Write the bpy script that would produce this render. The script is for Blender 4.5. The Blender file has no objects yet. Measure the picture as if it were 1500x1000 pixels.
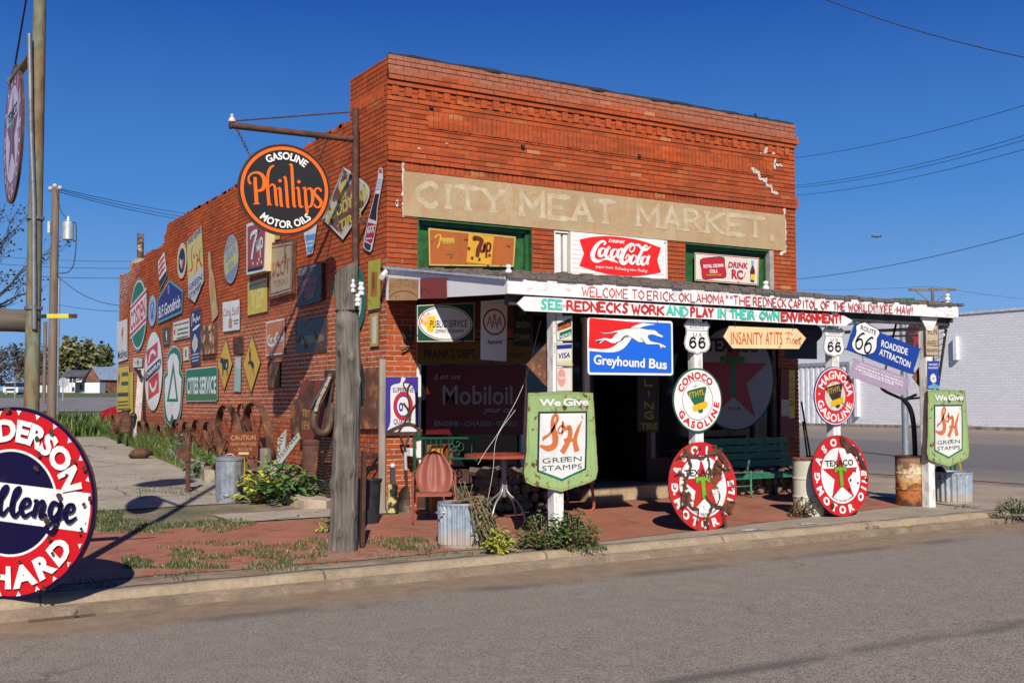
import bpy, math, random
from math import sin, cos, pi, radians, sqrt, atan2, floor
from mathutils import Vector as V, Matrix, noise as mnoise
from statistics import NormalDist
random.seed(7)
sc = bpy.context.scene
COL = sc.collection

# ---------------------------------------------------------------- camera, sky, sun, exposure
FPX, PCX, PCY = 1609.0, 750.0, 500.0
def _n(a): return a.normalized()
def _c(u, v): return V((u - PCX, -(v - PCY), -FPX))
_X = _n(_c(3400, 575)); _Y = _c(-230, 590); _Y = _n(_Y - _X * _X.dot(_Y)); _Z = _X.cross(_Y)
ROT = Matrix((_X, _Y, _Z))                       # world <- camera
CAM = -(ROT @ (_c(566, 748) / FPX * 14.4))       # world origin: foot of the shop's street corner
cam = bpy.data.cameras.new('Camera'); cam_o = bpy.data.objects.new('Camera', cam); COL.objects.link(cam_o)
cam_o.matrix_world = Matrix.Translation(CAM) @ ROT.to_4x4()
cam.sensor_width = 36; cam.lens = FPX / 1500 * 36; cam.clip_start = .1; cam.clip_end = 3000
sc.camera = cam_o
SUN_DIR = V((0.488, 1, -0.82)).normalized()      # direction the sunlight travels
world = bpy.data.worlds.new("World"); sc.world = world; world.use_nodes = True
_wt = world.node_tree; _bg = _wt.nodes['Background']
sky = _wt.nodes.new('ShaderNodeTexSky'); sky.sky_type = 'NISHITA'; sky.sun_disc = False
sky.sun_elevation = math.asin(-SUN_DIR.z); sky.sun_rotation = atan2(-SUN_DIR.x, -SUN_DIR.y)
sky.air_density = 1.0; sky.dust_density = 0.0; sky.ozone_density = 3.0; sky.altitude = 1500
_tc = _wt.nodes.new('ShaderNodeTexCoord'); _sx = _wt.nodes.new('ShaderNodeSeparateXYZ'); _wt.links.new(_tc.outputs['Generated'], _sx.inputs[0])
_rp = _wt.nodes.new('ShaderNodeValToRGB'); _wt.links.new(_sx.outputs[2], _rp.inputs[0])
for _p, _cc in ((0., (3.9, 7.6, 13.4)), (.08, (3.0, 6.5, 12.8)), (.18, (1.2, 4.3, 11.2)), (.34, (.3, 1.75, 7.4)), (.7, (.2, 1., 5.))):
    _e = _rp.color_ramp.elements[0] if _p == 0 else (_rp.color_ramp.elements[-1] if _p == .7 else _rp.color_ramp.elements.new(_p)); _e.position = _p; _e.color = tuple(v / 14 for v in _cc) + (1,)
_sc = _wt.nodes.new('ShaderNodeVectorMath'); _sc.operation = 'SCALE'; _wt.links.new(_rp.outputs[0], _sc.inputs[0]); _sc.inputs[3].default_value = 14
_mx = _wt.nodes.new('ShaderNodeMix'); _mx.data_type = 'RGBA'; _mx.inputs[0].default_value = .96; _wt.links.new(sky.outputs[0], _mx.inputs[6]); _wt.links.new(_sc.outputs[0], _mx.inputs[7]); _wt.links.new(_mx.outputs[2], _bg.inputs[0])
_bg.inputs[1].default_value = 0.046
sun = bpy.data.lights.new('sun', 'SUN'); sun.energy = 4.6; sun.angle = radians(.53); sun.color = (1, .93, .83)
sun_o = bpy.data.objects.new('sun', sun); COL.objects.link(sun_o)
sun_o.rotation_euler = (-SUN_DIR).to_track_quat('Z', 'Y').to_euler()
sc.view_settings.view_transform = 'Standard'; sc.view_settings.look = 'None'; sc.view_settings.exposure = 0.33
sc.view_settings.gamma = 1
sc.cycles.max_bounces = 6; sc.cycles.diffuse_bounces = 2; sc.cycles.glossy_bounces = 3

# ---------------------------------------------------------------- helpers: where a point of the photograph lies on a real plane
def ray(u, v): return ROT @ _c(u, v)
def at(u, v, x=None, y=None, z=None):
    d = ray(u, v)
    t = (x - CAM.x) / d.x if x is not None else (y - CAM.y) / d.y if y is not None else (z - CAM.z) / d.z
    return CAM + d * t
def atd(u, v, dist): return CAM + ray(u, v) * (dist / FPX)
def ss(a, b, x):
    t = min(1, max(0, (x - a) / (b - a))); return t * t * (3 - 2 * t)
def g0(x, y):                                    # height of the land
    a = -.09 + .027 * min(max(y + 3.3, 0), 3.3); b = .03 * min(max(y - .5, 0), 17) + .016 * min(max(y - 17.5, 0), 190)
    x -= .25 * max(0, y - 17); s = ss(7.4, 9.2, x); return (a + b * ss(8, 0, x)) * (1 - s) - .15 * s
def g(x, y):                                     # the land with the raised planting bed along the long wall
    xe = -.98 + .072 * max(0, y - 4.75)
    return g0(x, y) + (.2 * ss(xe, xe + .28, x) * ss(1.35, 1.6, y) * ss(18.6, 18, y) if -1.2 < x < .4 and 1.3 < y < 18.7 else 0)
def atg(u, v):                                   # point on the land
    d = ray(u, v); t = .3 / FPX
    p = CAM.copy()
    for k in range(4000):
        q = CAM + d * t
        if q.z < g(q.x, q.y): break
        t += .05 / FPX * max(1, t * FPX / 20)
    return V((q.x, q.y, g(q.x, q.y)))
class Plane:                                     # a real flat face that signs sit on: origin, right, up
    def __init__(s, o, r, u): s.o, s.r = V(o), V(r).normalized(); s.u = (V(u) - s.r * s.r.dot(V(u))).normalized(); s.n = s.r.cross(s.u)
    def uv(s, u, v):
        d = ray(u, v); p = CAM + d * ((s.o - CAM).dot(s.n) / d.dot(s.n)) - s.o
        return (p.dot(s.r), p.dot(s.u))
    def w(s, x, y, z=0): return s.o + s.r * x + s.u * y + s.n * z
def FRONT(y): return Plane((0, y, 0), (1, 0, 0), (0, 0, 1))
def LEFT(x=-.012): return Plane((x, 0, 0), (0, -1, 0), (0, 0, 1))

# ---------------------------------------------------------------- materials
MATS = {}
class NT:
    def __init__(s, name):
        s.m = bpy.data.materials.new(name); s.m.use_nodes = True; s.t = s.m.node_tree
        s.b = s.t.nodes['Principled BSDF']
    def n(s, typ, ins=None, out=0, **kw):
        nd = s.t.nodes.new('ShaderNode' + typ)
        for k, v in kw.items(): setattr(nd, k, v)
        for k, v in (ins or {}).items(): s.set(nd.inputs[k], v)
        return nd.outputs[out]
    def set(s, inp, v):
        if isinstance(v, bpy.types.NodeSocket): s.t.links.new(v, inp)
        elif isinstance(v, tuple) and len(v) == 3 and inp.type == 'RGBA': inp.default_value = v + (1,)
        else: inp.default_value = v
    def bs(s, **kw):
        for k, v in kw.items(): s.set(s.b.inputs[k.replace('_', ' ')], v)
        return s.m
    def math(s, op, a, b=0., c=0.): return s.n('Math', {0: a, 1: b, 2: c}, operation=op)
    def mix(s, f, a, b, mode='MIX'):
        nd = s.t.nodes.new('ShaderNodeMix'); nd.data_type = 'RGBA'; nd.blend_type = mode
        s.set(nd.inputs[0], f); s.set(nd.inputs[6], a); s.set(nd.inputs[7], b); return nd.outputs[2]
    def ramp(s, f, stops, interp='LINEAR'):
        nd = s.t.nodes.new('ShaderNodeValToRGB'); nd.color_ramp.interpolation = interp; s.set(nd.inputs[0], f)
        el = nd.color_ramp.elements
        while len(el) < len(stops): el.new(.5)
        for e, (p, c) in zip(el, stops):
            e.position = p; e.color = (c, c, c, 1) if isinstance(c, (int, float)) else tuple(c) + (1,)
        return nd.outputs[0]
    def coord(s, kind='Object', off=(0, 0, 0), scale=(1, 1, 1)):
        c = s.n('TexCoord', out={'Generated': 0, 'Object': 3}[kind])
        return s.n('Mapping', {0: c, 1: off, 3: scale})
    def noise(s, vec, scale, detail=4, rough=.55, out=0, dist=0.):
        return s.n('TexNoise', {'Vector': vec, 'Scale': float(scale), 'Detail': float(detail), 'Roughness': float(rough), 'Distortion': float(dist)}, out=out)
    def bump(s, h, strength=.3, dist=.01): return s.n('Bump', {'Height': h, 'Strength': strength, 'Distance': dist})
def cov(c): return .5 - .105 * NormalDist().inv_cdf(min(.98, max(.004, c)))   # noise level that leaves about this share above it

def enamel(col, rust=.05, rs=7., seed=0, rough=.36, fade=.18, stretch=1., rcol=((.035, .016, .01), (.2, .07, .022)), metal=0., edge=.012):
    key = ('e', col, rust, rs, seed, rough, fade, stretch, rcol, metal)
    if key in MATS: return MATS[key]
    t = NT('paint'); co = t.coord(off=(seed * 3.1, seed * 1.7, seed), scale=(1, stretch, 1))
    n1 = t.noise(co, rs, 9, .62, dist=.25); n2 = t.noise(co, rs * 3.3, 5); n3 = t.noise(co, 1.7, 4); n4 = t.noise(co, 60, 3)
    thr = cov(rust); m = t.ramp(n1, [(max(0, thr - edge), 0.), (min(1, thr + edge), 1.)])
    halo = t.ramp(n1, [(max(0, thr - .11), 0.), (thr, .55)])
    rc = t.ramp(n2, [(.35, rcol[0]), (.62, rcol[1])])
    dirt = tuple(c * .55 + d for c, d in zip(col, (.02, .014, .006)))
    f = t.math('MULTIPLY', t.ramp(n3, [(.4, 0.), (.75, 1.)]), fade * 2.2)
    base = t.mix(f, col, dirt)
    base = t.mix(t.math('MULTIPLY', t.ramp(n4, [(.45, 0.), (.7, 1.)]), fade), base, dirt)
    stain = tuple(c * .6 + d for c, d in zip(col, (.1, .05, .015)))
    base = t.mix(t.math('MULTIPLY', halo, min(.9, .25 + rust * 2)), base, stain) if rust > .004 else base
    n5 = t.noise(t.coord(off=(seed, 3, 1), scale=(9, 9, 1.1)), 1., 5, .6); base = t.mix(t.math('MULTIPLY', t.ramp(n5, [(.5, 0.), (.72, 1.)]), min(.6, fade * 1.6)), base, dirt)
    c = t.mix(m, base, rc)
    ro = t.mix(m, (rough,) * 3, (.85,) * 3)
    bh = t.math('ADD', t.math('MULTIPLY_ADD', m, -1., t.math('MULTIPLY', n2, .25)), t.math('MULTIPLY', n3, 4.))
    MATS[key] = t.bs(Base_Color=c, Roughness=ro, Specular_IOR_Level=.28, Metallic=metal, Normal=t.bump(bh, .35, .004))
    return MATS[key]
def plain(col, rough=.7, var=.15, scale=8., bump=.15, metal=0., seed=0, col2=None, stretch=(1, 1, 1)):
    key = ('p', col, rough, var, scale, bump, metal, seed, col2, stretch)
    if key in MATS: return MATS[key]
    t = NT('surface'); co = t.coord(off=(seed, seed * 2.3, seed * .7), scale=stretch)
    n1 = t.noise(co, scale, 6, .6); n2 = t.noise(co, scale * 6, 4)
    c2 = col2 or tuple(c * (1 - 2.2 * var) for c in col); c1 = tuple(min(1, c * (1 + var)) for c in col)
    c = t.mix(t.ramp(n1, [(.35, 0.), (.65, 1.)]), c2, c1)
    c = t.mix(t.math('MULTIPLY', t.ramp(n2, [(.4, 0.), (.7, 1.)]), var), c, tuple(x * .4 for x in col))
    MATS[key] = t.bs(Base_Color=c, Roughness=rough, Metallic=metal, Normal=t.bump(t.math('ADD', n1, t.math('MULTIPLY', n2, .5)), bump, .012))
    return MATS[key]
def rusty(seed=0, bright=1., orange=.3, scale=5., paint=None, pc=.3):
    key = ('r', seed, bright, orange, scale, paint, pc)
    if key in MATS: return MATS[key]
    t = NT('rust'); co = t.coord(off=(seed, seed * 1.3, seed * .6))
    n1 = t.noise(co, scale, 8, .65); n2 = t.noise(co, scale * 7, 4, .6)
    B = lambda *c: tuple(x * bright for x in c)
    c = t.ramp(n1, [(.3, B(.028, .014, .01)), (.5, B(.085, .033, .018)), (.5 + .3 * (1 - orange) * .5, B(.16, .06, .025)), (.8, B(.42, .17, .04))])
    c = t.mix(t.math('MULTIPLY', t.ramp(n2, [(.42, 0.), (.65, 1.)]), .5), c, B(.05, .022, .014))
    if paint:
        thr = cov(pc); n3 = t.noise(co, scale * .8, 9, .68, dist=.4)
        c = t.mix(t.ramp(n3, [(thr - .03, 0.), (thr + .03, 1.)]), c, paint)
    MATS[key] = t.bs(Base_Color=c, Roughness=.82, Normal=t.bump(t.math('ADD', n1, n2), .35, .008))
    return MATS[key]
def metal(col=(.5, .52, .54), rough=.42, seed=0, var=.25, rust=.0):
    key = ('m', col, rough, seed, var, rust)
    if key in MATS: return MATS[key]
    t = NT('galvanised'); co = t.coord(off=(seed, seed, 0)); n1 = t.noise(co, 9, 6, .65); n2 = t.noise(co, 45, 3)
    c = t.mix(t.ramp(n1, [(.3, 0.), (.7, 1.)]), tuple(x * (1 - var * 1.6) for x in col), col)
    c = t.mix(t.math('MULTIPLY', t.ramp(n2, [(.5, 0.), (.7, 1.)]), .35), c, tuple(min(1, x * 1.2) for x in col))
    if rust:
        n3 = t.noise(co, 4, 8, .65); thr = cov(rust)
        c = t.mix(t.ramp(n3, [(thr - .03, 0.), (thr + .05, 1.)]), c, (.16, .075, .035))
    MATS[key] = t.bs(Base_Color=c, Roughness=rough, Metallic=.55, Normal=t.bump(n1, .12, .004))
    return MATS[key]
def wood(col=(.33, .28, .22), dark=(.1, .08, .06), axis=2, seed=0, scale=1., paint=None, pc=.5):
    key = ('w', col, dark, axis, seed, scale, paint, pc)
    if key in MATS: return MATS[key]
    t = NT('wood'); s = [26 * scale] * 3; s[axis] = 1.6 * scale
    co = t.coord(off=(seed, seed * 2, seed * 3), scale=tuple(s)); co2 = t.coord(off=(seed, 0, seed))
    n1 = t.noise(co, 1., 6, .65, dist=.6); n2 = t.noise(co2, 3.1 * scale, 5)
    c = t.ramp(n1, [(.32, dark), (.5, tuple((a + b) * .55 for a, b in zip(col, dark))), (.68, col)])
    c = t.mix(t.math('MULTIPLY', t.ramp(n2, [(.4, 0.), (.7, 1.)]), .45), c, tuple(x * 1.35 for x in col))
    if paint:
        n3 = t.noise(t.coord(off=(seed * 2, seed, 1), scale=tuple([9 if i != axis else 3 for i in range(3)])), 1., 9, .7); thr = cov(pc)
        c = t.mix(t.ramp(n3, [(thr - .02, 0.), (thr + .02, 1.)]), c, paint)
    MATS[key] = t.bs(Base_Color=c, Roughness=.85, Normal=t.bump(n1, .5, .01))
    return MATS[key]
def foliage(c1, c2, seed=0):
    key = ('f', c1, c2, seed)
    if key in MATS: return MATS[key]
    t = NT('leaves'); oi = t.n('NewGeometry', out=8) if False else None
    co = t.coord(off=(seed, 0, 0)); n1 = t.noise(co, 5, 3); n2 = t.noise(co, 37, 2)
    c = t.mix(t.ramp(n1, [(.3, 0.), (.7, 1.)]), c1, c2); c = t.mix(t.math('MULTIPLY', t.ramp(n2, [(.4, 0.), (.65, 1.)]), .5), c, tuple(min(1, x * 1.6) for x in c2))
    MATS[key] = t.bs(Base_Color=c, Roughness=.6); t.b.inputs['Subsurface Weight'].default_value = 0
    return MATS[key]

# ---------------------------------------------------------------- mesh builder
class MB:
    def __init__(s): s.v, s.f, s.m, s.sm, s.mats = [], [], [], [], []
    def mi(s, mat):
        if mat not in s.mats: s.mats.append(mat)
        return s.mats.index(mat)
    def face(s, pts, mat, smooth=False):
        i = len(s.v); s.v += [tuple(p) for p in pts]; s.f.append(tuple(range(i, i + len(pts)))); s.m.append(s.mi(mat)); s.sm.append(smooth)
    def add(s, verts, faces, mat, smooth=False):
        i = len(s.v); k = s.mi(mat); s.v += [tuple(p) for p in verts]
        for f in faces: s.f.append(tuple(i + j for j in f)); s.m.append(k); s.sm.append(smooth)
    def box(s, x0, x1, y0, y1, z0, z1, mat):
        s.add([(x, y, z) for z in (z0, z1) for y in (y0, y1) for x in (x0, x1)],
              [(0, 2, 3, 1), (4, 5, 7, 6), (0, 1, 5, 4), (2, 6, 7, 3), (0, 4, 6, 2), (1, 3, 7, 5)], mat)
    def beam(s, p0, p1, w, h, mat, up=(0, 0, 1)):
        p0, p1 = V(p0), V(p1); d = (p1 - p0).normalized(); u = V(up)
        if abs(d.dot(u)) > .98: u = V((0, 1, 0))
        r = d.cross(u).normalized(); u = r.cross(d)
        vs = [p + r * (a * w / 2) + u * (b * h / 2) for p in (p0, p1) for b in (-1, 1) for a in (-1, 1)]
        s.add(vs, [(0, 1, 3, 2), (4, 6, 7, 5), (0, 4, 5, 1), (2, 3, 7, 6), (0, 2, 6, 4), (1, 5, 7, 3)], mat)
    def tube(s, pts, r, mat, n=8, cap=True, closed=False):
        pts = [V(p) for p in pts]; N = len(pts); rs = r if isinstance(r, (list, tuple)) else [r] * N
        vs = []; prev = None
        for i, p in enumerate(pts):
            a = pts[i - 1] if (i > 0 or closed) else p; b = pts[(i + 1) % N] if (i < N - 1 or closed) else p
            d = (b - a).normalized() if (b - a).length > 1e-9 else V((0, 0, 1))
            if prev is None:
                prev = d.orthogonal().normalized()
            x = (prev - d * prev.dot(d)); x = x.normalized() if x.length > 1e-6 else d.orthogonal().normalized()
            prev = x; y = d.cross(x)
            for k in range(n):
                a_ = 2 * pi * k / n; vs.append(p + (x * cos(a_) + y * sin(a_)) * rs[i])
        fs = []
        for i in range(N if closed else N - 1):
            j = (i + 1) % N
            for k in range(n): fs.append((i * n + k, i * n + (k + 1) % n, j * n + (k + 1) % n, j * n + k))
        s.add(vs, fs, mat, True)
        if cap and not closed:
            s.face(list(reversed(vs[:n])), mat); s.face(vs[-n:], mat)
    def lathe(s, prof, mat, n=24, o=(0, 0, 0), rib=None, ax=None, smooth=True, mats=None):
        o = V(o); M = (V(ax).normalized().to_track_quat('Z', 'Y').to_matrix()) if ax else Matrix.Identity(3)
        for i in range(len(prof) - 1):
            (r0, z0), (r1, z1) = prof[i], prof[i + 1]
            vs = []
            for (r, z) in ((r0, z0), (r1, z1)):
                for k in range(n):
                    a = 2 * pi * k / n; rr = r + (rib(k, z) if rib and r > .01 else 0); vs.append(o + M @ V((rr * cos(a), rr * sin(a), z)))
            s.add(vs, [(k, (k + 1) % n, n + (k + 1) % n, n + k) for k in range(n)], mats[i] if mats else mat, smooth)
    def prism(s, poly, pl, d0, d1, mat, side=None):
        a = [pl.w(x, y, d1) for x, y in poly]; b = [pl.w(x, y, d0) for x, y in poly]; n = len(poly)
        area = sum(poly[i][0] * poly[(i + 1) % n][1] - poly[(i + 1) % n][0] * poly[i][1] for i in range(n))
        if area < 0: a.reverse(); b.reverse()
        s.face(a, mat); s.face(list(reversed(b)), side or mat)
        s.add(a + b, [(i, n + i, n + (i + 1) % n, (i + 1) % n) for i in range(n)], side or mat)
    def blob(s, c, r, mat, n=10, m=7, jit=.0, seed=0, sc=(1, 1, 1)):
        c = V(c); vs = []; fs = []
        for i in range(m + 1):
            th = pi * i / m
            for k in range(n):
                ph = 2 * pi * k / n; d = V((sin(th) * cos(ph), sin(th) * sin(ph), cos(th)))
                q = 1 + jit * mnoise.noise(d * 1.7 + V((seed, seed * 2, 0))) * 2
                vs.append(c + V((d.x * sc[0], d.y * sc[1], d.z * sc[2])) * r * q)
        for i in range(m):
            for k in range(n): fs.append((i * n + k, (i + 1) * n + k, (i + 1) * n + (k + 1) % n, i * n + (k + 1) % n))
        s.add(vs, fs, mat, True)
    def build(s, name, parent=None, loc=None, rot=None, bevel=0):
        """ONE mesh object. loc = world origin for the vertices (they are given in world space); rot = 3x3 frame when vertices are local."""
        me = bpy.data.meshes.new(name)
        vs = s.v
        if loc is not None and rot is None: vs = [(x - loc[0], y - loc[1], z - loc[2]) for x, y, z in s.v]
        me.from_pydata(vs, [], s.f)
        for m in s.mats: me.materials.append(m)
        me.polygons.foreach_set('material_index', s.m); me.polygons.foreach_set('use_smooth', s.sm); me.update()
        o = bpy.data.objects.new(name, me); COL.objects.link(o)
        if rot is not None: o.matrix_world = Matrix.Translation(V(loc)) @ rot.to_4x4()
        elif loc is not None: o.location = loc
        if parent is not None:
            o.parent = parent
            if rot is None and loc is not None: o.location = V(loc) - ORG.get(parent.name, V((0, 0, 0)))
        else: ORG[o.name] = V(loc) if loc is not None else V((0, 0, 0))
        if bevel:
            b = o.modifiers.new('bevel', 'BEVEL'); b.width = bevel; b.segments = 2; b.limit_method = 'ANGLE'
        return o
ORG = {}
def part(mb, name, root, label=None, bevel=0, loc=None):
    """A child mesh; vertices are in world space; root has no rotation."""
    ro = ORG[root.name]; l = V(loc) if loc is not None else ro
    me_o = mb.build(name, None, tuple(l), bevel=bevel); me_o.parent = root; me_o.location = l - ro; ORG[me_o.name] = l
    if label: me_o['label'] = label
    return me_o
def tag(o, label=None, cat=None, group=None, kind=None):
    for k, v in (('label', label), ('category', cat), ('group', group), ('kind', kind)):
        if v: o[k] = v
    return o
def thing(name, loc, label, cat, group=None):
    o = bpy.data.objects.new(name, None); COL.objects.link(o); o.location = loc; ORG[o.name] = V(loc); o.empty_display_size = .1
    return tag(o, label, cat, group)
def copy_tree(o, loc):
    def cp(a, par):
        c = a.copy(); COL.objects.link(c)
        if par: c.parent = par
        for ch in a.children: cp(ch, c)
        return c
    r = cp(o, None); r.location = loc; return r
def crm(pts, k=6, closed=False):                  # smooth curve through points (any dimension)
    P = [tuple(p) for p in pts]; n = len(P); out = []
    for i in range(n if closed else n - 1):
        p1, p2 = P[i], P[(i + 1) % n]
        p0 = P[i - 1] if (i > 0 or closed) else tuple(2 * a - b for a, b in zip(p1, p2))
        p3 = P[(i + 2) % n] if (i < n - 2 or closed) else tuple(2 * b - a for a, b in zip(p1, p2))
        for j in range(k):
            t = j / k
            out.append(tuple(.5 * (2 * b + (c - a) * t + (2 * a - 5 * b + 4 * c - d) * t * t + (3 * b - a - 3 * c + d) * t ** 3) for a, b, c, d in zip(p0, p1, p2, p3)))
    if not closed: out.append(P[-1])
    return out
def ell(rx, ry=None, n=48, cx=0, cy=0, a0=0, a1=2 * pi):
    ry = ry if ry is not None else rx; full = abs(a1 - a0 - 2 * pi) < 1e-6
    return [(cx + rx * cos(a0 + (a1 - a0) * k / (n if full else n - 1)), cy + ry * sin(a0 + (a1 - a0) * k / (n if full else n - 1))) for k in range(n)]
def rrect(w, h, r, n=5, cx=0, cy=0):
    out = []
    for (sx, sy, a) in ((1, 1, 0), (-1, 1, pi / 2), (-1, -1, pi), (1, -1, 1.5 * pi)):
        for k in range(n): t = a + pi / 2 * k / (n - 1); out.append((cx + sx * (w / 2 - r) + r * cos(t), cy + sy * (h / 2 - r) + r * sin(t)))
    return out
# ---------------------------------------------------------------- lettering
_fc = bpy.data.curves.new('lettering', 'FONT'); _fo = bpy.data.objects.new('lettering', _fc); _fcache = {}
def glyphs(s, bold=0., shear=0., space=1.):
    key = (s, bold, shear, space)
    if key not in _fcache:
        _fc.body = s; _fc.size = 1; _fc.offset = bold; _fc.shear = shear; _fc.resolution_u = 3; _fc.space_character = space
        m = bpy.data.meshes.new_from_object(_fo)
        _fcache[key] = ([(v.co.x, v.co.y) for v in m.vertices], [tuple(p.vertices) for p in m.polygons]); bpy.data.meshes.remove(m)
    return _fcache[key]
CAPH = .73
_O = '~26 15 04 02 11 20 31 42 44 35 26'
GL = {'A': '00 26 40|12 32', 'B': '00 06|~06 26 35 34 23 03|~03 23 32 41 30 20 00', 'C': '~45 36 26 15 04 02 11 20 30 41', 'D': '00 06|~06 26 35 44 42 31 20 00',
      'E': '40 00 06 46|03 33', 'F': '00 06 46|03 33', 'G': '~45 36 26 15 04 02 11 20 30 41 43|43 23', 'H': '00 06|40 46|03 43', 'I': '20 26', 'J': '36 ~32 31 20 10 01',
      'K': '00 06|46 03|13 40', 'L': '06 00 40', 'M': '00 06 22 46 40', 'N': '00 06 40 46', 'O': _O, 'P': '00 06|~06 26 35 34 23 03', 'Q': _O + '|22 40',
      'R': '00 06|~06 26 35 34 23 03|23 40', 'S': '~45 36 26 15 14 23 32 31 20 10 01', 'T': '06 46|26 20', 'U': '06 02 ~02 11 20 31 42 46', 'V': '06 20 46',
      'W': '06 10 24 30 46', 'X': '00 46|06 40', 'Y': '06 23 46|23 20', 'Z': '06 46 00 40', '!': '26 22|21 20', '.': '10 11', ',': '11 00', "'": '26 24', '"': '16 14|36 34', '-': '13 33',
      '&': '40 ~15 26 35 13 01 10 20 42', '6': '~45 36 26 14 02 11 20 31 42 33 23 12', '7': '06 46 10', '1': '05 26 20', '0': _O, '3': '~05 16 36 45 34 23 34 42 41 30 10 01'}
GW = {'I': .35, '!': .3, '.': .3, "'": .3, ',': .3, 'M': 1.2, 'W': 1.25, '"': .6, '-': .6, '1': .6}
def skel(ch):
    out = []
    for st in GL.get(ch, '').split('|'):
        sm = False; cur = []; 
        toks = st.split()
        a = [];  smooth_from = None
        for tk in toks:
            if tk[0] == '~': smooth_from = len(a); tk = tk[1:]
            a.append((int(tk[0]) / 4, int(tk[1]) / 6))
        if not a: continue
        if smooth_from is not None:
            head, tail = a[:smooth_from], a[smooth_from:]
            cl = tail[0] == tail[-1]
            cv = crm(tail[:-1], 5, True) if cl else crm(tail, 5)
            if cl: cv.append(cv[0])
            out.append((head + cv, True))
        else: out.append((a, False))
    return out
def ribbon(pts, w):                               # stroke of width w (number or per-point list) as left/right edge points
    n = len(pts); ws = w if isinstance(w, (list, tuple)) else [w] * n; L, R = [], []
    closed = abs(pts[0][0] - pts[-1][0]) + abs(pts[0][1] - pts[-1][1]) < 1e-9
    for i, (x, y) in enumerate(pts):
        a = pts[i - 1] if i else (pts[-2] if closed else None); b = pts[i + 1] if i < n - 1 else (pts[1] if closed else None)
        def dr(p, q):
            dx, dy = q[0] - p[0], q[1] - p[1]; l = sqrt(dx * dx + dy * dy) or 1; return dx / l, dy / l
        d0 = dr(a, (x, y)) if a else None; d1 = dr((x, y), b) if b else None
        d0 = d0 or d1; d1 = d1 or d0
        nx, ny = -(d0[1] + d1[1]), d0[0] + d1[0]; l = sqrt(nx * nx + ny * ny)
        if l < .3: nx, ny, l = -d0[1], d0[0], 1
        nx, ny = nx / l, ny / l; c = max(.45, nx * -d0[1] + ny * d0[0]); k = ws[i] / 2 / c
        L.append((x + nx * k, y + ny * k)); R.append((x - nx * k, y - ny * k))
    return L, R

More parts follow.
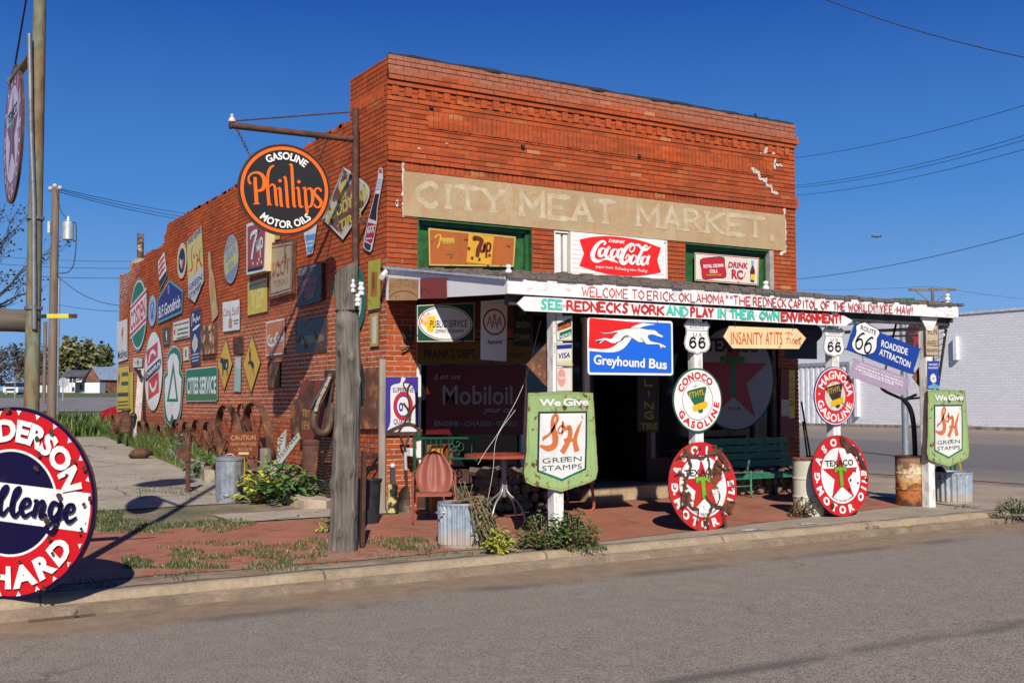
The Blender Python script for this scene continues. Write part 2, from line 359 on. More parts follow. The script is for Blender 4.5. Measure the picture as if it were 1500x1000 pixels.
class Sign(MB):
    """A sign lying on a real plane; every point is given as a pixel of the photograph and carried onto that plane."""
    DZ = .0007
    def __init__(s, pl, t=.012): super().__init__(); s.p = pl; s.t = t; s.z = t; s.k = 0
    def P(s, pts): return [s.p.uv(u, v) for u, v in pts]
    def tr(s, x0, y0, sc_, pts): return [s.p.uv(x0 + X / sc_, y0 + Y / sc_) for X, Y in pts]     # points read from an enlarged crop
    def up(s): s.z += s.DZ; return s.z
    def plate(s, loc, mat, side=None, t=None):
        s.z = (t or s.t); s.prism(loc, s.p, 0, s.z, mat, side); return s
    def fill(s, loc, mat):
        z = s.up(); a = [s.p.w(x, y, z) for x, y in loc]; n = len(loc)
        if sum(loc[i][0] * loc[(i + 1) % n][1] - loc[(i + 1) % n][0] * loc[i][1] for i in range(n)) < 0: a.reverse()
        s.face(a, mat); return s
    def ring(s, a, b, mat):                       # strip between two outlines with equal numbers of points
        z = s.up(); n = len(a); vs = [s.p.w(x, y, z) for x, y in a] + [s.p.w(x, y, z) for x, y in b]
        s.add(vs, [(i, (i + 1) % n, n + (i + 1) % n, n + i) for i in range(n)], mat); return s
    def stroke(s, pts, w, mat, k=6, z=None):      # smooth brush stroke, w in metres (number, or list to be spread along it)
        q = crm(pts, k) if k > 1 else [tuple(p) for p in pts]; n = len(q)
        if isinstance(w, (list, tuple)):
            ws = []
            for i in range(n):
                f = i / (n - 1) * (len(w) - 1); j = min(int(f), len(w) - 2); ws.append(w[j] + (w[j + 1] - w[j]) * (f - j))
        else: ws = w
        L, R = ribbon(q, ws); z = z if z is not None else s.up()
        vs = [s.p.w(x, y, z) for x, y in L] + [s.p.w(x, y, z) for x, y in R]
        s.add(vs, [(i, n + i, n + i + 1, i + 1) for i in range(n - 1)], mat); return s
    def _put(s, vf, f, mat, dz=0):
        z = s.z + dz; s.add([s.p.w(*f(x, y), z) for x, y in vf[0]], vf[1], mat)
    def text(s, body, a, b, h, mat, bold=.012, shear=0., space=1., keep=None):
        """Line of lettering fitted between local points a and b on the baseline, cap height h."""
        vf = glyphs(body, bold, shear, space); xs = [p[0] for p in vf[0]]; x0, x1 = min(xs), max(xs)
        ax, ay = a; dx, dy = b[0] - a[0], b[1] - a[1]; l = sqrt(dx * dx + dy * dy); ex, ey = dx / l, dy / l
        if keep: l2 = min(l, h / CAPH * (x1 - x0) * keep); ax += ex * (l - l2) / 2; ay += ey * (l - l2) / 2; l = l2
        kx = l / (x1 - x0); ky = h / CAPH; s.up()
        s._put(vf, lambda x, y: (ax + ex * (x - x0) * kx - ey * y * ky, ay + ey * (x - x0) * kx + ex * y * ky), mat); return s
    def tx(s, body, p0, p1, hpx, mat, **kw):       # the same with photograph pixels and a height in pixels
        a, b = s.p.uv(*p0), s.p.uv(*p1); t = s.p.uv(p0[0], p0[1] - hpx); h = sqrt((t[0] - a[0]) ** 2 + (t[1] - a[1]) ** 2)
        return s.text(body, a, b, h, mat, **kw)
    def arc(s, body, c, r, ang, h, mat, sweep, low=False, bold=.02, tall=None):
        """Lettering round a circle: centred on angle ang, spread over sweep radians; low = reads along the bottom."""
        vf = glyphs(body, bold); xs = [p[0] for p in vf[0]]; x0, x1 = min(xs), max(xs); s.up()
        nat = (x1 - x0) * h / CAPH; sp = abs(sweep) * (r + h * .4) / nat
        if sp > 1.05: vf = glyphs(body, bold, 0., round(min(2.6, 1 + (sp - 1) * 1.15), 2)); xs = [p[0] for p in vf[0]]; x0, x1 = min(xs), max(xs)
        def f(x, y):
            q = ((x - x0) / (x1 - x0) - .5) * sweep; yy = y / CAPH * h
            a = ang + q if low else ang - q; rr = r - yy + h if low else r + yy
            return c[0] + rr * cos(a), c[1] + rr * sin(a)
        s._put(vf, f, mat); return s
    def brush(s, body, a, b, h, mat, w=.16, serif=0., gap=.32, shear=0., jit=0., f=None):
        """Hand-painted capitals drawn as strokes, fitted between local points a and b; w = stroke width as a share of h."""
        adv = []; x = 0
        for ch in body:
            cw = .62 * GW.get(ch, 1.) if ch != ' ' else .42
            adv.append((x, cw)); x += cw + (gap * .62 if ch != ' ' else 0)
        tot = x - gap * .62; dx, dy = b[0] - a[0], b[1] - a[1]; l = sqrt(dx * dx + dy * dy); ex, ey = dx / l, dy / l; kx = l / tot; s.up(); z0 = s.z
        rnd = random.Random(body)
        for ch, (x, cw) in zip(body, adv):
            jy = rnd.uniform(-jit, jit) * h; sz = h * (1 + rnd.uniform(-jit, jit))
            for j, (st, curve) in enumerate(skel(ch)):
                wr = w * h * (.85 if j else 1)
                def loc(px, py):
                    X = (x + px * cw) * kx + shear * py * sz; Y = jy + w * h * .5 + py * (sz - w * h)
                    return (a[0] + ex * X - ey * Y, a[1] + ey * X + ex * Y)
                s.k = (s.k + 1) % 6; q = [loc(*p) for p in st]
                z = z0 + s.k * .00011
                L, R = ribbon(q, wr); n = len(q)
                if f: L = [f(*p) for p in L]; R = [f(*p) for p in R]
                s.add([s.p.w(*p, z) for p in L] + [s.p.w(*p, z) for p in R], [(i, n + i, n + i + 1, i + 1) for i in range(n - 1)], mat)
                if serif and ch not in '.,\'"!-':
                    for (px, py) in ({st[0], st[-1]} if not curve else {st[0]}):
                        if py in (0., 1.):
                            c = loc(px, py); sw = serif * h; yy = (wr * .5 - wr * .0) * (1 if py == 0 else -1)
                            q2 = [(c[0] - ex * sw, c[1] - ey * sw), (c[0] + ex * sw, c[1] + ey * sw)]
                            L, R = ribbon(q2, wr * .62); zz = z0 + .0008 + s.k * .00005
                            s.add([s.p.w(*p, zz) for p in L] + [s.p.w(*p, zz) for p in R], [(0, 2, 3, 1)], mat)
        s.z += .0009; return s
    def done(s, name, label, cat='sign', group=None, parent=None):
        c = s.v[0:8]; n = len(s.v); o = V((sum(p[0] for p in s.v) / n, sum(p[1] for p in s.v) / n, sum(p[2] for p in s.v) / n)) if n < 300 else V(s.v[0])
        xs = [p[0] for p in s.v]; ys = [p[1] for p in s.v]; zs = [p[2] for p in s.v]
        o = V(((min(xs) + max(xs)) / 2, (min(ys) + max(ys)) / 2, min(zs)))
        if parent: return part(s, name, parent, label, loc=o)
        return tag(s.build(name, loc=tuple(o)), label, cat, group)
def rows(s, mat, boxes, h=.35):                   # lines of small print too small to read: rows of short marks
    for (a, b, n) in boxes: pass
# enamel colours
def C(name, rust=.05, rs=7., seed=0, **k):
    c = {'white': (.72, .71, .68), 'offwhite': (.66, .63, .54), 'cream': (.62, .52, .33), 'red': (.52, .022, .02), 'dred': (.3, .012, .016), 'navy': (.012, .012, .075), 'black': (.01, .01, .012),
         'blue': (.02, .09, .42), 'orange': (.85, .16, .005), 'green': (.012, .16, .07), 'dgreen': (.008, .06, .03), 'yellow': (.72, .5, .02), 'gold': (.62, .33, .02), 'stamp': (.33, .52, .19),
         'grey': (.42, .43, .44), 'lblue': (.2, .38, .6), 'teal': (.07, .5, .36), 'tan': (.48, .36, .17), 'rusto': (.42, .12, .03), 'sky': (.12, .34, .5), 'lilac': (.36, .27, .37), 'gorange': (.68, .17, .035),
         'lime': (.42, .42, .04), 'mint': (.3, .48, .4), 'ylw': (.7, .55, .06), 'brown': (.12, .045, .02)}[name] if isinstance(name, str) else name
    return enamel(c, rust, rs, seed, **k)
# ---------------------------------------------------------------- the setting: land, road, kerb, paving
CURB_Y, ROADZ = -3.86, -.215
def sheet(name, xs, ys, zf, mat, mask=None):
    mb = MB(); nx, ny = len(xs), len(ys)
    vs = [(x, y, zf(x, y)) for y in ys for x in xs]
    fs = [(j * nx + i, j * nx + i + 1, (j + 1) * nx + i + 1, (j + 1) * nx + i) for j in range(ny - 1) for i in range(nx - 1)
          if mask is None or mask((xs[i] + xs[i + 1]) / 2, (ys[j] + ys[j + 1]) / 2)]
    mb.add(vs, fs, mat, True); return tag(mb.build(name), kind='structure')
def lin(a, b, n): return [a + (b - a) * i / (n - 1) for i in range(n)]
def m_ground():
    t = NT('ground'); co = t.coord(); n1 = t.noise(co, .35, 6, .6); n2 = t.noise(co, 3.2, 6, .65); n3 = t.noise(co, 40, 4, .7)
    dirt = t.ramp(n2, [(.3, (.13, .09, .058)), (.55, (.25, .185, .125)), (.75, (.33, .255, .18))])
    gr = t.ramp(n2, [(.3, (.05, .07, .018)), (.6, (.09, .115, .03)), (.8, (.17, .16, .06))])
    y = t.n('SeparateXYZ', {0: co}, out=1); x = t.n('SeparateXYZ', {0: co}, out=0)
    far = t.math('MULTIPLY', t.n('MapRange', {0: y, 1: 14., 2: 24.}), t.n('MapRange', {0: t.math('SUBTRACT', x, t.math('MULTIPLY', y, .25)), 1: 8., 2: 2.}))
    f = t.math('ADD', t.math('MULTIPLY', far, .6), n1)
    c = t.mix(t.ramp(f, [(.55, 0.), (.66, 1.)]), dirt, gr)
    c = t.mix(t.math('MULTIPLY', t.ramp(n3, [(.4, 0.), (.65, 1.)]), .35), c, (.09, .065, .04))
    return t.bs(Base_Color=c, Roughness=.95, Normal=t.bump(t.math('ADD', n2, n3), .6, .02))
def gz(x, y):
    if y < -4.1: return ROADZ - .06
    if y < -3.7: return -.16
    return g(x, y) - (.0 if (x > 13 or y > 17) else .004)
xs = [-420, -250, -150, -90, -60, -40] + lin(-28, -8, 11) + lin(-7, -1.5, 12) + [-1.1, -.98, -.84, -.7, -.56, -.42, -.28, -.14] + lin(0, 9, 19) + [10, 11.5, 13, 16, 20, 26, 31, 36, 42, 50, 65, 90, 140, 220, 400]
ys = [-70, -40, -20, -10, -5, -4.12, -4.08, -3.75, -3.69] + lin(-3.4, .1, 10) + [.5] + lin(.9, 18.2, 45) + lin(19, 45, 14) + lin(52, 210, 17) + [260, 340, 480]
sheet('ground', xs, ys, gz, m_ground())
def m_road():
    t = NT('asphalt'); co = t.coord(); n1 = t.noise(co, .5, 5, .6); n2 = t.noise(co, 5, 6, .65); n3 = t.noise(co, 66, 3, .75); n4 = t.noise(co, 190, 2, .6)
    v = t.n('TexVoronoi', {'Vector': co, 'Scale': 85.}, out=0)
    y = t.n('SeparateXYZ', {0: co}, out=1)
    c = t.ramp(n2, [(.3, (.22, .185, .143)), (.7, (.31, .262, .202))])
    c = t.mix(t.math('MULTIPLY', t.ramp(n1, [(.35, 0.), (.7, 1.)]), .45), c, (.25, .215, .175))
    c = t.mix(t.math('MULTIPLY', t.ramp(n3, [(.38, 1.), (.54, 0.)]), .85), c, (.045, .038, .032))
    c = t.mix(t.math('MULTIPLY', t.ramp(n4, [(.54, 0.), (.66, 1.)]), .9), c, (.42, .37, .31))
    # dust washed into the gutter, a darker worn seam and a patch edge
    e = t.math('ADD', y, t.math('MULTIPLY', t.noise(t.coord(scale=(.5, 1.6, 1)), 1.3, 6, .65), 1.5))
    d = t.n('MapRange', {0: e, 1: -4.25, 2: -3.75})
    c = t.mix(t.math('MULTIPLY', d, .92), c, t.ramp(n2, [(.3, (.2, .135, .082)), (.7, (.3, .215, .138))]))
    sx = t.math('ADD', t.math('ADD', y, t.math('MULTIPLY', t.n('SeparateXYZ', {0: co}, out=0), .012)), t.math('MULTIPLY', t.noise(co, .9, 5), .25))
    seam = t.math('MULTIPLY', t.n('MapRange', {0: t.math('ABSOLUTE', t.math('ADD', sx, 8.08)), 1: .13, 2: .02}), t.ramp(t.noise(co, 1.1, 4), [(.4, .15), (.6, .85)]))
    c = t.mix(t.math('MULTIPLY', seam, .8), c, (.07, .064, .058))
    seam2 = t.math('MULTIPLY', t.n('MapRange', {0: t.math('ABSOLUTE', t.math('ADD', sx, 4.7)), 1: .2, 2: .03}), t.ramp(t.noise(co, .8, 4), [(.45, 0.), (.6, .8)]))
    c = t.mix(t.math('MULTIPLY', seam2, .6), c, (.05, .046, .042))
    wv = t.n('VectorMath', {0: co, 1: t.n('VectorMath', {0: t.noise(co, 1.6, 6, .65, out=1), 3: .9}, operation='SCALE')}, operation='ADD')
    vd = t.n('TexVoronoi', {'Vector': wv, 'Scale': .34}, out=0, feature='DISTANCE_TO_EDGE'); c = t.mix(t.math('MULTIPLY', t.ramp(vd, [(.002, 1.), (.009, 0.)]), t.ramp(n1, [(.48, .0), (.66, .5)])), c, (.06, .054, .048))
    return t.bs(Base_Color=c, Roughness=.9, Specular_IOR_Level=.25, Normal=t.bump(t.math('ADD', t.math('MULTIPLY', v, .8), n3), .8, .008))
sheet('road', [-300, -100, -40, -15] + lin(-8, 12, 21) + [20, 40, 100, 300], lin(-14.5, -3.87, 12), lambda x, y: ROADZ + .012 * (1 if y < -5 else 0) * min(1, (-5 - y) / 3), m_road())
def m_conc(c1=(.36, .3, .225), c2=(.24, .195, .14), s=1., crack=True):
    t = NT('concrete'); co = t.coord(); n1 = t.noise(co, 1.6 * s, 7, .62); n2 = t.noise(co, 14 * s, 5, .65); n3 = t.noise(co, 90, 3)
    c = t.mix(t.ramp(n1, [(.32, 0.), (.66, 1.)]), c2, c1)
    c = t.mix(t.math('MULTIPLY', t.ramp(n2, [(.42, 0.), (.68, 1.)]), .4), c, tuple(x * .6 for x in c2))
    c = t.mix(t.math('MULTIPLY', t.ramp(n3, [(.5, 0.), (.7, 1.)]), .25), c, tuple(x * 1.25 for x in c1))
    h = t.math('ADD', n2, t.math('MULTIPLY', n3, .6))
    if crack == 2:
        x = t.n('SeparateXYZ', {0: co}, out=0); q = t.math('FRACT', t.math('DIVIDE', t.math('ADD', x, t.math('MULTIPLY', n2, .05)), 2.37)); c = t.mix(t.math('MULTIPLY', t.math('LESS_THAN', q, .009), .8), c, (.06, .05, .035))
    elif crack:
        w = t.n('VectorMath', {0: co, 1: t.n('VectorMath', {0: t.noise(co, 2.2, 5, .6, out=1), 3: .35}, operation='SCALE')}, operation='ADD')
        v = t.n('TexVoronoi', {'Vector': w, 'Scale': .55}, out=0, feature='DISTANCE_TO_EDGE')
        k = t.math('MULTIPLY', t.ramp(v, [(.004, 1.), (.012, 0.)]), .8)
        c = t.mix(k, c, (.06, .05, .035))
    return t.bs(Base_Color=c, Roughness=.93, Normal=t.bump(h, .35, .01))
MCONC = m_conc(crack=2); MYARD = m_conc((.38, .33, .255), (.25, .215, .165), .8); MCURB = m_conc((.36, .28, .185), (.23, .17, .105), 1.5, 2)
def m_paver():
    t = NT('brick_paving'); co = t.coord(); x = t.n('SeparateXYZ', {0: co}, out=0); y = t.n('SeparateXYZ', {0: co}, out=1)
    bt = t.t.nodes.new('ShaderNodeTexBrick'); bt.offset = .5
    for k, v in {'Vector': co, 'Color1': (.31, .085, .04), 'Color2': (.21, .058, .032), 'Mortar': (.13, .075, .05), 'Scale': 1., 'Mortar Size': .006, 'Brick Width': .21, 'Row Height': .105, 'Bias': 0.}.items(): t.set(bt.inputs[k], v)
    n1 = t.noise(co, 1.3, 6, .62); n2 = t.noise(co, 9, 6, .65); n3 = t.noise(co, 50, 3)
    c = t.mix(t.math('MULTIPLY', t.ramp(n1, [(.35, 0.), (.65, 1.)]), .6), bt.outputs[0], (.44, .15, .08))
    c = t.mix(t.math('MULTIPLY', t.ramp(n2, [(.46, 0.), (.64, 1.)]), .7), c, (.25, .15, .095))
    # soil and moss lying over the outer part of the left-hand walk
    sx = t.n('MapRange', {0: x, 1: .9, 2: .2}); e = t.math('ADD', n2, t.math('MULTIPLY', n1, .5))
    near = t.n('MapRange', {0: y, 1: -2.0, 2: -2.9})
    f = t.math('MULTIPLY', t.math('MULTIPLY', sx, near), t.ramp(t.math('ADD', e, t.math('MULTIPLY', near, .12)), [(.84, 0.), (.92, .8)]))
    c = t.mix(f, c, t.ramp(n3, [(.4, (.2, .14, .085)), (.6, (.3, .22, .14))]))
    return t.bs(Base_Color=c, Roughness=.92, Normal=t.bump(t.math('ADD', bt.outputs[1], t.math('MULTIPLY', n3, -.4)), -.3, .006))
MPAV = m_paver()
rj = random.Random(3)
edge = {}
def ragged(x, a, amp=.1): return a + amp * mnoise.noise(V((x * .9, a, 0))) + .4 * amp * mnoise.noise(V((x * 4, a, 3)))
def band(name, x0, x1, n, ya, yb, dz, mat, ny=8, g=g0):
    mb = MB(); X = lin(x0, x1, n); vs = []
    for j in range(ny):
        for x in X: y = ya(x) + (yb(x) - ya(x)) * j / (ny - 1); vs.append((x, y, g(x, y) + dz))
    mb.add(vs, [(j * n + i, j * n + i + 1, (j + 1) * n + i + 1, (j + 1) * n + i) for j in range(ny - 1) for i in range(n - 1)], mat, True)
    return tag(mb.build(name), kind='structure')
fr = lambda x: ragged(x, -3.3 if x < .6 else -3.62 + .13 * x, .09 if x < .6 else .02)
band('brick_walk', -9, .45, 60, fr, lambda x: ragged(x, -.35, .12), .004, MPAV)
band('porch_floor', .45, 7.35, 40, fr, lambda x: .3, .004, MPAV)
band('sidewalk', .3, 9.5, 40, lambda x: CURB_Y + .14, lambda x: fr(max(x, .65)) - .01 if x < 7.2 else 2 + 0 * x, .002, MCONC)
tag(sheet('corner_pavement', lin(7.36, 13.2, 8), lin(-3.7, 60, 20), lambda x, y: g(x, y) + .006 - .02 * ss(11, 13, x), m_conc((.36, .28, .2), (.24, .18, .12), .7, False)), kind='structure')
band('yard_slab', -9, .1, 44, lambda x: ragged(x, 1.75, .1), lambda x: 17.5, .008, MYARD, 24)
band('broken_slab', -2.1, .0, 22, lambda x: ragged(x, -.25, .05), lambda x: ragged(x, .65, .12), .012, m_conc((.42, .35, .26), (.28, .23, .17), 1.2))
mb = MB(); X = [-60, -40, -25, -15] + lin(-8, 7.0, 190)
prof = [(-.0, ROADZ - .1), (-.012, ROADZ + .05), (.004, -.125), (.03, -.098), (.07, -.09), (.17, -.088), (.172, -.2)]
def cy(x): return CURB_Y + .012 * mnoise.noise(V((x * 1.3, 0, 0)))
def crow(x, drop=0.): return [(x, cy(x) + p[0] + .012 * mnoise.noise(V((x * 5, p[1] * 9, 2))) + .006 * mnoise.noise(V((x * 17, p[1] * 9, 4))), p[1] + .009 * mnoise.noise(V((x * 2.2, p[0] * 6, 5))) - (drop * (p[1] - ROADZ + .1) if p[1] > ROADZ else 0)) for p in prof]
vs = []; 
for x in X: vs += crow(x)
for k in range(1, 13):                            # the kerb turns the corner and runs out
    a = k / 12 * pi * .5; rr = 2.4; cx, cyy = 7.0, CURB_Y + rr
    for p in prof: vs.append((cx + (rr - p[0]) * sin(a), cyy - (rr - p[0]) * cos(a), p[1] - .07 * ss(0, .6, k / 12) * (p[1] > ROADZ)))
n = len(prof); m = len(X) + 12
mb.add(vs, [(i * n + j, (i + 1) * n + j, (i + 1) * n + j + 1, i * n + j + 1) for i in range(m - 1) for j in range(n - 1)], MCURB, True)
tag(mb.build('kerb'), kind='structure')
def m_street():
    t = NT('side_street'); co = t.coord(); x = t.n('SeparateXYZ', {0: co}, out=0); n1 = t.noise(t.coord(scale=(1, .25, 1)), .5, 6, .65); n2 = t.noise(co, 4, 5, .65); n3 = t.noise(co, 60, 3)
    e = t.math('ADD', x, t.math('MULTIPLY', t.math('SUBTRACT', n1, .5), 7.))
    c = t.ramp(t.n('MapRange', {0: e, 1: 10., 2: 44.}), [(.0, (.28, .21, .145)), (.1, (.2, .17, .14)), (.2, (.135, .122, .108)), (.5, (.15, .135, .118)), (.56, (.23, .19, .15)), (.66, (.21, .175, .14)), (.85, (.27, .205, .15)), (1., (.24, .17, .12))])
    c = t.mix(t.math('MULTIPLY', t.ramp(n2, [(.4, 0.), (.7, 1.)]), .35), c, (.1, .085, .07))
    return t.bs(Base_Color=c, Roughness=.9, Normal=t.bump(t.math('ADD', n2, n3), .3, .01))
sheet('side_street', [12.6, 16, 20, 26, 31, 36, 42.6], [-3.9, 0, 5, 10, 20, 40, 80, 200], lambda x, y: -.142 + .02 * ss(34, 40, x), m_street())
# far street beyond the yard on the left
FAR = plain((.2, .185, .17), .9, .12, .5, .1)
band('far_street', -140, 60, 60, lambda x: 47 - .1 * (x + 20), lambda x: 92 + .3 * (x + 20) * (x > -20), .03, FAR, 10)
# low broken kerb wall edging the planting bed
mb = MB(); pts = [(.28, 19.), (-.16, 13.), (-.45, 9.5), (-.78, 6.2), (-.98, 4.75)]
pp = crm(pts, 10); vs = []; rr = random.Random(5)
for i, (x, y) in enumerate(pp):
    a = pp[max(0, i - 1)]; b = pp[min(len(pp) - 1, i + 1)]; dx, dy = b[0] - a[0], b[1] - a[1]; l = sqrt(dx * dx + dy * dy); nx, ny = -dy / l, dx / l
    z = g0(x, y); h = .22 + rr.uniform(-.025, .025) - (.05 if i > 36 else 0)
    for (o, zz) in ((-.1, -.05), (-.095, h * .6), (-.075, h), (.07, h + .01), (.08, -.05)):
        j = rr.uniform(-.014, .014); vs.append((x - nx * (o + j), y - ny * (o + j), z + zz))
k = 5; mb.add(vs, [(i * k + j, (i + 1) * k + j, (i + 1) * k + j + 1, i * k + j + 1) for i in range(len(pp) - 1) for j in range(k - 1)] + [tuple(range((len(pp) - 1) * k, len(pp) * k))], m_conc((.42, .36, .28), (.22, .185, .13), 3.))
tag(mb.build('garden_kerb_wall', loc=(-.4, 10, .1)), 'low crumbling concrete kerb wall between the yard slab and the weedy bed', 'low wall')
tag(sheet('planting_bed_soil', lin(-1.0, .0, 14), lin(1.35, 18.5, 60), lambda x, y: g(x, y) + .012 * (1 + mnoise.noise(V((x * 3, y * 3, 0)))) - .004, plain((.2, .15, .1), .95, .25, 6., .6), lambda x, y: x > -.95 + .072 * max(0, y - 4.75)), kind='structure')
# ---------------------------------------------------------------- the brick shop
CH = .0685; TOP = 6.073; BW = .232
def m_brick(axis, seed=0, c_hi=(.42, .073, .019), light=.5, whiten=None):
    """painted brick: per-brick tint, vertical joints; the bed joints are real grooves in the mesh. axis 0: runs along x, 1: along y"""
    t = NT('brick'); co = t.coord(); sep = t.t.nodes.new('ShaderNodeSeparateXYZ'); t.t.links.new(co, sep.inputs[0])
    a, z = sep.outputs[axis], sep.outputs[2]
    row = t.math('FLOOR', t.math('DIVIDE', t.math('SUBTRACT', z, TOP - 200 * CH), CH))
    hdr = t.math('LESS_THAN', t.math('MODULO', row, 7.), .5) if axis else 0.
    bw = t.math('SUBTRACT', BW, t.math('MULTIPLY', hdr, BW * .5)) if axis else BW
    q = t.math('ADD', t.math('DIVIDE', t.math('ADD', a, 50.), bw), t.math('MULTIPLY', row, .5))
    colm = t.math('FLOOR', q); fr_ = t.math('FRACT', q)
    idv = t.n('CombineXYZ', {0: colm, 1: row, 2: float(seed)})
    wn = t.n('TexWhiteNoise', {'Vector': idv}, out=0); wn2 = t.n('TexWhiteNoise', {'Vector': t.n('VectorMath', {0: idv, 1: (7.3, 1.1, 3.)}, operation='ADD')}, out=0)
    n1 = t.noise(co, .8, 6, .62); n2 = t.noise(co, 9, 6, .65); n3 = t.noise(co, 45, 4, .6)
    c = t.ramp(wn, [(0, tuple(x * .62 for x in c_hi)), (.22, tuple(x * .86 for x in c_hi)), (.5, c_hi), (.955, (c_hi[0] * 1.1, c_hi[1] * 1.2, c_hi[2] * 1.3)), (.985, (.46, .12, .035)), (1., (.5, .22, .09))])
    c = t.mix(t.math('MULTIPLY', t.ramp(n1, [(.35, 0.), (.68, 1.)]), .7), c, (.22, .06, .027))
    c = t.mix(t.math('MULTIPLY', t.ramp(n2, [(.5, 0.), (.68, 1.)]), .45), c, (.21, .06, .03))
    c = t.mix(t.math('MULTIPLY', t.ramp(n3, [(.55, 0.), (.7, 1.)]), .3), c, (.45, .16, .08))
    # weathered top courses are paler and greyer
    wz = t.math('MULTIPLY', t.n('MapRange', {0: t.math('ADD', z, t.math('MULTIPLY', n1, .5)), 1: TOP - .35 + .25, 2: TOP + .1}), .75)
    if axis == 0: c = t.mix(wz, c, t.ramp(n2, [(.3, (.23, .09, .055)), (.7, (.36, .17, .115))]))
    dj = t.math('MINIMUM', fr_, t.math('SUBTRACT', 1., fr_))
    jw = t.math('DIVIDE', t.math('MULTIPLY_ADD', t.n('MapRange', {0: z, 1: 3.4, 2: 2.6}), .006, .0075), bw) if axis else .0085 / BW
    joint = t.math('LESS_THAN', t.math('ADD', dj, t.math('MULTIPLY', t.math('SUBTRACT', n3, .5), .02)), jw)
    zf = t.n('MapRange', {0: t.math('ADD', z, t.math('MULTIPLY', n1, 1.4)), 1: 5. if axis else 4.6, 2: 3.6 if axis else 3.4})
    mort = t.mix(t.math('MULTIPLY', zf, t.ramp(n2, [(.3, .9), (.6, .35)])), (.2, .06, .03), (.46, .36, .27))
    prs = t.ramp(t.n('TexWhiteNoise', {'Vector': t.n('VectorMath', {0: idv, 1: (1.3, 9.1, 2.)}, operation='ADD')}, out=0), [(.3, .25), (.32, 1.)])
    c = t.mix(t.math('MULTIPLY', joint, prs), c, mort)
    if whiten is not None: c = whiten(t, co, c, n2, n3)
    h = t.math('ADD', t.math('MULTIPLY', joint, -.8), t.math('ADD', t.math('MULTIPLY', n3, .5), t.math('MULTIPLY', wn2, .35)))
    return t.bs(Base_Color=c, Roughness=.86, Specular_IOR_Level=.15, Normal=t.bump(h, .5, .008))
def m_bed(col):                                    # mortar in the grooves: bare pale low down, painted over red higher up
    t = NT('mortar'); co = t.coord(); z = t.n('SeparateXYZ', {0: co}, out=2); n1 = t.noise(co, .8, 6, .62); n2 = t.noise(co, 11, 6, .65)
    zf = t.n('MapRange', {0: t.math('ADD', z, t.math('MULTIPLY', n1, 1.6)), 1: col[0], 2: col[1]})
    c = t.mix(t.math('MULTIPLY', zf, t.ramp(n2, [(.35, 1.), (.62, .3)])), (.12, .035, .02), (.72, .57, .42))
    return t.bs(Base_Color=c, Roughness=.95, Normal=t.bump(n2, .3, .005))
def white_end(t, co, c, n2, n3):                   # whitewash left on the rear end of the long wall
    y = t.n('SeparateXYZ', {0: co}, out=1); z = t.n('SeparateXYZ', {0: co}, out=2)
    f = t.math('MULTIPLY', t.n('MapRange', {0: t.math('ADD', y, t.math('MULTIPLY', t.math('SUBTRACT', z, 4.6), 1.5)), 1: 14.3, 2: 15.8}), t.ramp(n2, [(.44, 0.), (.54, .75)]))
    return t.mix(f, c, (.5, .42, .38))
MB_F = m_brick(0); MB_L = m_brick(1, 3, (.54, .1, .026), whiten=white_end); MBED_F = m_bed((4.4, 3.3)); MBED_L = m_bed((5.2, 3.7))
def brick_panel(mb, pl, a0, a1, z0, z1, mat, bed, proj=0., seed=0, seg=.5, ends=(1, 1), gap=.0115, deep=.014, rough=.0018):
    """courses of brick as real relief: each course face with a recessed bed joint beneath it; a = distance along pl.r"""
    n = max(1, int(round(abs(a1 - a0) / seg))); A = [a0 + (a1 - a0) * i / n for i in range(n + 1)]
    k0 = int(math.ceil((TOP - z1) / CH - 1e-6)); k1 = int(math.floor((TOP - z0) / CH + 1e-6)); prof = []
    zt = z1
    pr = proj if callable(proj) else (lambda k: proj)
    rws = []
    k = int(math.floor((TOP - z1) / CH + 1e-6)); z = z1
    while z > z0 + 1e-4:
        zb = max(z0, TOP - (k + 1) * CH); p = pr(k); last = zb <= z0 + 1e-4
        rws.append((z, p, k, 0)); gp = gap(zb) if callable(gap) else gap; rws.append((zb + (gp if not last else 0), p, k, 0))
        dp = deep(zb) if callable(deep) else deep
        if not last: rws.append((zb + gp, p - dp, k, 1)); rws.append((zb, min(p, pr(k + 1)) - dp, k, 1))
        z = zb; k += 1
    vs = []
    for (z, p, k, b) in rws:
        for a in A:
            j = 0 if b else rough * mnoise.noise(V((a * 3 + seed, k * 5.7, 0))); jz = .002 * mnoise.noise(V((a * 1.1, k * 3.3 + seed, 4)))
            vs.append(pl.w(a, z + jz, p + j))
    m = n + 1; N = len(rws)
    for r in range(N - 1):
        bed_row = rws[r][3] or (rws[r + 1][3])
        mb.add([vs[r * m + i] for i in range(m)] + [vs[(r + 1) * m + i] for i in range(m)], [(i, m + i, m + i + 1, i + 1) for i in range(n)], bed if bed_row and rws[r + 1][3] and rws[r][3] else mat)
PF = FRONT(0); PL = LEFT(0)
shop = thing('brick_shop', (0, 0, 0), 'two-toned red brick corner shop with a tan painted sign band and white porch roof', 'shop')
ORG[shop.name] = V((0, 0, 0))
XR = 7.557
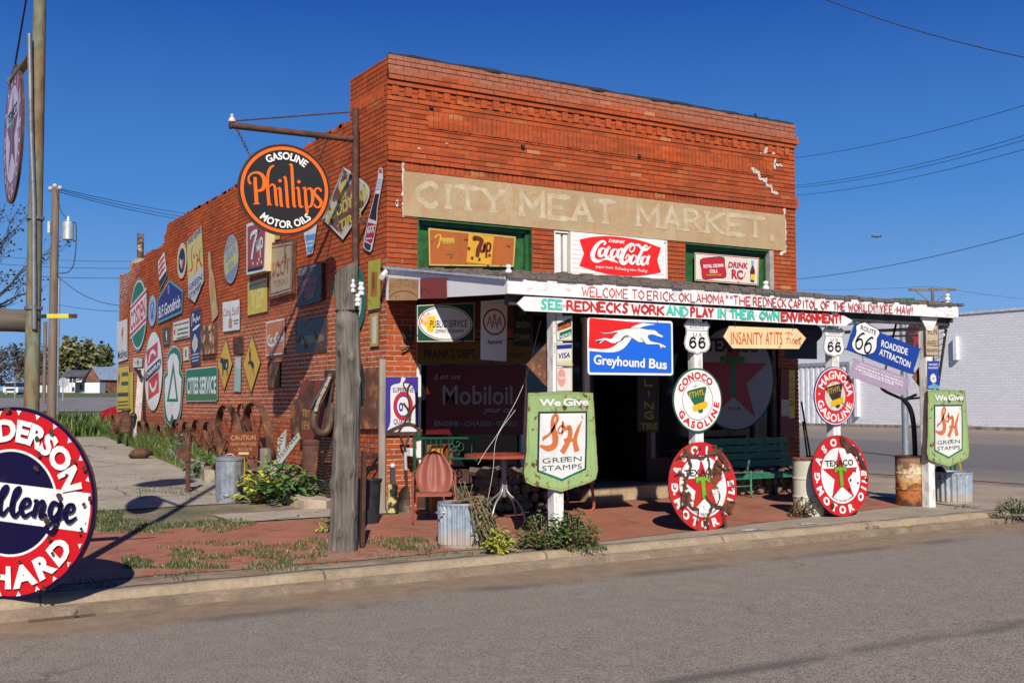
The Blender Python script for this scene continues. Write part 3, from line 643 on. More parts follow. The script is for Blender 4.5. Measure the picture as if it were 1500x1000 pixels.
# front wall
mb = MB()
def pf(k):
    if k in (3, 4): return .058
    if k < 6: return .03
    if k in (6, 7): return 0.
    if k in (8,): return .012
    if 18 <= k <= 20: return .035
    return 0.
brick_panel(mb, PF, 0, XR, 4.52, TOP, MB_F, MBED_F, pf)
brick_panel(mb, PF, 0, .232, 3.92, 4.52, MB_F, MBED_F); brick_panel(mb, PF, 7.3, XR, 3.92, 4.52, MB_F, MBED_F)
for a, b in ((0, .456), (2.287, 2.665), (4.77, 5.126), (6.99, XR)): brick_panel(mb, PF, a, b, 3.0, 3.92, MB_F, MBED_F)
brick_panel(mb, PF, 0, .44, -.3, 3.0, MB_F, MBED_F, deep=lambda z: .004 + .009 * ss(2.0, 2.9, z)); brick_panel(mb, PF, 7.1, XR, -.3, 3.0, MB_F, MBED_F)
rb = random.Random(11)
x = .06                                            # dentil headers below the frieze
zb = TOP - 8 * CH; zt = TOP - 6 * CH
while x < XR - .12:
    w = .098; p = .03 + rb.uniform(-.004, .004); mb.box(x, x + w, -p, .01, zb + .012, zt + rb.uniform(-.012, 0), MB_F); x += .196
x = .62; zb = TOP - 13 * CH - .03; zt = TOP - 10 * CH + .002     # standing bricks in the long panel
while x < 6.98:
    p = .012 + rb.uniform(-.003, .005); mb.box(x, x + .066, -p, .01, zb + rb.uniform(-.004, .004), zt, MB_F); x += .0765
x = .25
while x < 7.25:                                    # soldier course over the painted band
    p = .010 + rb.uniform(-.004, .004); mb.box(x, x + .066, -p, .01, 4.53, 4.635 + rb.uniform(-.004, .004), MB_F); x += .0775
for sx in ((2.1, 5.05), (.63, 5.42), (4.2, 5.15)): mb.box(sx[0], sx[0] + .05, -.035, .01, sx[1], sx[1] + .045, plain((.02, .016, .014)))
# reveals of the upper windows, right-hand end, tops
for a in (.456, 2.665, 5.126): mb.box(a - .004, a + .0, 0.004, .22, 3.0, 3.92, MB_F)
mb.face([(XR, 0.02, -.3), (XR, 16.6, -.3), (XR, 16.6, 4.5), (XR, .02, 4.5)], MB_L); mb.face([(XR, 0.0, 4.5), (XR, 1.15, 4.5), (XR, 1.15, TOP), (XR, 0.0, TOP)], MB_L)
mb.face([(0, 1.15, 4.5), (0, 1.15, TOP), (XR, 1.15, TOP), (XR, 1.15, 4.5)], MB_L)
for z0, z1, p in ((TOP - 6 * CH, TOP, .03), (TOP - 5 * CH + .011, TOP - 3 * CH, .057), (TOP - 21 * CH + .011, TOP - 18 * CH, .034)): mb.face([(.001, -p, z0), (.001, .01, z0), (.001, .01, z1), (.001, -p, z1)][::-1], MB_F)
for k, p in ((3, .05),): mb.box(XR - .05, XR + .055, -.05, .6, TOP - 5 * CH + .01, TOP - 3 * CH, MB_F)
mb.box(XR - .05, XR + .035, -.034, .6, TOP - 21 * CH + .01, TOP - 18 * CH, MB_F)
part(mb, 'front_wall', shop)
# long left wall, stepping down to the rear
mb = MB()
segs = [(0, 1.26, 6.04), (1.26, 6., 5.44), (6., 11.7, 5.4), (11.7, 11.95, 5.2), (11.95, 13.9, 4.97), (13.9, 15.3, 4.86), (15.3, 16.62, 4.72)]
for a, b, zt in segs: brick_panel(mb, PL, -a, -b, -.3, zt, MB_L, MBED_L, seed=2, seg=.55, rough=.003, gap=lambda z: .0115 + .007 * ss(3.4, 2.6, z) * ss(1.0, 1.2, z), deep=lambda z: .0025 + .0115 * max(ss(2.55, 3.5, z), ss(1.2, 1.05, z)))
mb.face([(0, 16.62, -.3), (0, 16.62, 4.72), (XR, 16.62, 4.72), (XR, 16.62, -.3)], MB_L)
mb.face([(0, 1.26, 5.44), (0, 1.26, 6.04), (.3, 1.26, 6.04), (.3, 1.26, 5.44)], MB_L); mb.face([(0, 11.95, 4.9), (0, 11.7, 5.4), (.3, 11.7, 5.4), (.3, 11.95, 4.9)], MB_L)
for i in range(60):
    y = rb.uniform(1.3, 16.5); zt = [s for s in segs if s[0] <= y < s[1]][0][2]
    mb.box(.0, .1, y, y + rb.uniform(.08, .2), zt - .02, zt + rb.uniform(.01, .05), MB_L)
x = .12
while x < 1.2: mb.box(-.006, .01, x, x + .064, TOP - 8 * CH, TOP - 6 * CH + .004, MB_L); x += .0765
part(mb, 'side_wall', shop)
mb = MB(); TAR = plain((.02, .02, .022), .75, .3, 6., .5)
n = 60
def tarrow(x, y0, y1, z): return None
vs = []                                            # lumpy tar flashing along the parapets
def tar_line(pts, w):
    q = [];
    for (a, b) in zip(pts, pts[1:]):
        m = max(2, int((V(b) - V(a)).length / .12)); q += [V(a).lerp(V(b), i / m) for i in range(m)]
    q.append(V(pts[-1])); mb.tube([p + V((0, 0, .012 * mnoise.noise(p * 4))) for p in q], [w * (1 + .7 * mnoise.noise(p * 3)) for p in q], TAR, 6)
tar_line([(.02, .0, TOP + .012), (XR - .03, .0, TOP + .012)], .032)
tar_line([(.05, .02, 6.05), (.05, 1.25, 6.05)], .014); tar_line([(.05, 1.3, 5.45), (.05, 6, 5.45), (.05, 11.6, 5.41)], .026); tar_line([(.06, 12, 4.98), (.06, 13.8, 4.98)], .018)
mb.tube([(6.78, .05, TOP), (6.71, .05, TOP + .1)], .016, TAR); mb.tube([(6.8, .05, TOP + .03), (6.98, .04, TOP + .045), (7.05, .05, TOP)], .025, TAR)
part(mb, 'coping', shop)
mb = MB(); mb.face([(.05, .9, 5.0), (XR, .9, 5.0), (XR, 16.6, 4.4), (.05, 16.6, 4.4)], TAR); part(mb, 'roof', shop)
mb = MB(); cp = at(206, 343, x=.3); cz = cp.z - .75; mb.lathe([(.085, cz), (.085, cp.z), (.07, cp.z + .01), (.065, cp.z - .3)], rusty(4, 1.1, .3, 6., (.55, .5, .42), .3), 16, (.3, cp.y, 0))
part(mb, 'chimney_pipe', shop)
mb = MB(); mb.lathe([(.3, 4.6), (.28, cz), (.12, cz + .12)], m_conc(), 10, (.33, cp.y, 0)); part(mb, 'chimney_base', shop)
# white mortar repairs stepping down the right of the facade, and a few stray dabs
mb = MB(); WM = plain((.62, .58, .52), .95, .2, 12., .5)
def smear(pts, w, k):
    q = [PF.uv(u, v) for u, v in pts]; o = []
    for (x0, y0), (x1, y1) in zip(q, q[1:]): n = max(2, int(sqrt((x1 - x0) ** 2 + (y1 - y0) ** 2) / .03)); o += [(x0 + (x1 - x0) * i / n, y0 + (y1 - y0) * i / n) for i in range(n)]
    o = [(x + rb.uniform(-.012, .012), y + rb.uniform(-.012, .012)) for x, y in o + [q[-1]]]; L, R = ribbon(o, [w * rb.uniform(.45, 1.5) for _ in o]); z = .064 if k else .013
    mb.add([PF.w(*p, z) for p in L] + [PF.w(*p, z) for p in R], [(i, len(L) + i, len(L) + i + 1, i + 1) for i in range(len(L) - 1)], WM)
smear([(1101, 245), (1103, 250), (1111, 252), (1112, 262), (1121, 264), (1122, 272), (1130, 274), (1131, 281), (1138, 283), (1139, 291), (1146, 294), (1148, 303), (1149, 330), (1149.5, 368), (1141, 373)], .045, 0); smear([(1113, 223), (1120, 222), (1123, 218), (1130, 224), (1133, 230)], .055, 0); smear([(1135, 232), (1134, 249)], .04, 0); smear([(1135, 241), (1145, 243)], .045, 0); smear([(591, 229), (590, 250), (590, 285), (590, 318)], .028, 0); smear([(592, 228), (606, 226)], .05, 0)
for u, v in ((612, 220), (653, 211), (580, 296), (579, 299)): smear([(u, v), (u + 3, v + 1)], .05, 0)
part(mb, 'mortar_repair', shop)
# painted name band
def m_band():
    t = NT('painted_band'); co = t.coord(); n1 = t.noise(co, 1.4, 6, .6); n2 = t.noise(co, 7, 7, .66); n3 = t.noise(co, 30, 4)
    c = t.ramp(n1, [(.3, (.34, .24, .125)), (.7, (.43, .325, .185))])
    c = t.mix(t.math('MULTIPLY', t.ramp(n2, [(.48, 0.), (.62, 1.)]), .65), c, (.4, .2, .11))
    c = t.mix(t.math('MULTIPLY', t.ramp(n3, [(.5, 0.), (.7, 1.)]), .3), c, (.25, .2, .13))
    return t.bs(Base_Color=c, Roughness=.92, Normal=t.bump(t.math('ADD', n2, n3), .5, .01))
def m_faded():
    t = NT('faded_letter'); co = t.coord(); n2 = t.noise(co, 5, 8, .68); n3 = t.noise(co, 40, 3)
    c = t.mix(t.ramp(n2, [(.38, 0.), (.6, 1.)]), (.52, .43, .29), (.4, .31, .185))
    return t.bs(Base_Color=c, Roughness=.92, Normal=t.bump(n3, .4, .008))
s = Sign(FRONT(-.0), .014); m1, m2 = m_band(), m_faded()
s.plate([(.231, 3.915), (7.3, 3.915), (7.3, 4.52), (.231, 4.52)], m1)
def wl(word, u0, v0, u1, v1, top): a, b = s.p.uv(u0, v0), s.p.uv(u1, v1); c = s.p.uv(u0, top); s.brush(word, a, b, c[1] - a[1], m2, w=.2, serif=.16, gap=.38)
wl('CITY', 612, 304, 735, 315, 264); wl('MEAT', 763, 319, 898, 331, 279); wl('MARKET', 934, 334, 1116, 351, 297)
s.fill(ell(.05, .06, 12, *s.p.uv(1130, 349)), m2)
s.done('painted_sign_band', None, parent=shop)
# upper windows: frames set back in the wall
GRN = plain((.022, .11, .028), .5, .2, 9., .2, col2=(.014, .06, .02)); WHT = enamel((.74, .73, .7), .03, 9., 5, .55, .15)
def window(x0, x1, z0, z1, frame, back, depth=.13):
    mb = MB(); d = depth; f = .07
    mb.box(x0, x0 + f, d - .05, d + .03, z0, z1, frame); mb.box(x1 - f, x1, d - .05, d + .03, z0, z1, frame)
    mb.box(x0 + f, x1 - f, d - .05, d + .03, z1 - f, z1, frame); mb.box(x0 + f, x1 - f, d - .07, d + .03, z0, z0 + f + .02, frame)
    mb.box(x0, x0 + .018, -.0, d - .05, z0, z1, frame); mb.box(x1 - .018, x1, 0, d - .05, z0, z1, frame); mb.box(x0 + .018, x1 - .018, .004, d - .05, z1 - .02, z1 + .002, frame)
    w = part(mb, 'window', shop)
    mb = MB(); mb.box(x0 + f - .01, x1 - f + .01, d + .012, d + .04, z0 + f, z1 - f + .01, back); part(mb, 'board', w)
    mb = MB()
    for i in range(4): xx = x0 + f + (x1 - x0 - 2 * f) * (i + .5) / 4; mb.box(xx - .16, xx - .1, d - .085, d - .05, z0 + f - .03, z0 + f + .05, frame)
    part(mb, 'sill', w)
window(.456, 2.287, 3.12, 3.9, GRN, GRN); window(2.665, 4.77, 3.12, 3.9, WHT, WHT); window(5.126, 6.99, 3.12, 3.9, GRN, GRN)
mb = MB()                                          # board strips beside the middle and right windows
for x in (2.70, 2.84, 4.66): mb.box(x, x + .1, .03, .08, 3.14, 3.86, WHT)
mb.box(6.93, 7.02, -.012, .1, 3.1, 3.9, plain((.35, .33, .29), .9)); part(mb, 'trim_boards', shop)
# shop front below the porch
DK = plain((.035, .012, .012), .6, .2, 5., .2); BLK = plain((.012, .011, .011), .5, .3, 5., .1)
mb = MB(); SF = .06
mb.box(.44, 3.5, SF, SF + .1, 2.66, 3.0, DK); mb.box(.44, 3.3, SF, SF + .12, -.1, .5, plain((.07, .03, .022), .8)); mb.box(4.45, 7.1, SF, SF + .12, -.1, .55, plain((.07, .03, .022), .8))
mb.box(3.5, 7.1, SF, SF + .1, 2.6, 3.0, DK)
mb.box(3.3, 3.38, SF, 1.3, -.1, 3.0, DK); mb.box(4.37, 4.45, SF, 1.3, -.1, 3.0, DK)
for x in (.44, 2.12, 3.22): mb.box(x, x + .09, SF - .012, SF + .1, .5, 2.66, WHT)
for x in (4.45, 6.6, 7.02): mb.box(x, x + .08, SF - .012, SF + .1, .55, 2.6, plain((.2, .18, .17), .7))
part(mb, 'shop_front', shop)
GL_ = NT('dark_glass').bs(Base_Color=(.012, .013, .015), Roughness=.08)
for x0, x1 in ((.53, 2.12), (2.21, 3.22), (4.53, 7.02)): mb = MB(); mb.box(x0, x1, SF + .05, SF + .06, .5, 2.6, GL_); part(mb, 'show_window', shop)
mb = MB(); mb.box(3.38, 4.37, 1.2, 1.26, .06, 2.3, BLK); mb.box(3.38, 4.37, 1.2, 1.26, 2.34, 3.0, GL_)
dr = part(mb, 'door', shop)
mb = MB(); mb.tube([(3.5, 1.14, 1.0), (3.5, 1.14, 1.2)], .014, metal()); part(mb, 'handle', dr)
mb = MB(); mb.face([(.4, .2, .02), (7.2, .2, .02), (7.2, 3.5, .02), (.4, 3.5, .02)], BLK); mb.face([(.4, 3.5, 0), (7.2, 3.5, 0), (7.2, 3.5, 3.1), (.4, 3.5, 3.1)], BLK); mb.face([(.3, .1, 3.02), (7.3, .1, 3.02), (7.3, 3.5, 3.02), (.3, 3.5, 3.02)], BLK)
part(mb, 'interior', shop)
mb = MB(); mb.box(2.95, 5.0, -.42, .9, -.12, .19, m_conc((.45, .33, .2), (.3, .21, .12), 2.)); part(mb, 'door_step', shop, bevel=.012)
# porch roof
FY = -3.12
porch = MB(); SH = wood((.16, .125, .1), (.045, .035, .03), 1, 3, 1.)
def rz(y, x=0):
    w = 3.2 + .075 * sin(pi * min(1, max(0, x / 7.5))); return w + (w - 2.772) / 3.12 * y - .03 * sin(pi * min(1, max(0, -y / 3.12)))
r2 = random.Random(2)
nrow = 17
for j in range(nrow):                              # wooden shakes, butts to the street
    y1 = FY - .05 + (3.17) * j / nrow; y0 = y1 + .32; x = -.04
    while x < 7.62:
        w = r2.uniform(.07, .2); th = r2.uniform(.014, .04); dy = r2.uniform(-.02, .02); dz = r2.uniform(0, .014); x2 = min(x + w, 7.64)
        a = [(x, y1 + dy, rz(y1, x) + dz + th), (x2 - .006, y1 + dy, rz(y1, x2) + dz + th), (x2 - .006, y0, rz(y0, x2) + .004), (x, y0, rz(y0, x) + .004)]
        b = [(x, y1 + dy, rz(y1, x) + dz - .01), (x2 - .006, y1 + dy, rz(y1, x2) + dz - .01)]
        porch.face(a, SH); porch.face([b[0], b[1], a[1], a[0]], SH); porch.face([b[0], a[0], a[3]], SH); porch.face([b[1], a[2], a[1]], SH); x += w
pr = part(porch, 'porch_roof', shop)
mb = MB(); SOF = plain((.05, .045, .045), .8, .2, 6.)
mb.add([(0, FY, rz(FY) - .06), (7.5, FY, rz(FY) - .06), (7.5, 0, rz(0) - .06), (0, 0, rz(0) - .06)], [(0, 3, 2, 1)], SOF)
mb.add([(0, FY, rz(FY) - .03), (7.55, FY, rz(FY) - .03), (7.55, 0, rz(0) - .03), (0, 0, rz(0) - .03)], [(0, 1, 2, 3)], SOF)
for i in range(9): x = .1 + i * .91; mb.beam((x, FY + .06, rz(FY) - .12), (x, 0, rz(0) - .12), .05, .12, SOF)
mb.beam((.05, FY + .12, 2.56), (7.45, FY + .12, 2.56), .1, .16, SOF)
part(mb, 'soffit', pr)
PW = enamel((.78, .77, .75), .012, 10., 2, .5, .1); PWR = wood((.6, .58, .54), (.34, .32, .29), 0, 4, 1., (.72, .71, .69), .72)
fas = MB(); fas.box(-.02, 7.5, FY - .022, FY + .03, 2.588, 2.772, PWR)
fas.box(-.03, .22, FY - .03, FY - .022, 2.588, 2.772, PW); 
fas.box(7.42, 7.52, FY - .03, FY + .1, 2.6, 2.75, PWR)
fo = part(fas, 'fascia', pr, bevel=.004)
mb = MB()                                          # closed left end of the porch: a sheet hung under the roof edge
pts = [(0, 2.768), (0, rz(0) - .01), (1.6, rz(-1.6) - .0), (3.1, rz(FY) - .03), (3.1, 2.588)]
pl = LEFT(-.0)
mb.prism(pts, pl, -.02, .012, PW); mb.prism([(0, rz(0) - .015), (3.12, rz(FY) - .03), (3.12, rz(FY)), (1.6, rz(-1.6) + .03), (0, rz(0) + .02)], pl, .012, .05, metal((.78, .78, .77), .5, 3))
part(mb, 'side_panel', pr)
mb = MB(); mb.beam((7.42, FY, 2.6), (7.42, 0, 2.86), .04, .16, SOF); mb.beam((7.46, FY + .1, 2.46), (7.46, -1., 2.5), .03, .05, PW); mb.beam((7.3, FY + .05, 2.35), (7.3, -2., 2.38), .03, .03, PW); part(mb, 'side_rail', pr)
PX = [.64 + .04, 2.728, 5.1, 6.98]; PY = -2.99; POST = wood((.6, .58, .54), (.3, .27, .22), 2, 6, .8, (.72, .71, .68), .6)
for i, x in enumerate(PX):
    mb = MB(); mb.box(x - .065, x + .065, PY - .065, PY + .065, -.1, 2.62, POST)
    po = part(mb, 'post', pr, bevel=.008)
    if i == 3: b = MB(); b.prism([(x - .06, 2.4), (x - .19, 2.585), (x + .19, 2.585), (x + .06, 2.4)], FRONT(PY - .066), 0, .02, PWR); part(b, 'bracket', po)
# words painted on the fascia board
s = Sign(FRONT(FY - .0225), .0004); WR = C((.5, .045, .05), .02, 20, 3)
a, b = s.p.uv(853, 437.5), s.p.uv(1337, 464.5)
h = .105; 
for word, u0, u1 in (('WELCOME', 853, 920), ('TO', 926, 943), ('ERICK,', 948, 992), ('OKLAHOMA', 995, 1060), ('""', 1063, 1073), ('THE', 1074, 1099), ('REDNECK', 1103, 1151), ('CAPITOL', 1155, 1197), ('OF', 1202, 1215), ('THE', 1220, 1237), ('WORLD!"', 1242, 1285), ('YEE-HAW!', 1288, 1336)):
    v = lambda u: 434.6 + (u - 853) / 484 * 26.2
    p0, p1 = s.p.uv(u0, v(u0)), s.p.uv(u1, v(u1)); s.brush(word, p0, p1, .118, WR, w=.13, gap=.34, jit=.02)
s.done('painted_lettering', None, parent=fo)
# ---------------------------------------------------------------- enamel signs on the long brick wall
WG = 'old advertising signs on the long brick wall'
def W(t=.014, x=-.014): return Sign(LEFT(x), t)
def small(s, mat, lines, w=1.0):                   # lines of print too fine to read: broken dashes
    r = random.Random(len(lines))
    for (u0, v0, u1, v1) in lines:
        a, b = V(s.p.uv(u0, v0)), V(s.p.uv(u1, v1)); L = (b - a).length; d = (b - a) / L; x = 0; z = s.up()
        hh = w * .011
        while x < L:
            l = min(r.uniform(.02, .06), L - x); p = [a + d * x, a + d * (x + l)]
            s.stroke([tuple(p[0]), tuple(p[1])], hh, mat, 1, z); x += l + r.uniform(.008, .02)
def grow(poly, k):
    cx = sum(p[0] for p in poly) / len(poly); cy = sum(p[1] for p in poly) / len(poly)
    return [(cx + (x - cx) * k, cy + (y - cy) * k) for x, y in poly]
def inset(poly, d):                               # shrink by a constant distance (convex-ish outline)
    n = len(poly); ar = sum(poly[i][0] * poly[(i + 1) % n][1] - poly[(i + 1) % n][0] * poly[i][1] for i in range(n)); sg = 1 if ar > 0 else -1; out = []
    for i in range(n):
        (x0, y0), (x1, y1), (x2, y2) = poly[i - 1], poly[i], poly[(i + 1) % n]
        a = (x1 - x0, y1 - y0); b = (x2 - x1, y2 - y1); la = sqrt(a[0] ** 2 + a[1] ** 2) or 1; lb = sqrt(b[0] ** 2 + b[1] ** 2) or 1
        n1 = (-a[1] / la * sg, a[0] / la * sg); n2 = (-b[1] / lb * sg, b[0] / lb * sg); k = 1 + n1[0] * n2[0] + n1[1] * n2[1]
        k = max(k, .5); out.append((x1 + (n1[0] + n2[0]) / k * d, y1 + (n1[1] + n2[1]) / k * d))
    return out
RIM = rusty(1, .9, .2, 8.)
def circ(s, u, v, vt, vb):                         # circle centred at pixel (u,v) with top and bottom pixel rows
    c = s.p.uv(u, v); a = s.p.uv(u, vt); b = s.p.uv(u, vb); return ((a[0] + b[0]) / 2, (a[1] + b[1]) / 2), (a[1] - b[1]) / 2

s = W(); c, r = circ(s, 203.2, 461, 408, 514)       # round green and red disc
s.plate(ell(r, r, 48, *c), C('white', .02), RIM); s.ring(ell(r * .99, r * .99, 48, *c), ell(r * .95, r * .95, 48, *c), C('green', .02)); s.fill(ell(r * .9, r * .9, 48, *c), C('green', .03, 5, 2))
def chord(y0, y1, k, rr):                         # part of a disc between two slanted lines
    out = []
    for i in range(25):
        x = -1 + 2 * i / 24; out.append((x, y0 + k * x))
    up = [(x, y1 + k * x) for x, _ in reversed(out)]
    return [(c[0] + rr * x, c[1] + rr * y) for x, y in out + up]
bandp = lambda lo, hi: [p for p in [(c[0] - r * .96, c[1] + r * (lo - .16)), (c[0] + r * .96, c[1] + r * (lo + .2)), (c[0] + r * .96, c[1] + r * (hi + .2)), (c[0] - r * .96, c[1] + r * (hi - .16))]]
s.fill(bandp(-.47, .47), C('white', .03)); s.fill(bandp(-.42, .42), C('red', .02)); s.fill(bandp(-.33, .33), C('white', .03))
s.text('COSDEN', (c[0] - r * .88, c[1] - r * .4), (c[0] + r * .88, c[1] - r * .08), r * .52, C('red', .03), bold=.035)
s.done('round_sign', 'round green sign with a slanted white band reading COSDEN', group=WG)

s = W(); q = s.P([(172, 531), (187.4, 526), (187.4, 466.7), (172, 472)]); s.plate(q, C('offwhite', .03), RIM)
def horse(s, cx, cy, k, mat):
    P = [(-.5, .1), (-.3, .35), (-.25, .62), (-.08, .8), (.05, .7), (-.08, .55), (-.05, .4), (.2, .5), (.62, .75), (.45, .4), (.6, .35), (.35, .15), (.42, -.1), (.2, -.5), (.3, -.75), (.05, -.55), (.1, -.2), (-.15, -.05), (-.3, -.2), (-.2, -.45), (-.4, -.3), (-.45, -.05)]
    s.fill([(cx + x * k * .8, cy + y * k) for x, y in P], mat)
c = s.p.uv(180, 490); horse(s, c[0], c[1], .28, C('red', .02)); s.tx('Mobilgas', (173.3, 526), (186.6, 522), 12, C('black', .02), bold=.02)
s.done('tin_sign', 'cream sign with a red winged horse at the rear edge of the wall', group=WG)

s = W(); q = s.P([(235, 424.6), (245.6, 403.6), (241.4, 368.6), (232.3, 384)]); s.plate(q, C('white', .03), RIM)
q2 = s.P([(234.8, 424), (245.4, 403.4), (244.6, 396), (233.8, 412)]); s.fill(q2, C('black')); dr_ = C('red', .05)
for i in range(3): s.stroke(s.P([(233.3 + i * .3, 389 + i * 8), (236.5 + i * .3, 383 + i * 8), (241.7 + i * .5, 376 + i * 7.6)]), [.05, .09, .05], dr_)
s.done('tin_sign', 'small tilted white card with red script and a black foot beside the pentagon sign', group=WG)

s = W(); c, r = circ(s, 267.3, 382, 356, 408); s.plate(ell(r, r, 40, *c), C('cream', .02), RIM); s.fill(ell(r * .7, r * .7, 36, *c), C('black', .01))
s.fill([(c[0] - r * .42, c[1] - r * .1), (c[0] - r * .42, c[1] + r * .18), (c[0] + r * .05, c[1] - r * .02), (c[0] - r * .0, c[1] - r * .5)], C('offwhite')); s.fill([(c[0] + r * .08, c[1] - r * .02), (c[0] + r * .42, c[1] + r * .12), (c[0] + r * .2, c[1] - r * .5)], C('orange'))
s.done('round_sign', 'small round cream sign with a black centre high on the wall', group=WG)

s = W(.02); q = s.P([(275, 353.7), (296.3, 330.6), (299.7, 412), (286.7, 443.5), (277.5, 436)]); s.plate(q, C('grey', .03, 9, 2), RIM)
s.fill(s.P([(275.4, 362), (297, 339), (299.4, 388), (276.6, 411)]), C((.6, .5, .13), .03)); s.fill(s.P([(276.7, 411), (299.3, 388.5), (299.4, 411), (286.7, 442), (278, 435)]), C((.5, .51, .52), .03))
s.tx('WE GIVE', (277, 360), (295.5, 341), 8, C('black', .02)); rm = C('red', .02)
s.stroke(s.tr(260, 360, 7.143, [(170, 0), (158, 60), (160, 150), (168, 215), (158, 248), (136, 270)]), [.03, .05, .06, .06, .05, .03], rm)
s.stroke(s.tr(260, 360, 7.143, [(190, 90), (178, 110), (190, 130), (180, 95)]), .025, rm)
s.stroke(s.tr(260, 360, 7.143, [(205, 90), (222, 110), (216, 180), (212, 268)]), [.03, .05, .05], rm); s.stroke(s.tr(260, 360, 7.143, [(250, 20), (242, 90), (248, 170), (268, 215)]), [.03, .05, .06], rm); s.stroke(s.tr(260, 360, 7.143, [(214, 170), (250, 130)]), .04, rm)
s.tx('GREEN', (278.8, 426), (297.5, 409.5), 9, C('black', .02), bold=0); s.tx('STAMPS', (279.5, 439.5), (297, 421), 9, C('black', .02), bold=0)
s.done('shield_sign', 'hanging pointed stamp shield with a yellow middle and red script high on the long wall', group=WG)

s = W(.02); q = s.P([(231.6, 449.7), (232.7, 437.8), (249.3, 409.5), (269.7, 425.2), (267.3, 458.2), (232.7, 474)]); s.plate(q, C((.07, .33, .38), .03), RIM); s.fill(inset(q, .05), C((.02, .015, .16), .02))
s.tx('B.F.Goodrich', (234, 466), (265.5, 449), 17, C('white', .02), bold=.02); c = s.p.uv(248.5, 424); s.ring(ell(.08, .1, 20, *c), ell(.05, .07, 20, *c), C('lblue')); s.fill(ell(.04, .06, 16, *c), C('red'))
s.done('pentagon_sign', 'dark blue five-sided tyre sign with a pale blue edge and white lettering', group=WG)

s = W(); c, r = circ(s, 223.9, 455, 432, 478); s.plate(ell(r, r, 40, *c), C('lblue', .04), RIM); s.ring(ell(r * .85, r * .85, 40, *c), ell(r * .8, r * .8, 40, *c), C('white')); s.fill(ell(r * .55, r * .55, 30, *c), C((.05, .12, .35))); s.stroke([(c[0] - r * .4, c[1] - r * .3), (c[0], c[1] + r * .4), (c[0] + r * .4, c[1] - r * .3)], .04, C('white'))
s.done('round_sign', 'small round blue badge left of the pentagon tyre sign', group=WG)

s = W(); q = s.P([(254.4, 499), (278.6, 493.9), (278.6, 465.6), (254.4, 472.8)]); s.plate(q, C('offwhite', .02), RIM); bk = C('black', .02)
small(s, bk, [(255.5, 477, 277.5, 471.5), (261, 483.5, 277, 479.5), (261, 489.5, 277, 486), (260, 496, 277, 492)], 3.2); s.stroke(s.P([(257, 483), (256.6, 490)]), .09, C('red'), 1)
s.done('tin_sign', 'white notice with rows of small black print below the pentagon sign', group=WG)
s = W(); q = s.P([(239.5, 506.8), (249, 504.8), (249, 478.6), (239.5, 480)]); s.plate(q, C((.04, .045, .025), .1), RIM); s.stroke(s.P([(244.5, 484), (245, 499)]), [.06, .12, .03], C('offwhite')); small(s, C('orange'), [(241, 503, 248, 501.5)], 2)
s.done('tin_sign', 'little dark green plaque with a pale bottle shape next to the white notice', group=WG)

s = W(.02); ctr = s.p.uv(225.6, 543.5); ry = (s.p.uv(225.6, 486)[1] - s.p.uv(225.6, 601)[1]) / 2; rx = abs(s.p.uv(213.3, 543)[0] - s.p.uv(239, 543)[0]) / 2
s.plate(ell(rx, ry, 48, *ctr), C('white', .035, 6, 3), RIM)
rd = C('red', .02)
s.fill(s.P([(215.5, 514.5), (232.3, 500), (232.3, 523), (217.5, 537)]), rd); s.fill(s.P([(218.6, 556), (233.6, 544), (234.3, 574), (218.7, 586)]), rd)
s.stroke(s.P([(219, 531), (222, 518), (226, 514.5), (229.5, 519)]), .09, C('white')); s.stroke(s.P([(220.5, 561), (224, 570.5), (228, 569), (231, 558)]), .09, C('white'))
s.fill(s.P([(213.8, 547), (217, 541), (234, 524.5), (237.8, 524.8), (238, 533), (235, 541.5), (215.8, 560), (213.8, 559)]), C('white')); s.fill(s.P([(214.3, 547.5), (217.3, 542), (234.2, 525.8), (237.3, 526), (237.4, 532.6), (234.7, 540.5), (216, 558.8), (214.3, 558)]), C((.015, .025, .09)))
s.tx('CHAMPLIN', (215.4, 554.3), (236, 534.6), 7, C('white', .02), bold=.03)
s.done('oval_sign', 'tall white oval with red emblem and a slanted navy band reading CHAMPLIN', group=WG)

s = W(.02)
outl = s.tr(170, 490, 8.333, [(715, 143), (770, 165), (803, 240), (808, 330), (800, 430), (832, 500), (828, 640), (812, 800), (800, 960), (770, 1050), (700, 1130), (680, 1125), (610, 1045), (600, 980), (590, 800), (588, 640), (598, 500), (632, 430), (632, 330), (655, 210)])
s.plate(crm(outl, 4, True), C('white', .02), RIM); s.fill(inset(crm(outl, 4, True), .02), C('green', .03)); 
inn = s.tr(170, 490, 8.333, [(715, 225), (755, 250), (780, 330), (778, 470), (812, 540), (805, 700), (795, 850), (782, 950), (745, 1045), (722, 1040), (697, 955), (672, 1050), (650, 1050), (628, 980), (612, 850), (605, 700), (610, 540), (645, 490), (640, 330), (672, 250)])
s.fill(inn, C('white', .03, 6, 4)); s.fill(s.tr(170, 490, 8.333, [(712, 330), (772, 818), (632, 818)]), C('green', .03)); s.fill(s.tr(170, 490, 8.333, [(712, 455), (748, 782), (660, 782)]), C('white', .02))
s.done('clover_sign', 'big white lobed sign with a green border and a green triangle in it', group=WG)

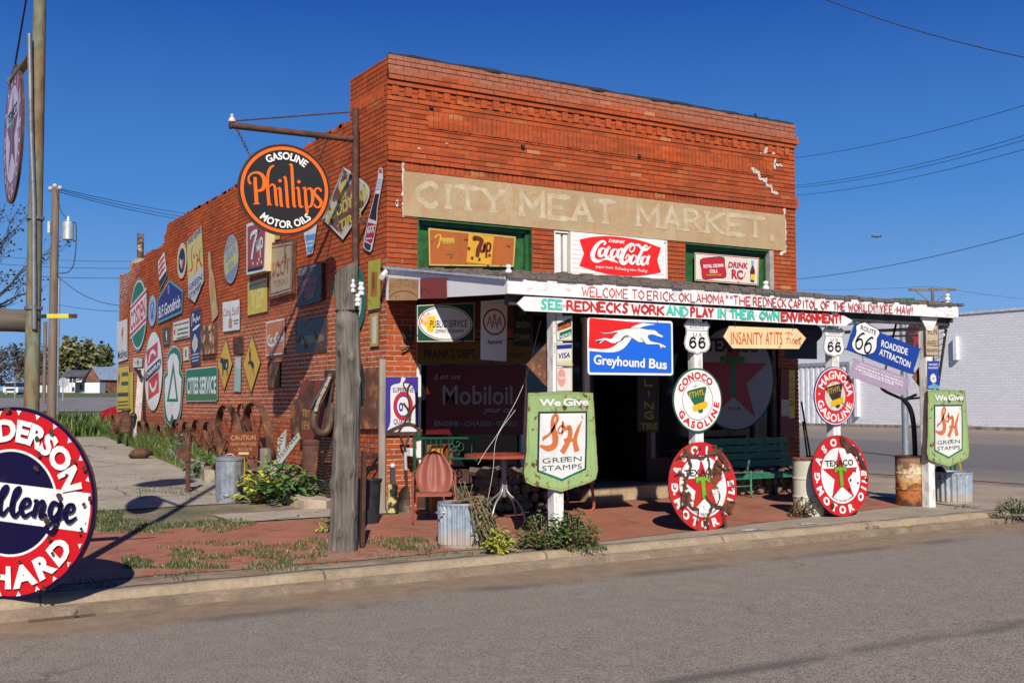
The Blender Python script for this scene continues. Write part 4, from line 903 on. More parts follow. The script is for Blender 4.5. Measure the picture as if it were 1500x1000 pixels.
s = W(); q = s.P([(356.6 - 83.3, 529), (356.6 - 37.5, 0)]) if 0 else s.P([(273, 588), (318.2, 587), (319.5, 584.5), (319.5, 538), (317.5, 536), (275, 540.5), (273, 543)]); s.plate(q, C('white'), RIM); s.fill(inset(q, .018), C('green', .02, 6, 5)); s.fill(s.P([(274, 587), (318.6, 586), (318.8, 577), (274, 577.3)]), C((.05, .17, .03), .02))
s.tx('CITIES SERVICE', (274.8, 576), (317.5, 575.4), 23.5, C('white', .015), bold=.03)
s.done('tin_sign', 'wide green sign with tall white letters CITIES SERVICE above the iron wheels', group=WG)
s = W(.006); s.plate(s.P([(269, 528.5), (276, 527), (276, 507.5), (269, 509)]), C('offwhite')); s.stroke(s.P([(272.5, 512), (272.6, 523)]), .13, C((.1, .13, .28)), 1)
s.done('sticker', 'tiny white sticker with a blue mark beside the clover sign', group=WG)

s = W(); q = s.P([(280.3, 535.4), (294, 533), (295.2, 451.4), (280.3, 456.5)]); s.plate(q, C((.018, .018, .085), .02), RIM); wt = C('white', .02)
s.stroke(s.P([(281.8, 478), (282.8, 462), (284.6, 461), (284, 470), (286.5, 467), (288, 472), (289.5, 464), (291, 468.5), (294, 463)]), .035, wt); s.stroke(s.P([(283, 484), (294, 475)]), [.02, .07, .02], wt)
s.fill(s.P([(282.3, 502), (286.5, 488), (290.8, 497), (290.5, 508), (286.2, 517.5), (283, 510)]), C((.5, .52, .55))); s.fill(s.P([(284.3, 502), (286, 497), (287.5, 503), (285.5, 508)]), C('yellow')); small(s, wt, [(282, 520, 293, 517.5), (282, 524.5, 293, 522), (283, 529, 292, 527)], 2)
s.done('tin_sign', 'narrow navy sign with white script over a pale pouch', group=WG)
s = W(.06); q = s.P([(298.6, 519.4), (318, 517.7), (318, 475), (298, 478.6)]); s.plate(q, rusty(7, 1.6, .7, 5., (.55, .42, .24), .35), RIM)
s.done('rusted_sheet', 'square rusted panel with cream flakes left of the diamond cow sign', group=WG)
s = W(); s.plate(s.tr(260, 360, 7.143, [(332, 50), (350, 75), (357, 160), (360, 235), (385, 310), (405, 480), (428, 700), (425, 730), (372, 798), (352, 600), (335, 420), (338, 300), (325, 130)]), C((.5, .34, .15), .06, 5), RIM)
s.fill(s.tr(260, 360, 7.143, [(345, 340), (370, 310), (385, 420), (395, 560), (360, 590), (348, 430)]), C((.55, .25, .06), .05)); s.fill(s.tr(260, 360, 7.143, [(362, 610), (402, 580), (412, 650), (368, 690)]), C((.5, .4, .1)))
s.done('bottle_cutout', 'faded orange bottle-shaped cutout leaning on the upper wall', group=WG)
s = W(); c, r = circ(s, 339.4, 379.5, 344, 415); s.plate(ell(r, r, 48, *c), C((.2, .25, .38), .03), RIM); 
def disc_cut(c, r, lo, hi, k):                      # slanted slice of a disc
    out = []; th = math.atan(k); d0, d1 = lo * cos(th), hi * cos(th); n = 12
    a0, a1 = math.asin(max(-1, d0)), math.asin(min(1, d1))
    right = [(cos(a0 + (a1 - a0) * i / n), sin(a0 + (a1 - a0) * i / n)) for i in range(n + 1)]
    pts = right + [(-x, y) for x, y in reversed(right)]
    return [(c[0] + r * (x * cos(th) - y * sin(th)), c[1] + r * (x * sin(th) + y * cos(th))) for x, y in pts]
s.fill(disc_cut(c, r * .93, -.48, .55, .25), C((.5, .46, .14), .03)); bl = C((.2, .27, .42)); s.ring(ell(r * .96, r * .96, 48, *c), ell(r * .92, r * .92, 48, *c), C('grey'))
s.text('GRAPE', (c[0] - r * .7, c[1] - r * .12), (c[0] + r * .7, c[1] + r * .22), r * .4, bl, bold=.03); s.text('SODA', (c[0] - r * .3, c[1] - r * .42), (c[0] + r * .42, c[1] - r * .25), r * .22, bl, bold=.02); s.text('NU', (c[0] - r * .35, c[1] + r * .5), (c[0] + r * .3, c[1] + r * .64), r * .24, C((.5, .46, .14)))
s.done('round_sign', 'round blue and yellow soda sign reading GRAPE on the upper wall', group=WG)
# boxed seven-up sign
pl7 = LEFT(-.17); s = Sign(LEFT(-.012), .16); q = [(a, b) for a, b in [pl7.uv(361.3, 402.7), pl7.uv(388, 396.6), pl7.uv(391, 318), pl7.uv(361.3, 328.5)]]; s.plate(q, C('white', .04, 6, 3), C('cream', .04)); s.p = LEFT(-.012)
q7 = inset(q, .055); s.fill(q7, C((.33, .06, .025), .05, 6)); X = lambda u, v: pl7.uv(u, v)
s.stroke([X(368, 352), X(369.5, 344), X(377, 341), X(377.5, 341.5), X(373.2, 358), X(369.5, 381)], [.05, .08, .09, .1, .11], C('black')); s.stroke([X(367.5, 351), X(369, 343), X(376.5, 340), X(372.3, 357), X(368.8, 380)], [.05, .075, .08, .085, .1], C('white'))
s.stroke([X(376, 362), X(376, 354), X(377.5, 367), X(379.5, 353), X(379.5, 366)], .045, C('white')); s.stroke([X(382, 377), X(381.5, 352), X(384.5, 350), X(384.5, 360), X(381.8, 362)], .045, C('white'))
s.fill([X(363, 398.5), X(385, 394), X(385, 389.5), X(363, 394)], C('black'))
for u, v in ((371, 386), (380, 380), (383.5, 384), (378, 386), (382, 371)): s.fill(ell(.03, .03, 10, *X(u, v)), C('white'))
s.done('box_sign', 'thick white box sign with a slanted 7up on brown-red', group=WG)
s = W(); q = s.P([(363.8, 462), (392.5, 456), (392.5, 406), (363.8, 414)]); s.plate(q, C((.62, .47, .05), .05, 6), RIM); s.fill(s.P([(364, 421.5), (392.3, 413), (392.3, 406.5), (364, 414.3)]), C((.55, .45, .22), .03)); small(s, C((.3, .2, .08)), [(366, 419.5, 391, 411.5)], 4.5)
yy = C((.68, .56, .12), .04); s.tx('YEP', (368, 453), (389, 448.5), 28, yy, bold=.05)
s.done('tin_sign', 'faded yellow square sign with ghost letters below the 7up box', group=WG)
s = W(); q = s.P([(327.7, 486), (352, 482.5), (352, 438.7), (327, 443)]); s.plate(q, C('white', .01), RIM); rd = C((.32, .05, .07), .02)
s.tx('Cabin', (328, 463.5), (339, 461.7), 11, rd, bold=.0, shear=.2); s.tx('Still', (340.5, 462), (351, 460.2), 12, rd, bold=.0, shear=.2); s.fill(s.P([(336, 480.5), (341, 479.8), (341, 468), (339.6, 466), (339.4, 460), (338, 460), (338, 466), (336.3, 468)]), C((.42, .22, .1))); small(s, C('black'), [(343, 470, 351, 468.5), (344, 474, 350, 473)], 2)
s.done('tin_sign', 'clean white whiskey sign with dark red script near the middle of the wall', group=WG)
s = W(.05); q = s.P([(397.7, 439.8), (432.7, 430), (434.5, 349.5), (398.8, 356.5)]); s.plate(q, rusty(3, 1.2, .4, 5.), RIM); qq = inset(q, .05); cx = sum(p[0] for p in qq) / 4; cy_ = sum(p[1] for p in qq) / 4
s.fill([(cx + (x - cx), cy_ + (y - cy_)) for x, y in crm([(a[0] * .75 + b[0] * .25, a[1] * .75 + b[1] * .25) for a, b in zip(qq, qq[1:] + qq[:1])] , 3, True)] if 0 else qq, C((.42, .32, .18), .2, 4, 3)); s.tx('SCOT', (403, 407), (429, 400), 22, C((.36, .13, .05), .3, 9), bold=.02); s.tx('TEXAS', (404, 421), (426, 415.5), 9, C((.25, .17, .08), .3, 9), bold=0)
s.ring(inset(q, .075), inset(q, .1), C((.2, .09, .04), .3))
s.done('box_sign', 'large tan rust-edged panel with faded red letters in the middle of the upper wall', group=WG)
s = W(); q = s.P([(451, 373.5), (459, 371), (466, 327), (445, 332)]); s.plate(q, C('white'), RIM); s.fill(s.P([(451.8, 371.5), (458.3, 369.5), (463.6, 342), (448, 345)]), C((.12, .3, .6), .02)); small(s, C('white'), [(450.5, 355, 461, 353), (450.5, 360.5, 460, 358.5)], 3)
s.done('tin_sign', 'pale blue tapering sign partly behind the round orange-lettered disc', group=WG)
s = W(); q = s.P([(392, 355), (411, 350), (411, 341), (392, 345)]); s.plate(q, C((.55, .38, .05), .08), RIM); s.tx('TEX', (393.5, 353.5), (404, 351), 7, C('brown'))
s.done('tin_sign', 'scrap of a yellow sign showing below the round disc, beside the tan panel', group=WG)
s = W(.05); q = s.P([(439.7, 450.3), (475.8, 440.5), (475, 383.8), (439.7, 391.5)]); s.plate(q, C((.03, .02, .016), .2), RIM); s.fill(s.P([(441.5, 404.5), (474, 396.5), (474, 386.5), (441.5, 394)]), C((.3, .22, .13), .2)); s.tx('NO', (443, 403), (451, 401), 8, C('black')); small(s, C('black'), [(454, 397, 473, 392.5)], 8)
dr_ = C((.22, .035, .015), .15); 
for i in range(3): s.stroke(s.P([(445 + i * 2, 416 + i * 11), (470 - i * 2, 409 + i * 11)]), .1, dr_, 1)
s.done('framed_sign', 'black framed notice with dull red lines in the disc shadow', group=WG)
s = W(.016); q = crm(s.P([(507, 246), (525, 259), (538, 269), (543, 280), (539, 297), (523, 322), (505, 349), (502, 349), (488, 335), (475, 322), (475, 318), (488, 287), (504, 247)]), 3, True); s.plate(q, C('offwhite', .03), RIM); s.fill(inset(q, .035), rusty(9, 1.6, .25, 3., (.5, .47, .4), .42)); yl = C((.62, .52, .03), .12, 8)
s.tx('GOODYEAR', (478, 328), (540, 288), 17, yl, bold=.03); s.tx('TIRES', (499, 338), (531, 318), 14, yl, bold=.03); s.fill(s.P([(500, 284), (508, 270), (510, 262), (504, 266), (499, 276)]), yl); s.fill(s.P([(499, 300), (509, 284), (508, 276), (501, 286)]), yl)
s.done('diamond_sign', 'rounded diamond tyre sign, rust brown with yellow letters, behind the steel pole', group=WG)
# soda bottle cutout near the corner
s = W(.014); 
L_ = [(556, 248), (554.5, 262), (550, 285), (545, 305), (540, 325), (536, 342), (533.5, 360)]; R_ = [(562, 247), (562, 262), (558, 285), (554.5, 306), (553.5, 325), (550, 345), (546, 366)]
out = [(533.5, 362), (538, 367), (544, 369)] + list(reversed(R_)) + [(559, 245.5)] + L_; s.plate(s.P(out), C('white', .01), RIM); q = inset(s.P(out), .018)
s.fill(s.P([(550.8, 284), (557.2, 284), (553.6, 306), (552.6, 324), (542, 320), (546.3, 304)]), C((.03, .016, .025))); s.fill(s.P([(540.3, 326), (552.2, 328.5), (549, 347), (545.5, 357), (536, 352), (537.3, 342)]), C((.4, .015, .04))); s.fill(s.P([(535.3, 354), (545, 358.5), (543.8, 366.5), (539, 366), (534.8, 361)]), C((.03, .018, .03))); s.fill(s.P([(557, 254), (561, 253), (560.7, 247.5), (557.3, 248.5)]), C('red')); s.fill(s.P([(554.5, 262), (560.6, 262), (558.3, 278), (552, 278)]), C((.45, .5, .62)))
s.tx('AAA', (538.5, 343), (550, 340.5), 10, C('white'), bold=.03); small(s, C('white'), [(541, 333, 551.5, 331), (538, 350, 547, 349)], 2)
s.done('bottle_cutout', 'tilted root beer bottle cutout with a red AAA label by the front corner', group=WG)
s = W(); q = s.P([(540.5, 454.5), (558, 451), (559, 379), (541, 383)]); s.plate(q, C('lime', .08, 6), RIM); s.fill(s.P([(543.8, 433.5), (553.5, 435), (554.5, 398), (545, 398)]), C((.42, .17, .02), .05)); s.fill(ell(.045, .13, 16, *s.p.uv(548.5, 412)), C((.25, .07, .02), .05))
s.done('tin_sign', 'narrow yellow-green sign with an orange panel next to the front corner', group=WG)
s = W(); q = s.P([(543.6, 507.5), (555.5, 506.5), (555.7, 457.5), (543.6, 460)]); s.plate(q, C((.5, .38, .06), .1, 7), RIM); s.fill(s.P([(547, 503), (552.5, 502.5), (553, 462), (546.5, 465)]), C('offwhite', .08))
s.done('thermometer_sign', 'slim yellow and white thermometer plate below the yellow-green sign', group=WG)
s = W(.016); q = crm(s.P([(516, 386), (497, 403), (490.5, 420), (494, 445), (503, 480), (520, 492), (533, 470), (537, 430), (530, 395)]), 4, True); s.plate(q, C('green', .02), RIM); s.fill(inset(q, .13), C('white')); s.tx('GEN', (499, 417), (514, 397), 12, C('offwhite'))
s.done('shield_sign', 'green and white rounded sign half hidden behind the top of the grey log', group=WG)
s = W(); q = s.P([(390.3, 521.5), (417, 518.4), (418, 466), (391, 472)]); s.plate(q, C('white'), RIM); s.fill(inset(q, .022), C((.52, .16, .045), .06, 5)); wt = C('offwhite', .02)
def cursive(s, pts_list, w, mat):
    for p in pts_list: s.stroke(p, w, mat)
cursive(s, [s.P([(397, 490), (394, 494), (393.6, 502), (396, 503.5)]), s.P([(398, 500), (396.5, 497), (399, 496), (399.5, 501), (401.5, 496), (401, 501), (403.5, 495.5), (404, 500.5)]), s.P([(409, 487), (405.5, 491), (405, 499.5), (407.5, 500.5)]), s.P([(409, 499), (408, 495), (410.3, 494), (411, 499), (413.5, 487), (412.6, 498), (415, 494), (416, 498)]), s.P([(394, 505), (400, 506), (406, 503)])], [.03, .05, .04], wt)
s.done('tin_sign', 'faded orange-red soda sign with white script above the small rusted plate', group=WG)
s = W(); q = s.P([(434, 517.7), (479, 512.7), (479.7, 464.4), (434, 469)]); s.plate(q, C((.035, .03, .03), .25), RIM); s.fill(s.P([(437, 505), (476, 500), (476, 488), (437, 494)]), C((.2, .14, .05), .3))
s.done('tin_sign', 'dark wide panel wholly in the shadow of the hanging disc', group=WG)
s = W(); s.plate(s.P([(393.4, 568.6), (410.5, 567), (411, 529), (393.4, 530.6)]), rusty(2, 1., .6, 6.), RIM); s.done('rusted_sheet', 'small upright rusted plate beneath the orange-red soda sign', group=WG)
s = W(); s.plate(s.P([(342.4, 516), (356.8, 517.4), (356.8, 493), (342.4, 494)]), rusty(5, .8, .2, 5.), RIM); s.done('rusted_sheet', 'small dark brown square plate between the two yellow diamonds', group=WG)
s = W(); s.plate(s.P([(343.6, 573), (353.3, 574), (354, 522), (345.6, 523)]), C('mint', .06, 5), RIM); s.fill(s.P([(346.2, 539), (353.6, 540), (353.8, 523.5), (346.2, 524)]), C((.55, .5, .52), .1, 8)); s.done('tin_sign', 'pale mint strip with a whitish top hanging between the two yellow diamonds', group=WG)
def diamond(L, T, R, B, lab):
    s = W(.008); q = s.P([L, B, R, T]); s.plate(q, C('black', .02), RIM); s.fill(inset(q, .02), C((.62, .36, .01), .01, 8)); return s
s = diamond((318.6, 533.6), (331.7, 495), (341.4, 533), (329, 572.6), ''); Z = lambda pts: s.tr(280, 500, 8.333, pts)
s.fill(Z([(358, 240), (370, 185), (385, 200), (400, 212), (455, 215), (462, 240), (460, 330), (450, 345), (452, 420), (440, 420), (436, 345), (400, 350), (398, 420), (386, 420), (388, 330), (380, 265), (362, 262)]), C('black', .01)); s.fill(ell(.03, .05, 8, *s.p.uv(332.5, 535)), C('offwhite'))
s.done('road_sign', 'yellow diamond road sign with a black cow', 'road sign', WG)
s = diamond((356.2, 533.6), (370, 490), (382.6, 530.6), (368.2, 576.8), ''); Z = lambda pts: s.tr(280, 500, 8.333, pts)
s.fill(Z([(712, 150), (715, 118), (726, 118), (735, 150), (733, 225), (770, 265), (775, 300), (764, 345), (782, 430), (774, 420), (755, 340), (735, 290), (700, 262), (702, 245), (720, 240)]), C('black', .01)); s.stroke(Z([(722, 120), (716, 90), (726, 60)]), .014, C('black')); s.stroke(Z([(722, 118), (732, 96), (724, 85)]), .012, C('black')); s.stroke(Z([(704, 262), (706, 300)]), .02, C('black'))
s.done('road_sign', 'yellow diamond road sign with a black leaping deer', 'road sign', WG)
s = W(); q = s.P([(171.8, 603.4), (189.4, 601.6), (190, 535.4), (172.4, 538)]); s.plate(q, C((.6, .45, .02), .04), RIM); bk = C('black', .02)
s.fill(s.P([(173.5, 556), (175, 544.5), (177, 552), (175.3, 566)]), C((.35, .09, .03)))
for i, (v, hh, u0) in enumerate(((552, 7.5, 179), (566, 8.5, 178.5), (582, 8, 172.8))): small(s, bk, [(u0, v - hh / 2, 188.8, v - hh / 2 - .6)], 9)
small(s, bk, [(173.5, 589, 188.5, 587.5), (173.5, 594, 188.5, 592.5), (173.5, 599.5, 188, 598)], 3)
s.done('tin_sign', 'bright yellow sheet with black lettering low at the rear end of the wall', group=WG)
s = W(); s.plate(s.P([(190.4, 610), (195.4, 610), (195.8, 545), (190.4, 545)]), C((.52, .48, .02), .03), RIM); s.done('tin_sign', 'narrow plain yellow strip next to the yellow sheet', group=WG)
s = W(.02); s.plate(s.P([(196, 538), (209, 537.4), (209.8, 525), (196, 523.6)]), C('offwhite'), RIM); s.fill(s.P([(201.5, 530), (203, 525.5), (205, 530), (203.2, 537)]), C((.1, .16, .4))); small(s, C('grey'), [(197, 531, 201, 531), (206, 531, 209, 531)], 3); s.done('plaque', 'small white plaque with a blue pin mark above the leaning grey post', group=WG)
# big rusted panels low on the wall beside the log
s = W(.03); q = s.P([(428, 636), (441.5, 636), (442, 557), (452, 556), (437, 585), (428, 592)]); s.plate(q, rusty(8, 1.5, .9, 3.5), RIM); s.done('rusted_sheet', 'torn orange rusted sheet left of the brown beverage panel', group=WG)
s = W(.05, -.05); q = s.P([(442, 644), (481, 643), (481, 556), (449, 557.5), (442, 575)]); s.plate(q, rusty(6, 1.1, .15, 2.5, (.2, .035, .02), .5), RIM); yl = C((.45, .27, .07), .3, 10)
s.tx('TRY', (447, 610), (459, 610), 11, yl, bold=.03); s.tx('BEER', (447, 628), (459, 628), 12, yl, bold=.03)
s.done('tin_sign', 'big brown-red beverage panel with worn yellow letters behind the horse collar', group=WG)
s = W(.03); s.plate(s.P([(527, 628), (555, 627.5), (555.5, 537.5), (532, 539), (528, 570)]), rusty(10, 2.0, .95, 2.2), RIM); s.done('rusted_sheet', 'tall golden-orange rusted sheet between the log and the corner', group=WG)
# ---------------------------------------------------------------- signs on and under the porch
def pix(s, *pts): return s.P(pts)
def star(c, r, k=.382, rot=pi / 2): return [(c[0] + (r if i % 2 == 0 else r * k) * cos(rot + i * pi / 5), c[1] + (r if i % 2 == 0 else r * k) * sin(rot + i * pi / 5)) for i in range(10)]
def hanger(s, pts, name='hanger'): s.hang = pts
def hook(root, pts):
    for (a, b) in pts:
        mb = MB(); mb.tube([a, V(a).lerp(V(b), .5) + V((.004, 0, 0)), b], .004, BLK, 5); part(mb, 'hook', root)
YF = FY - .03
# upper windows
s = Sign(FRONT(.055), .01); q = s.P([(628, 389), (752, 391), (755, 347), (627, 334)]); s.plate(q, C((.4, .11, .025), .12, 5, 2, fade=.3), RIM); s.ring(q, inset(q, .02), C((.5, .4, .1), .1))
s.fill(s.P([(683, 384), (719, 388), (723, 347), (686, 342)]), C((.62, .34, .03), .04)); Z = lambda p: s.tr(540, 60, 2.5, p); br = C((.13, .025, .012), .05)
s.stroke(Z([(386, 733), (388, 722), (412, 732), (400, 765), (396, 792)]), [.05, .07, .07, .07, .06], br); s.stroke(Z([(410, 742), (408, 766), (416, 772), (424, 746), (421, 775)]), .035, br); s.stroke(Z([(429, 795), (432, 745), (444, 746), (441, 768), (431, 768)]), .035, br)
yl = C((.55, .38, .05), .1); s.stroke(Z([(240, 722), (252, 710), (262, 716), (256, 745), (250, 758)]), .025, yl); s.stroke(Z([(258, 730), (272, 722)]), .02, yl)
for i in range(4): s.stroke(Z([(268 + i * 11, 736), (271 + i * 11, 724), (277 + i * 11, 728), (272 + i * 11, 742), (279 + i * 11, 738)]), .02, yl)
for i in range(2): s.stroke(Z([(280 + i * 16, 764), (283 + i * 16, 780), (292 + i * 16, 778), (295 + i * 16, 762)]), .022, C((.3, .12, .03)))
for x, y in ((377, 795), (403, 800), (440, 785), (365, 760)): s.fill(ell(.022, .022, 10, *Z([(x, y)])[0]), br)
s.done('tin_sign', 'rusty orange window sign with a yellow tilted 7up square in the left green window')
s = Sign(FRONT(-.02), .07); q = s.P([(832, 402), (969, 411), (969, 353), (832, 340)]); s.plate(q, C('white', .004, fade=.03), C('offwhite')); rd = C((.72, .02, .016), .004, fade=.03); wt = C('white', .004, fade=.02); Z = lambda p: s.tr(825, 335, 9.375, p)
for i in range(9): v0, v1 = 346 + i * 6.6, 356 + i * 6.4; a, b = s.p.uv(834, v0), s.p.uv(967.5, v0 + 10.5); s.stroke([a, b], .0035, C((.5, .55, .55)), 1)
top = crm(Z([(182, 158), (380, 120), (620, 113), (900, 145), (1100, 195), (1300, 270)]), 5); bot = crm(Z([(1300, 605), (1100, 640), (880, 655), (640, 640), (400, 585), (182, 515)]), 5)
s.fill(top + Z([(1248, 440)]) + bot + Z([(245, 345)]), rd)
s.tx('DRINK', (825 + 580 / 9.375, 335 + 190 / 9.375), (825 + 808 / 9.375, 335 + 214 / 9.375), 4.3, wt, bold=.035, shear=.25)
def co(pts, w): s.stroke(Z(pts), w, wt)
co([(512, 232), (532, 205), (505, 180), (450, 205), (395, 275), (362, 360), (375, 425), (430, 452), (500, 438)], [.02, .05, .03, .05, .07, .085, .075, .05, .02])
co([(470, 440), (560, 420), (640, 440), (715, 475)], [.01, .035, .05, .005])
def o_(x, y): co([(x, y - 75), (x - 42, y - 40), (x - 52, y + 20), (x - 25, y + 42), (x + 12, y + 5), (x + 28, y - 45), (x + 8, y - 72)], [.025, .055, .06, .035, .025, .025, .02])
o_(505, 345); co([(600, 285), (590, 262), (560, 300), (538, 370), (560, 398), (600, 375)], [.04, .03, .055, .055, .035, .015])
o_(670, 362); co([(728, 285), (700, 370), (712, 400), (740, 380)], [.045, .05, .04, .012]); s.fill(ell(.026, .026, 12, *Z([(757, 292)])[0]), wt)
co([(895, 238), (935, 255), (918, 310), (880, 325), (868, 285), (900, 235)], [.015, .02, .022, .02, .018, .015])
co([(935, 225), (880, 222), (815, 280), (760, 380), (752, 450), (790, 482), (845, 440), (862, 385), (835, 370), (805, 425)], [.02, .04, .06, .08, .085, .06, .04, .03, .025, .02])
co([(930, 228), (990, 238), (1050, 290), (1105, 290), (1160, 245)], [.02, .05, .055, .04, .004])
o_(930, 445); co([(1108, 262), (1085, 240), (1040, 300), (985, 420), (968, 480), (990, 498), (1015, 478)], [.02, .03, .05, .06, .055, .035, .01]); o_(1080, 460); co([(1135, 375), (1105, 460), (1108, 492), (1128, 478)], [.045, .05, .035, .01])
tz = lambda X, Y: (825 + X / 9.375, 335 + Y / 9.375)
s.tx('ENJOY THAT', tz(402, 545), tz(640, 562), 3.0, wt, bold=.02); s.tx('Refreshing', tz(660, 565), tz(860, 590), 4.4, wt, shear=.35, bold=.005); s.tx('NEW', tz(872, 585), tz(958, 592), 2.6, wt, bold=.02); s.tx('Feeling', tz(972, 594), tz(1108, 608), 4.4, wt, shear=.35, bold=.005)
s.done('soda_sign', 'big white sign with a red fishtail soda logo above the porch roof')
s = Sign(FRONT(.045), .012); q = s.P([(1017, 411), (1110, 418), (1111, 378), (1017, 370)]); s.plate(q, C('offwhite', .02), RIM); s.ring(inset(q, .008), inset(q, .022), C('red')); Z = lambda p: s.tr(840, 100, 2.776, p)
s.fill(crm(Z([(513, 778), (555, 768), (608, 768), (614, 800), (618, 850), (575, 855), (525, 858), (518, 820)]), 3, True), C((.1, .02, .02))); s.fill(crm(Z([(516, 776), (555, 770), (606, 772), (612, 800), (614, 846), (570, 852), (524, 854), (520, 820)]), 3, True), C((.42, .02, .035)))
tz = lambda X, Y: (840 + X / 2.776, 100 + Y / 2.776); s.tx('ROYAL CROWN', tz(527, 812), tz(608, 808), 5, wt, bold=.03); s.tx('COLA', tz(552, 832), tz(584, 832), 5, wt, bold=.03); s.tx('DRINK', tz(626, 810), tz(708, 815), 8.5, C((.4, .02, .05)), bold=.04, shear=.2); s.tx('RC', tz(640, 853), tz(687, 858), 13, C((.42, .02, .05)), bold=.05); s.stroke(Z([(697, 830), (690, 853)]), .015, C('red'), 1)
small(s, C('gold'), [tz(538, 841) + tz(598, 840)], 1.5); s.fill(Z([(721, 782), (730, 782), (729, 805), (735, 825), (732, 870), (717, 868), (715, 825), (722, 805)]), C((.1, .015, .03))); s.fill(Z([(717, 838), (735, 838), (733, 862), (717, 860)]), C('yellow')); s.fill(Z([(722, 782), (729, 782), (728, 803), (722, 803)]), C('lblue'))
s.done('tin_sign', 'white cola sign reading DRINK RC in the right green window')
# end panel plates
PE = LEFT(-.02); s = Sign(PE, .006); q = s.P([(570, 440), (612, 439.5), (613, 409), (570, 407)]); s.plate(q, C((.55, .3, .1), .06, 8, fade=.2), RIM); br = C((.36, .17, .05), .05); c, r = circ(s, 591, 455, 420, 495)
s.brush('WATER', s.p.uv(572, 424), s.p.uv(590, 419.5), .1, br, w=.14); s.brush('STATION', s.p.uv(592, 419.5), s.p.uv(611, 424), .1, br, w=.14); s.stroke(s.P([(571, 435), (580, 428), (592, 425.5), (604, 428), (612, 434)]), .012, br)
s.done('tin_sign', 'tan plate with curved worn lettering on the left end of the porch roof')
s = Sign(PE, .006); s.plate(s.P([(616, 437.5), (655, 437), (654.5, 407.5), (616, 407.5)]), C((.26, .035, .012), .1, 5), RIM); s.done('tin_sign', 'plain dark red plate beside the tan plate on the porch end')
# hanging under the left end
PH = LEFT(-.06)
YH = -1.3
s = Sign(FRONT(-1.3), .03); q = s.P([(609, 501), (693, 500.5), (694, 443), (609, 447)]); s.plate(q, C((.012, .07, .04), .02), RIM); s.ring(inset(q, .004), inset(q, .012), C('offwhite', .05))
cx, cy_ = s.p.uv(651, 473.5); rx = (s.p.uv(690.5, 473)[0] - s.p.uv(611, 473)[0]) / 2; ry = (s.p.uv(651, 448)[1] - s.p.uv(651, 499)[1]) / 2
s.fill(ell(rx, ry, 48, cx, cy_), wt); s.ring(ell(rx * .965, ry * .95, 48, cx, cy_), ell(rx * .94, ry * .91, 48, cx, cy_), C('black')); Z = lambda p: s.tr(560, 380, 3.333, p)
s.fill(Z([(182, 290), (200, 280), (253, 278), (255, 300), (246, 345), (240, 357), (215, 352), (208, 330), (188, 312)]), C((.75, .5, .03), .01)); rr_ = C((.75, .2, .15)); s.stroke(Z([(180, 315), (192, 300), (205, 310), (215, 300)]), .014, rr_); s.fill(ell(.04, .05, 14, *Z([(204, 288)])[0]), C((.8, .55, .42))); s.stroke(Z([(182, 300), (186, 290)]), .02, rr_); s.stroke(Z([(215, 270), (222, 262)]), .02, rr_); s.stroke(Z([(195, 275), (190, 264), (200, 262)]), .012, rr_)
tz = lambda X, Y: (560 + X / 3.333, 380 + Y / 3.333); s.tx('PUBLIC SERVICE', tz(225, 333), tz(410, 330), 11, C('black'), bold=.0, shear=.25); s.tx('COMPANY OF OKLAHOMA', tz(252, 358), tz(392, 357), 5.2, C('black'), bold=.0, shear=.15)
o = s.done('hanging_sign', 'green hanging sign with a white oval under the left end of the porch'); hook(o, [((.55, -1.3, 2.62), (.55, -1.3, 2.99)), ((1.4, -1.3, 2.6), (1.4, -1.3, 2.99))])
s = Sign(FRONT(-1.75), .012); q = s.P([(704, 526.5), (741, 529), (742.5, 438), (704.5, 441)]); s.plate(q, wt, C('offwhite')); c, r = circ(s, 723.5, 471, 452, 491); s.ring(ell(r, r, 40, *c), ell(r * .86, r * .86, 40, *c), C('red')); rd = C('red', .01)
for (x0, k) in ((-.42, .55), (.0, .8), (.42, .55)):
    h = r * k; s.stroke([(c[0] + x0 * r - .2 * r, c[1] - h * .6), (c[0] + x0 * r, c[1] + h * .75)], .012, rd, 1); s.stroke([(c[0] + x0 * r, c[1] + h * .75), (c[0] + x0 * r + .2 * r, c[1] - h * .6)], .012, rd, 1); s.stroke([(c[0] + x0 * r - .14 * r, c[1] - h * .15), (c[0] + x0 * r + .14 * r, c[1] - h * .15)], .01, rd, 1)
s.tx('Approved', (713, 503.5), (734, 503.5), 6.5, C((.03, .03, .2)), bold=.01)
o = s.done('hanging_sign', 'tall white hanging card with a red ring of letters over the word Approved'); hook(o, [((1.45, -1.75, 2.52), (1.45, -1.75, 2.95)), ((1.8, -1.75, 2.52), (1.8, -1.75, 2.95))])
s = Sign(FRONT(-.9), .01); q = s.P([(751.5, 507), (777.5, 507), (780, 436), (752, 436)]); s.plate(q, C((.02, .025, .02), .04), RIM); gy = C((.22, .24, .17), .05); s.tx('GREEN', (755, 480), (775.5, 480), 9.5, gy); s.tx('STAMPS', (753, 499), (776, 499), 10, gy); s.tx('2X', (759, 461), (771, 461), 6, gy); s.tx('GIVE', (756, 450), (774, 450), 6, C((.05, .05, .045))) if 0 else None
o = s.done('hanging_sign', 'dark stamp notice with grey letters hanging in the porch shade'); hook(o, [((2.0, -.9, 2.6), (2.0, -.9, 3.0)), ((2.25, -.9, 2.6), (2.25, -.9, 3.0))])
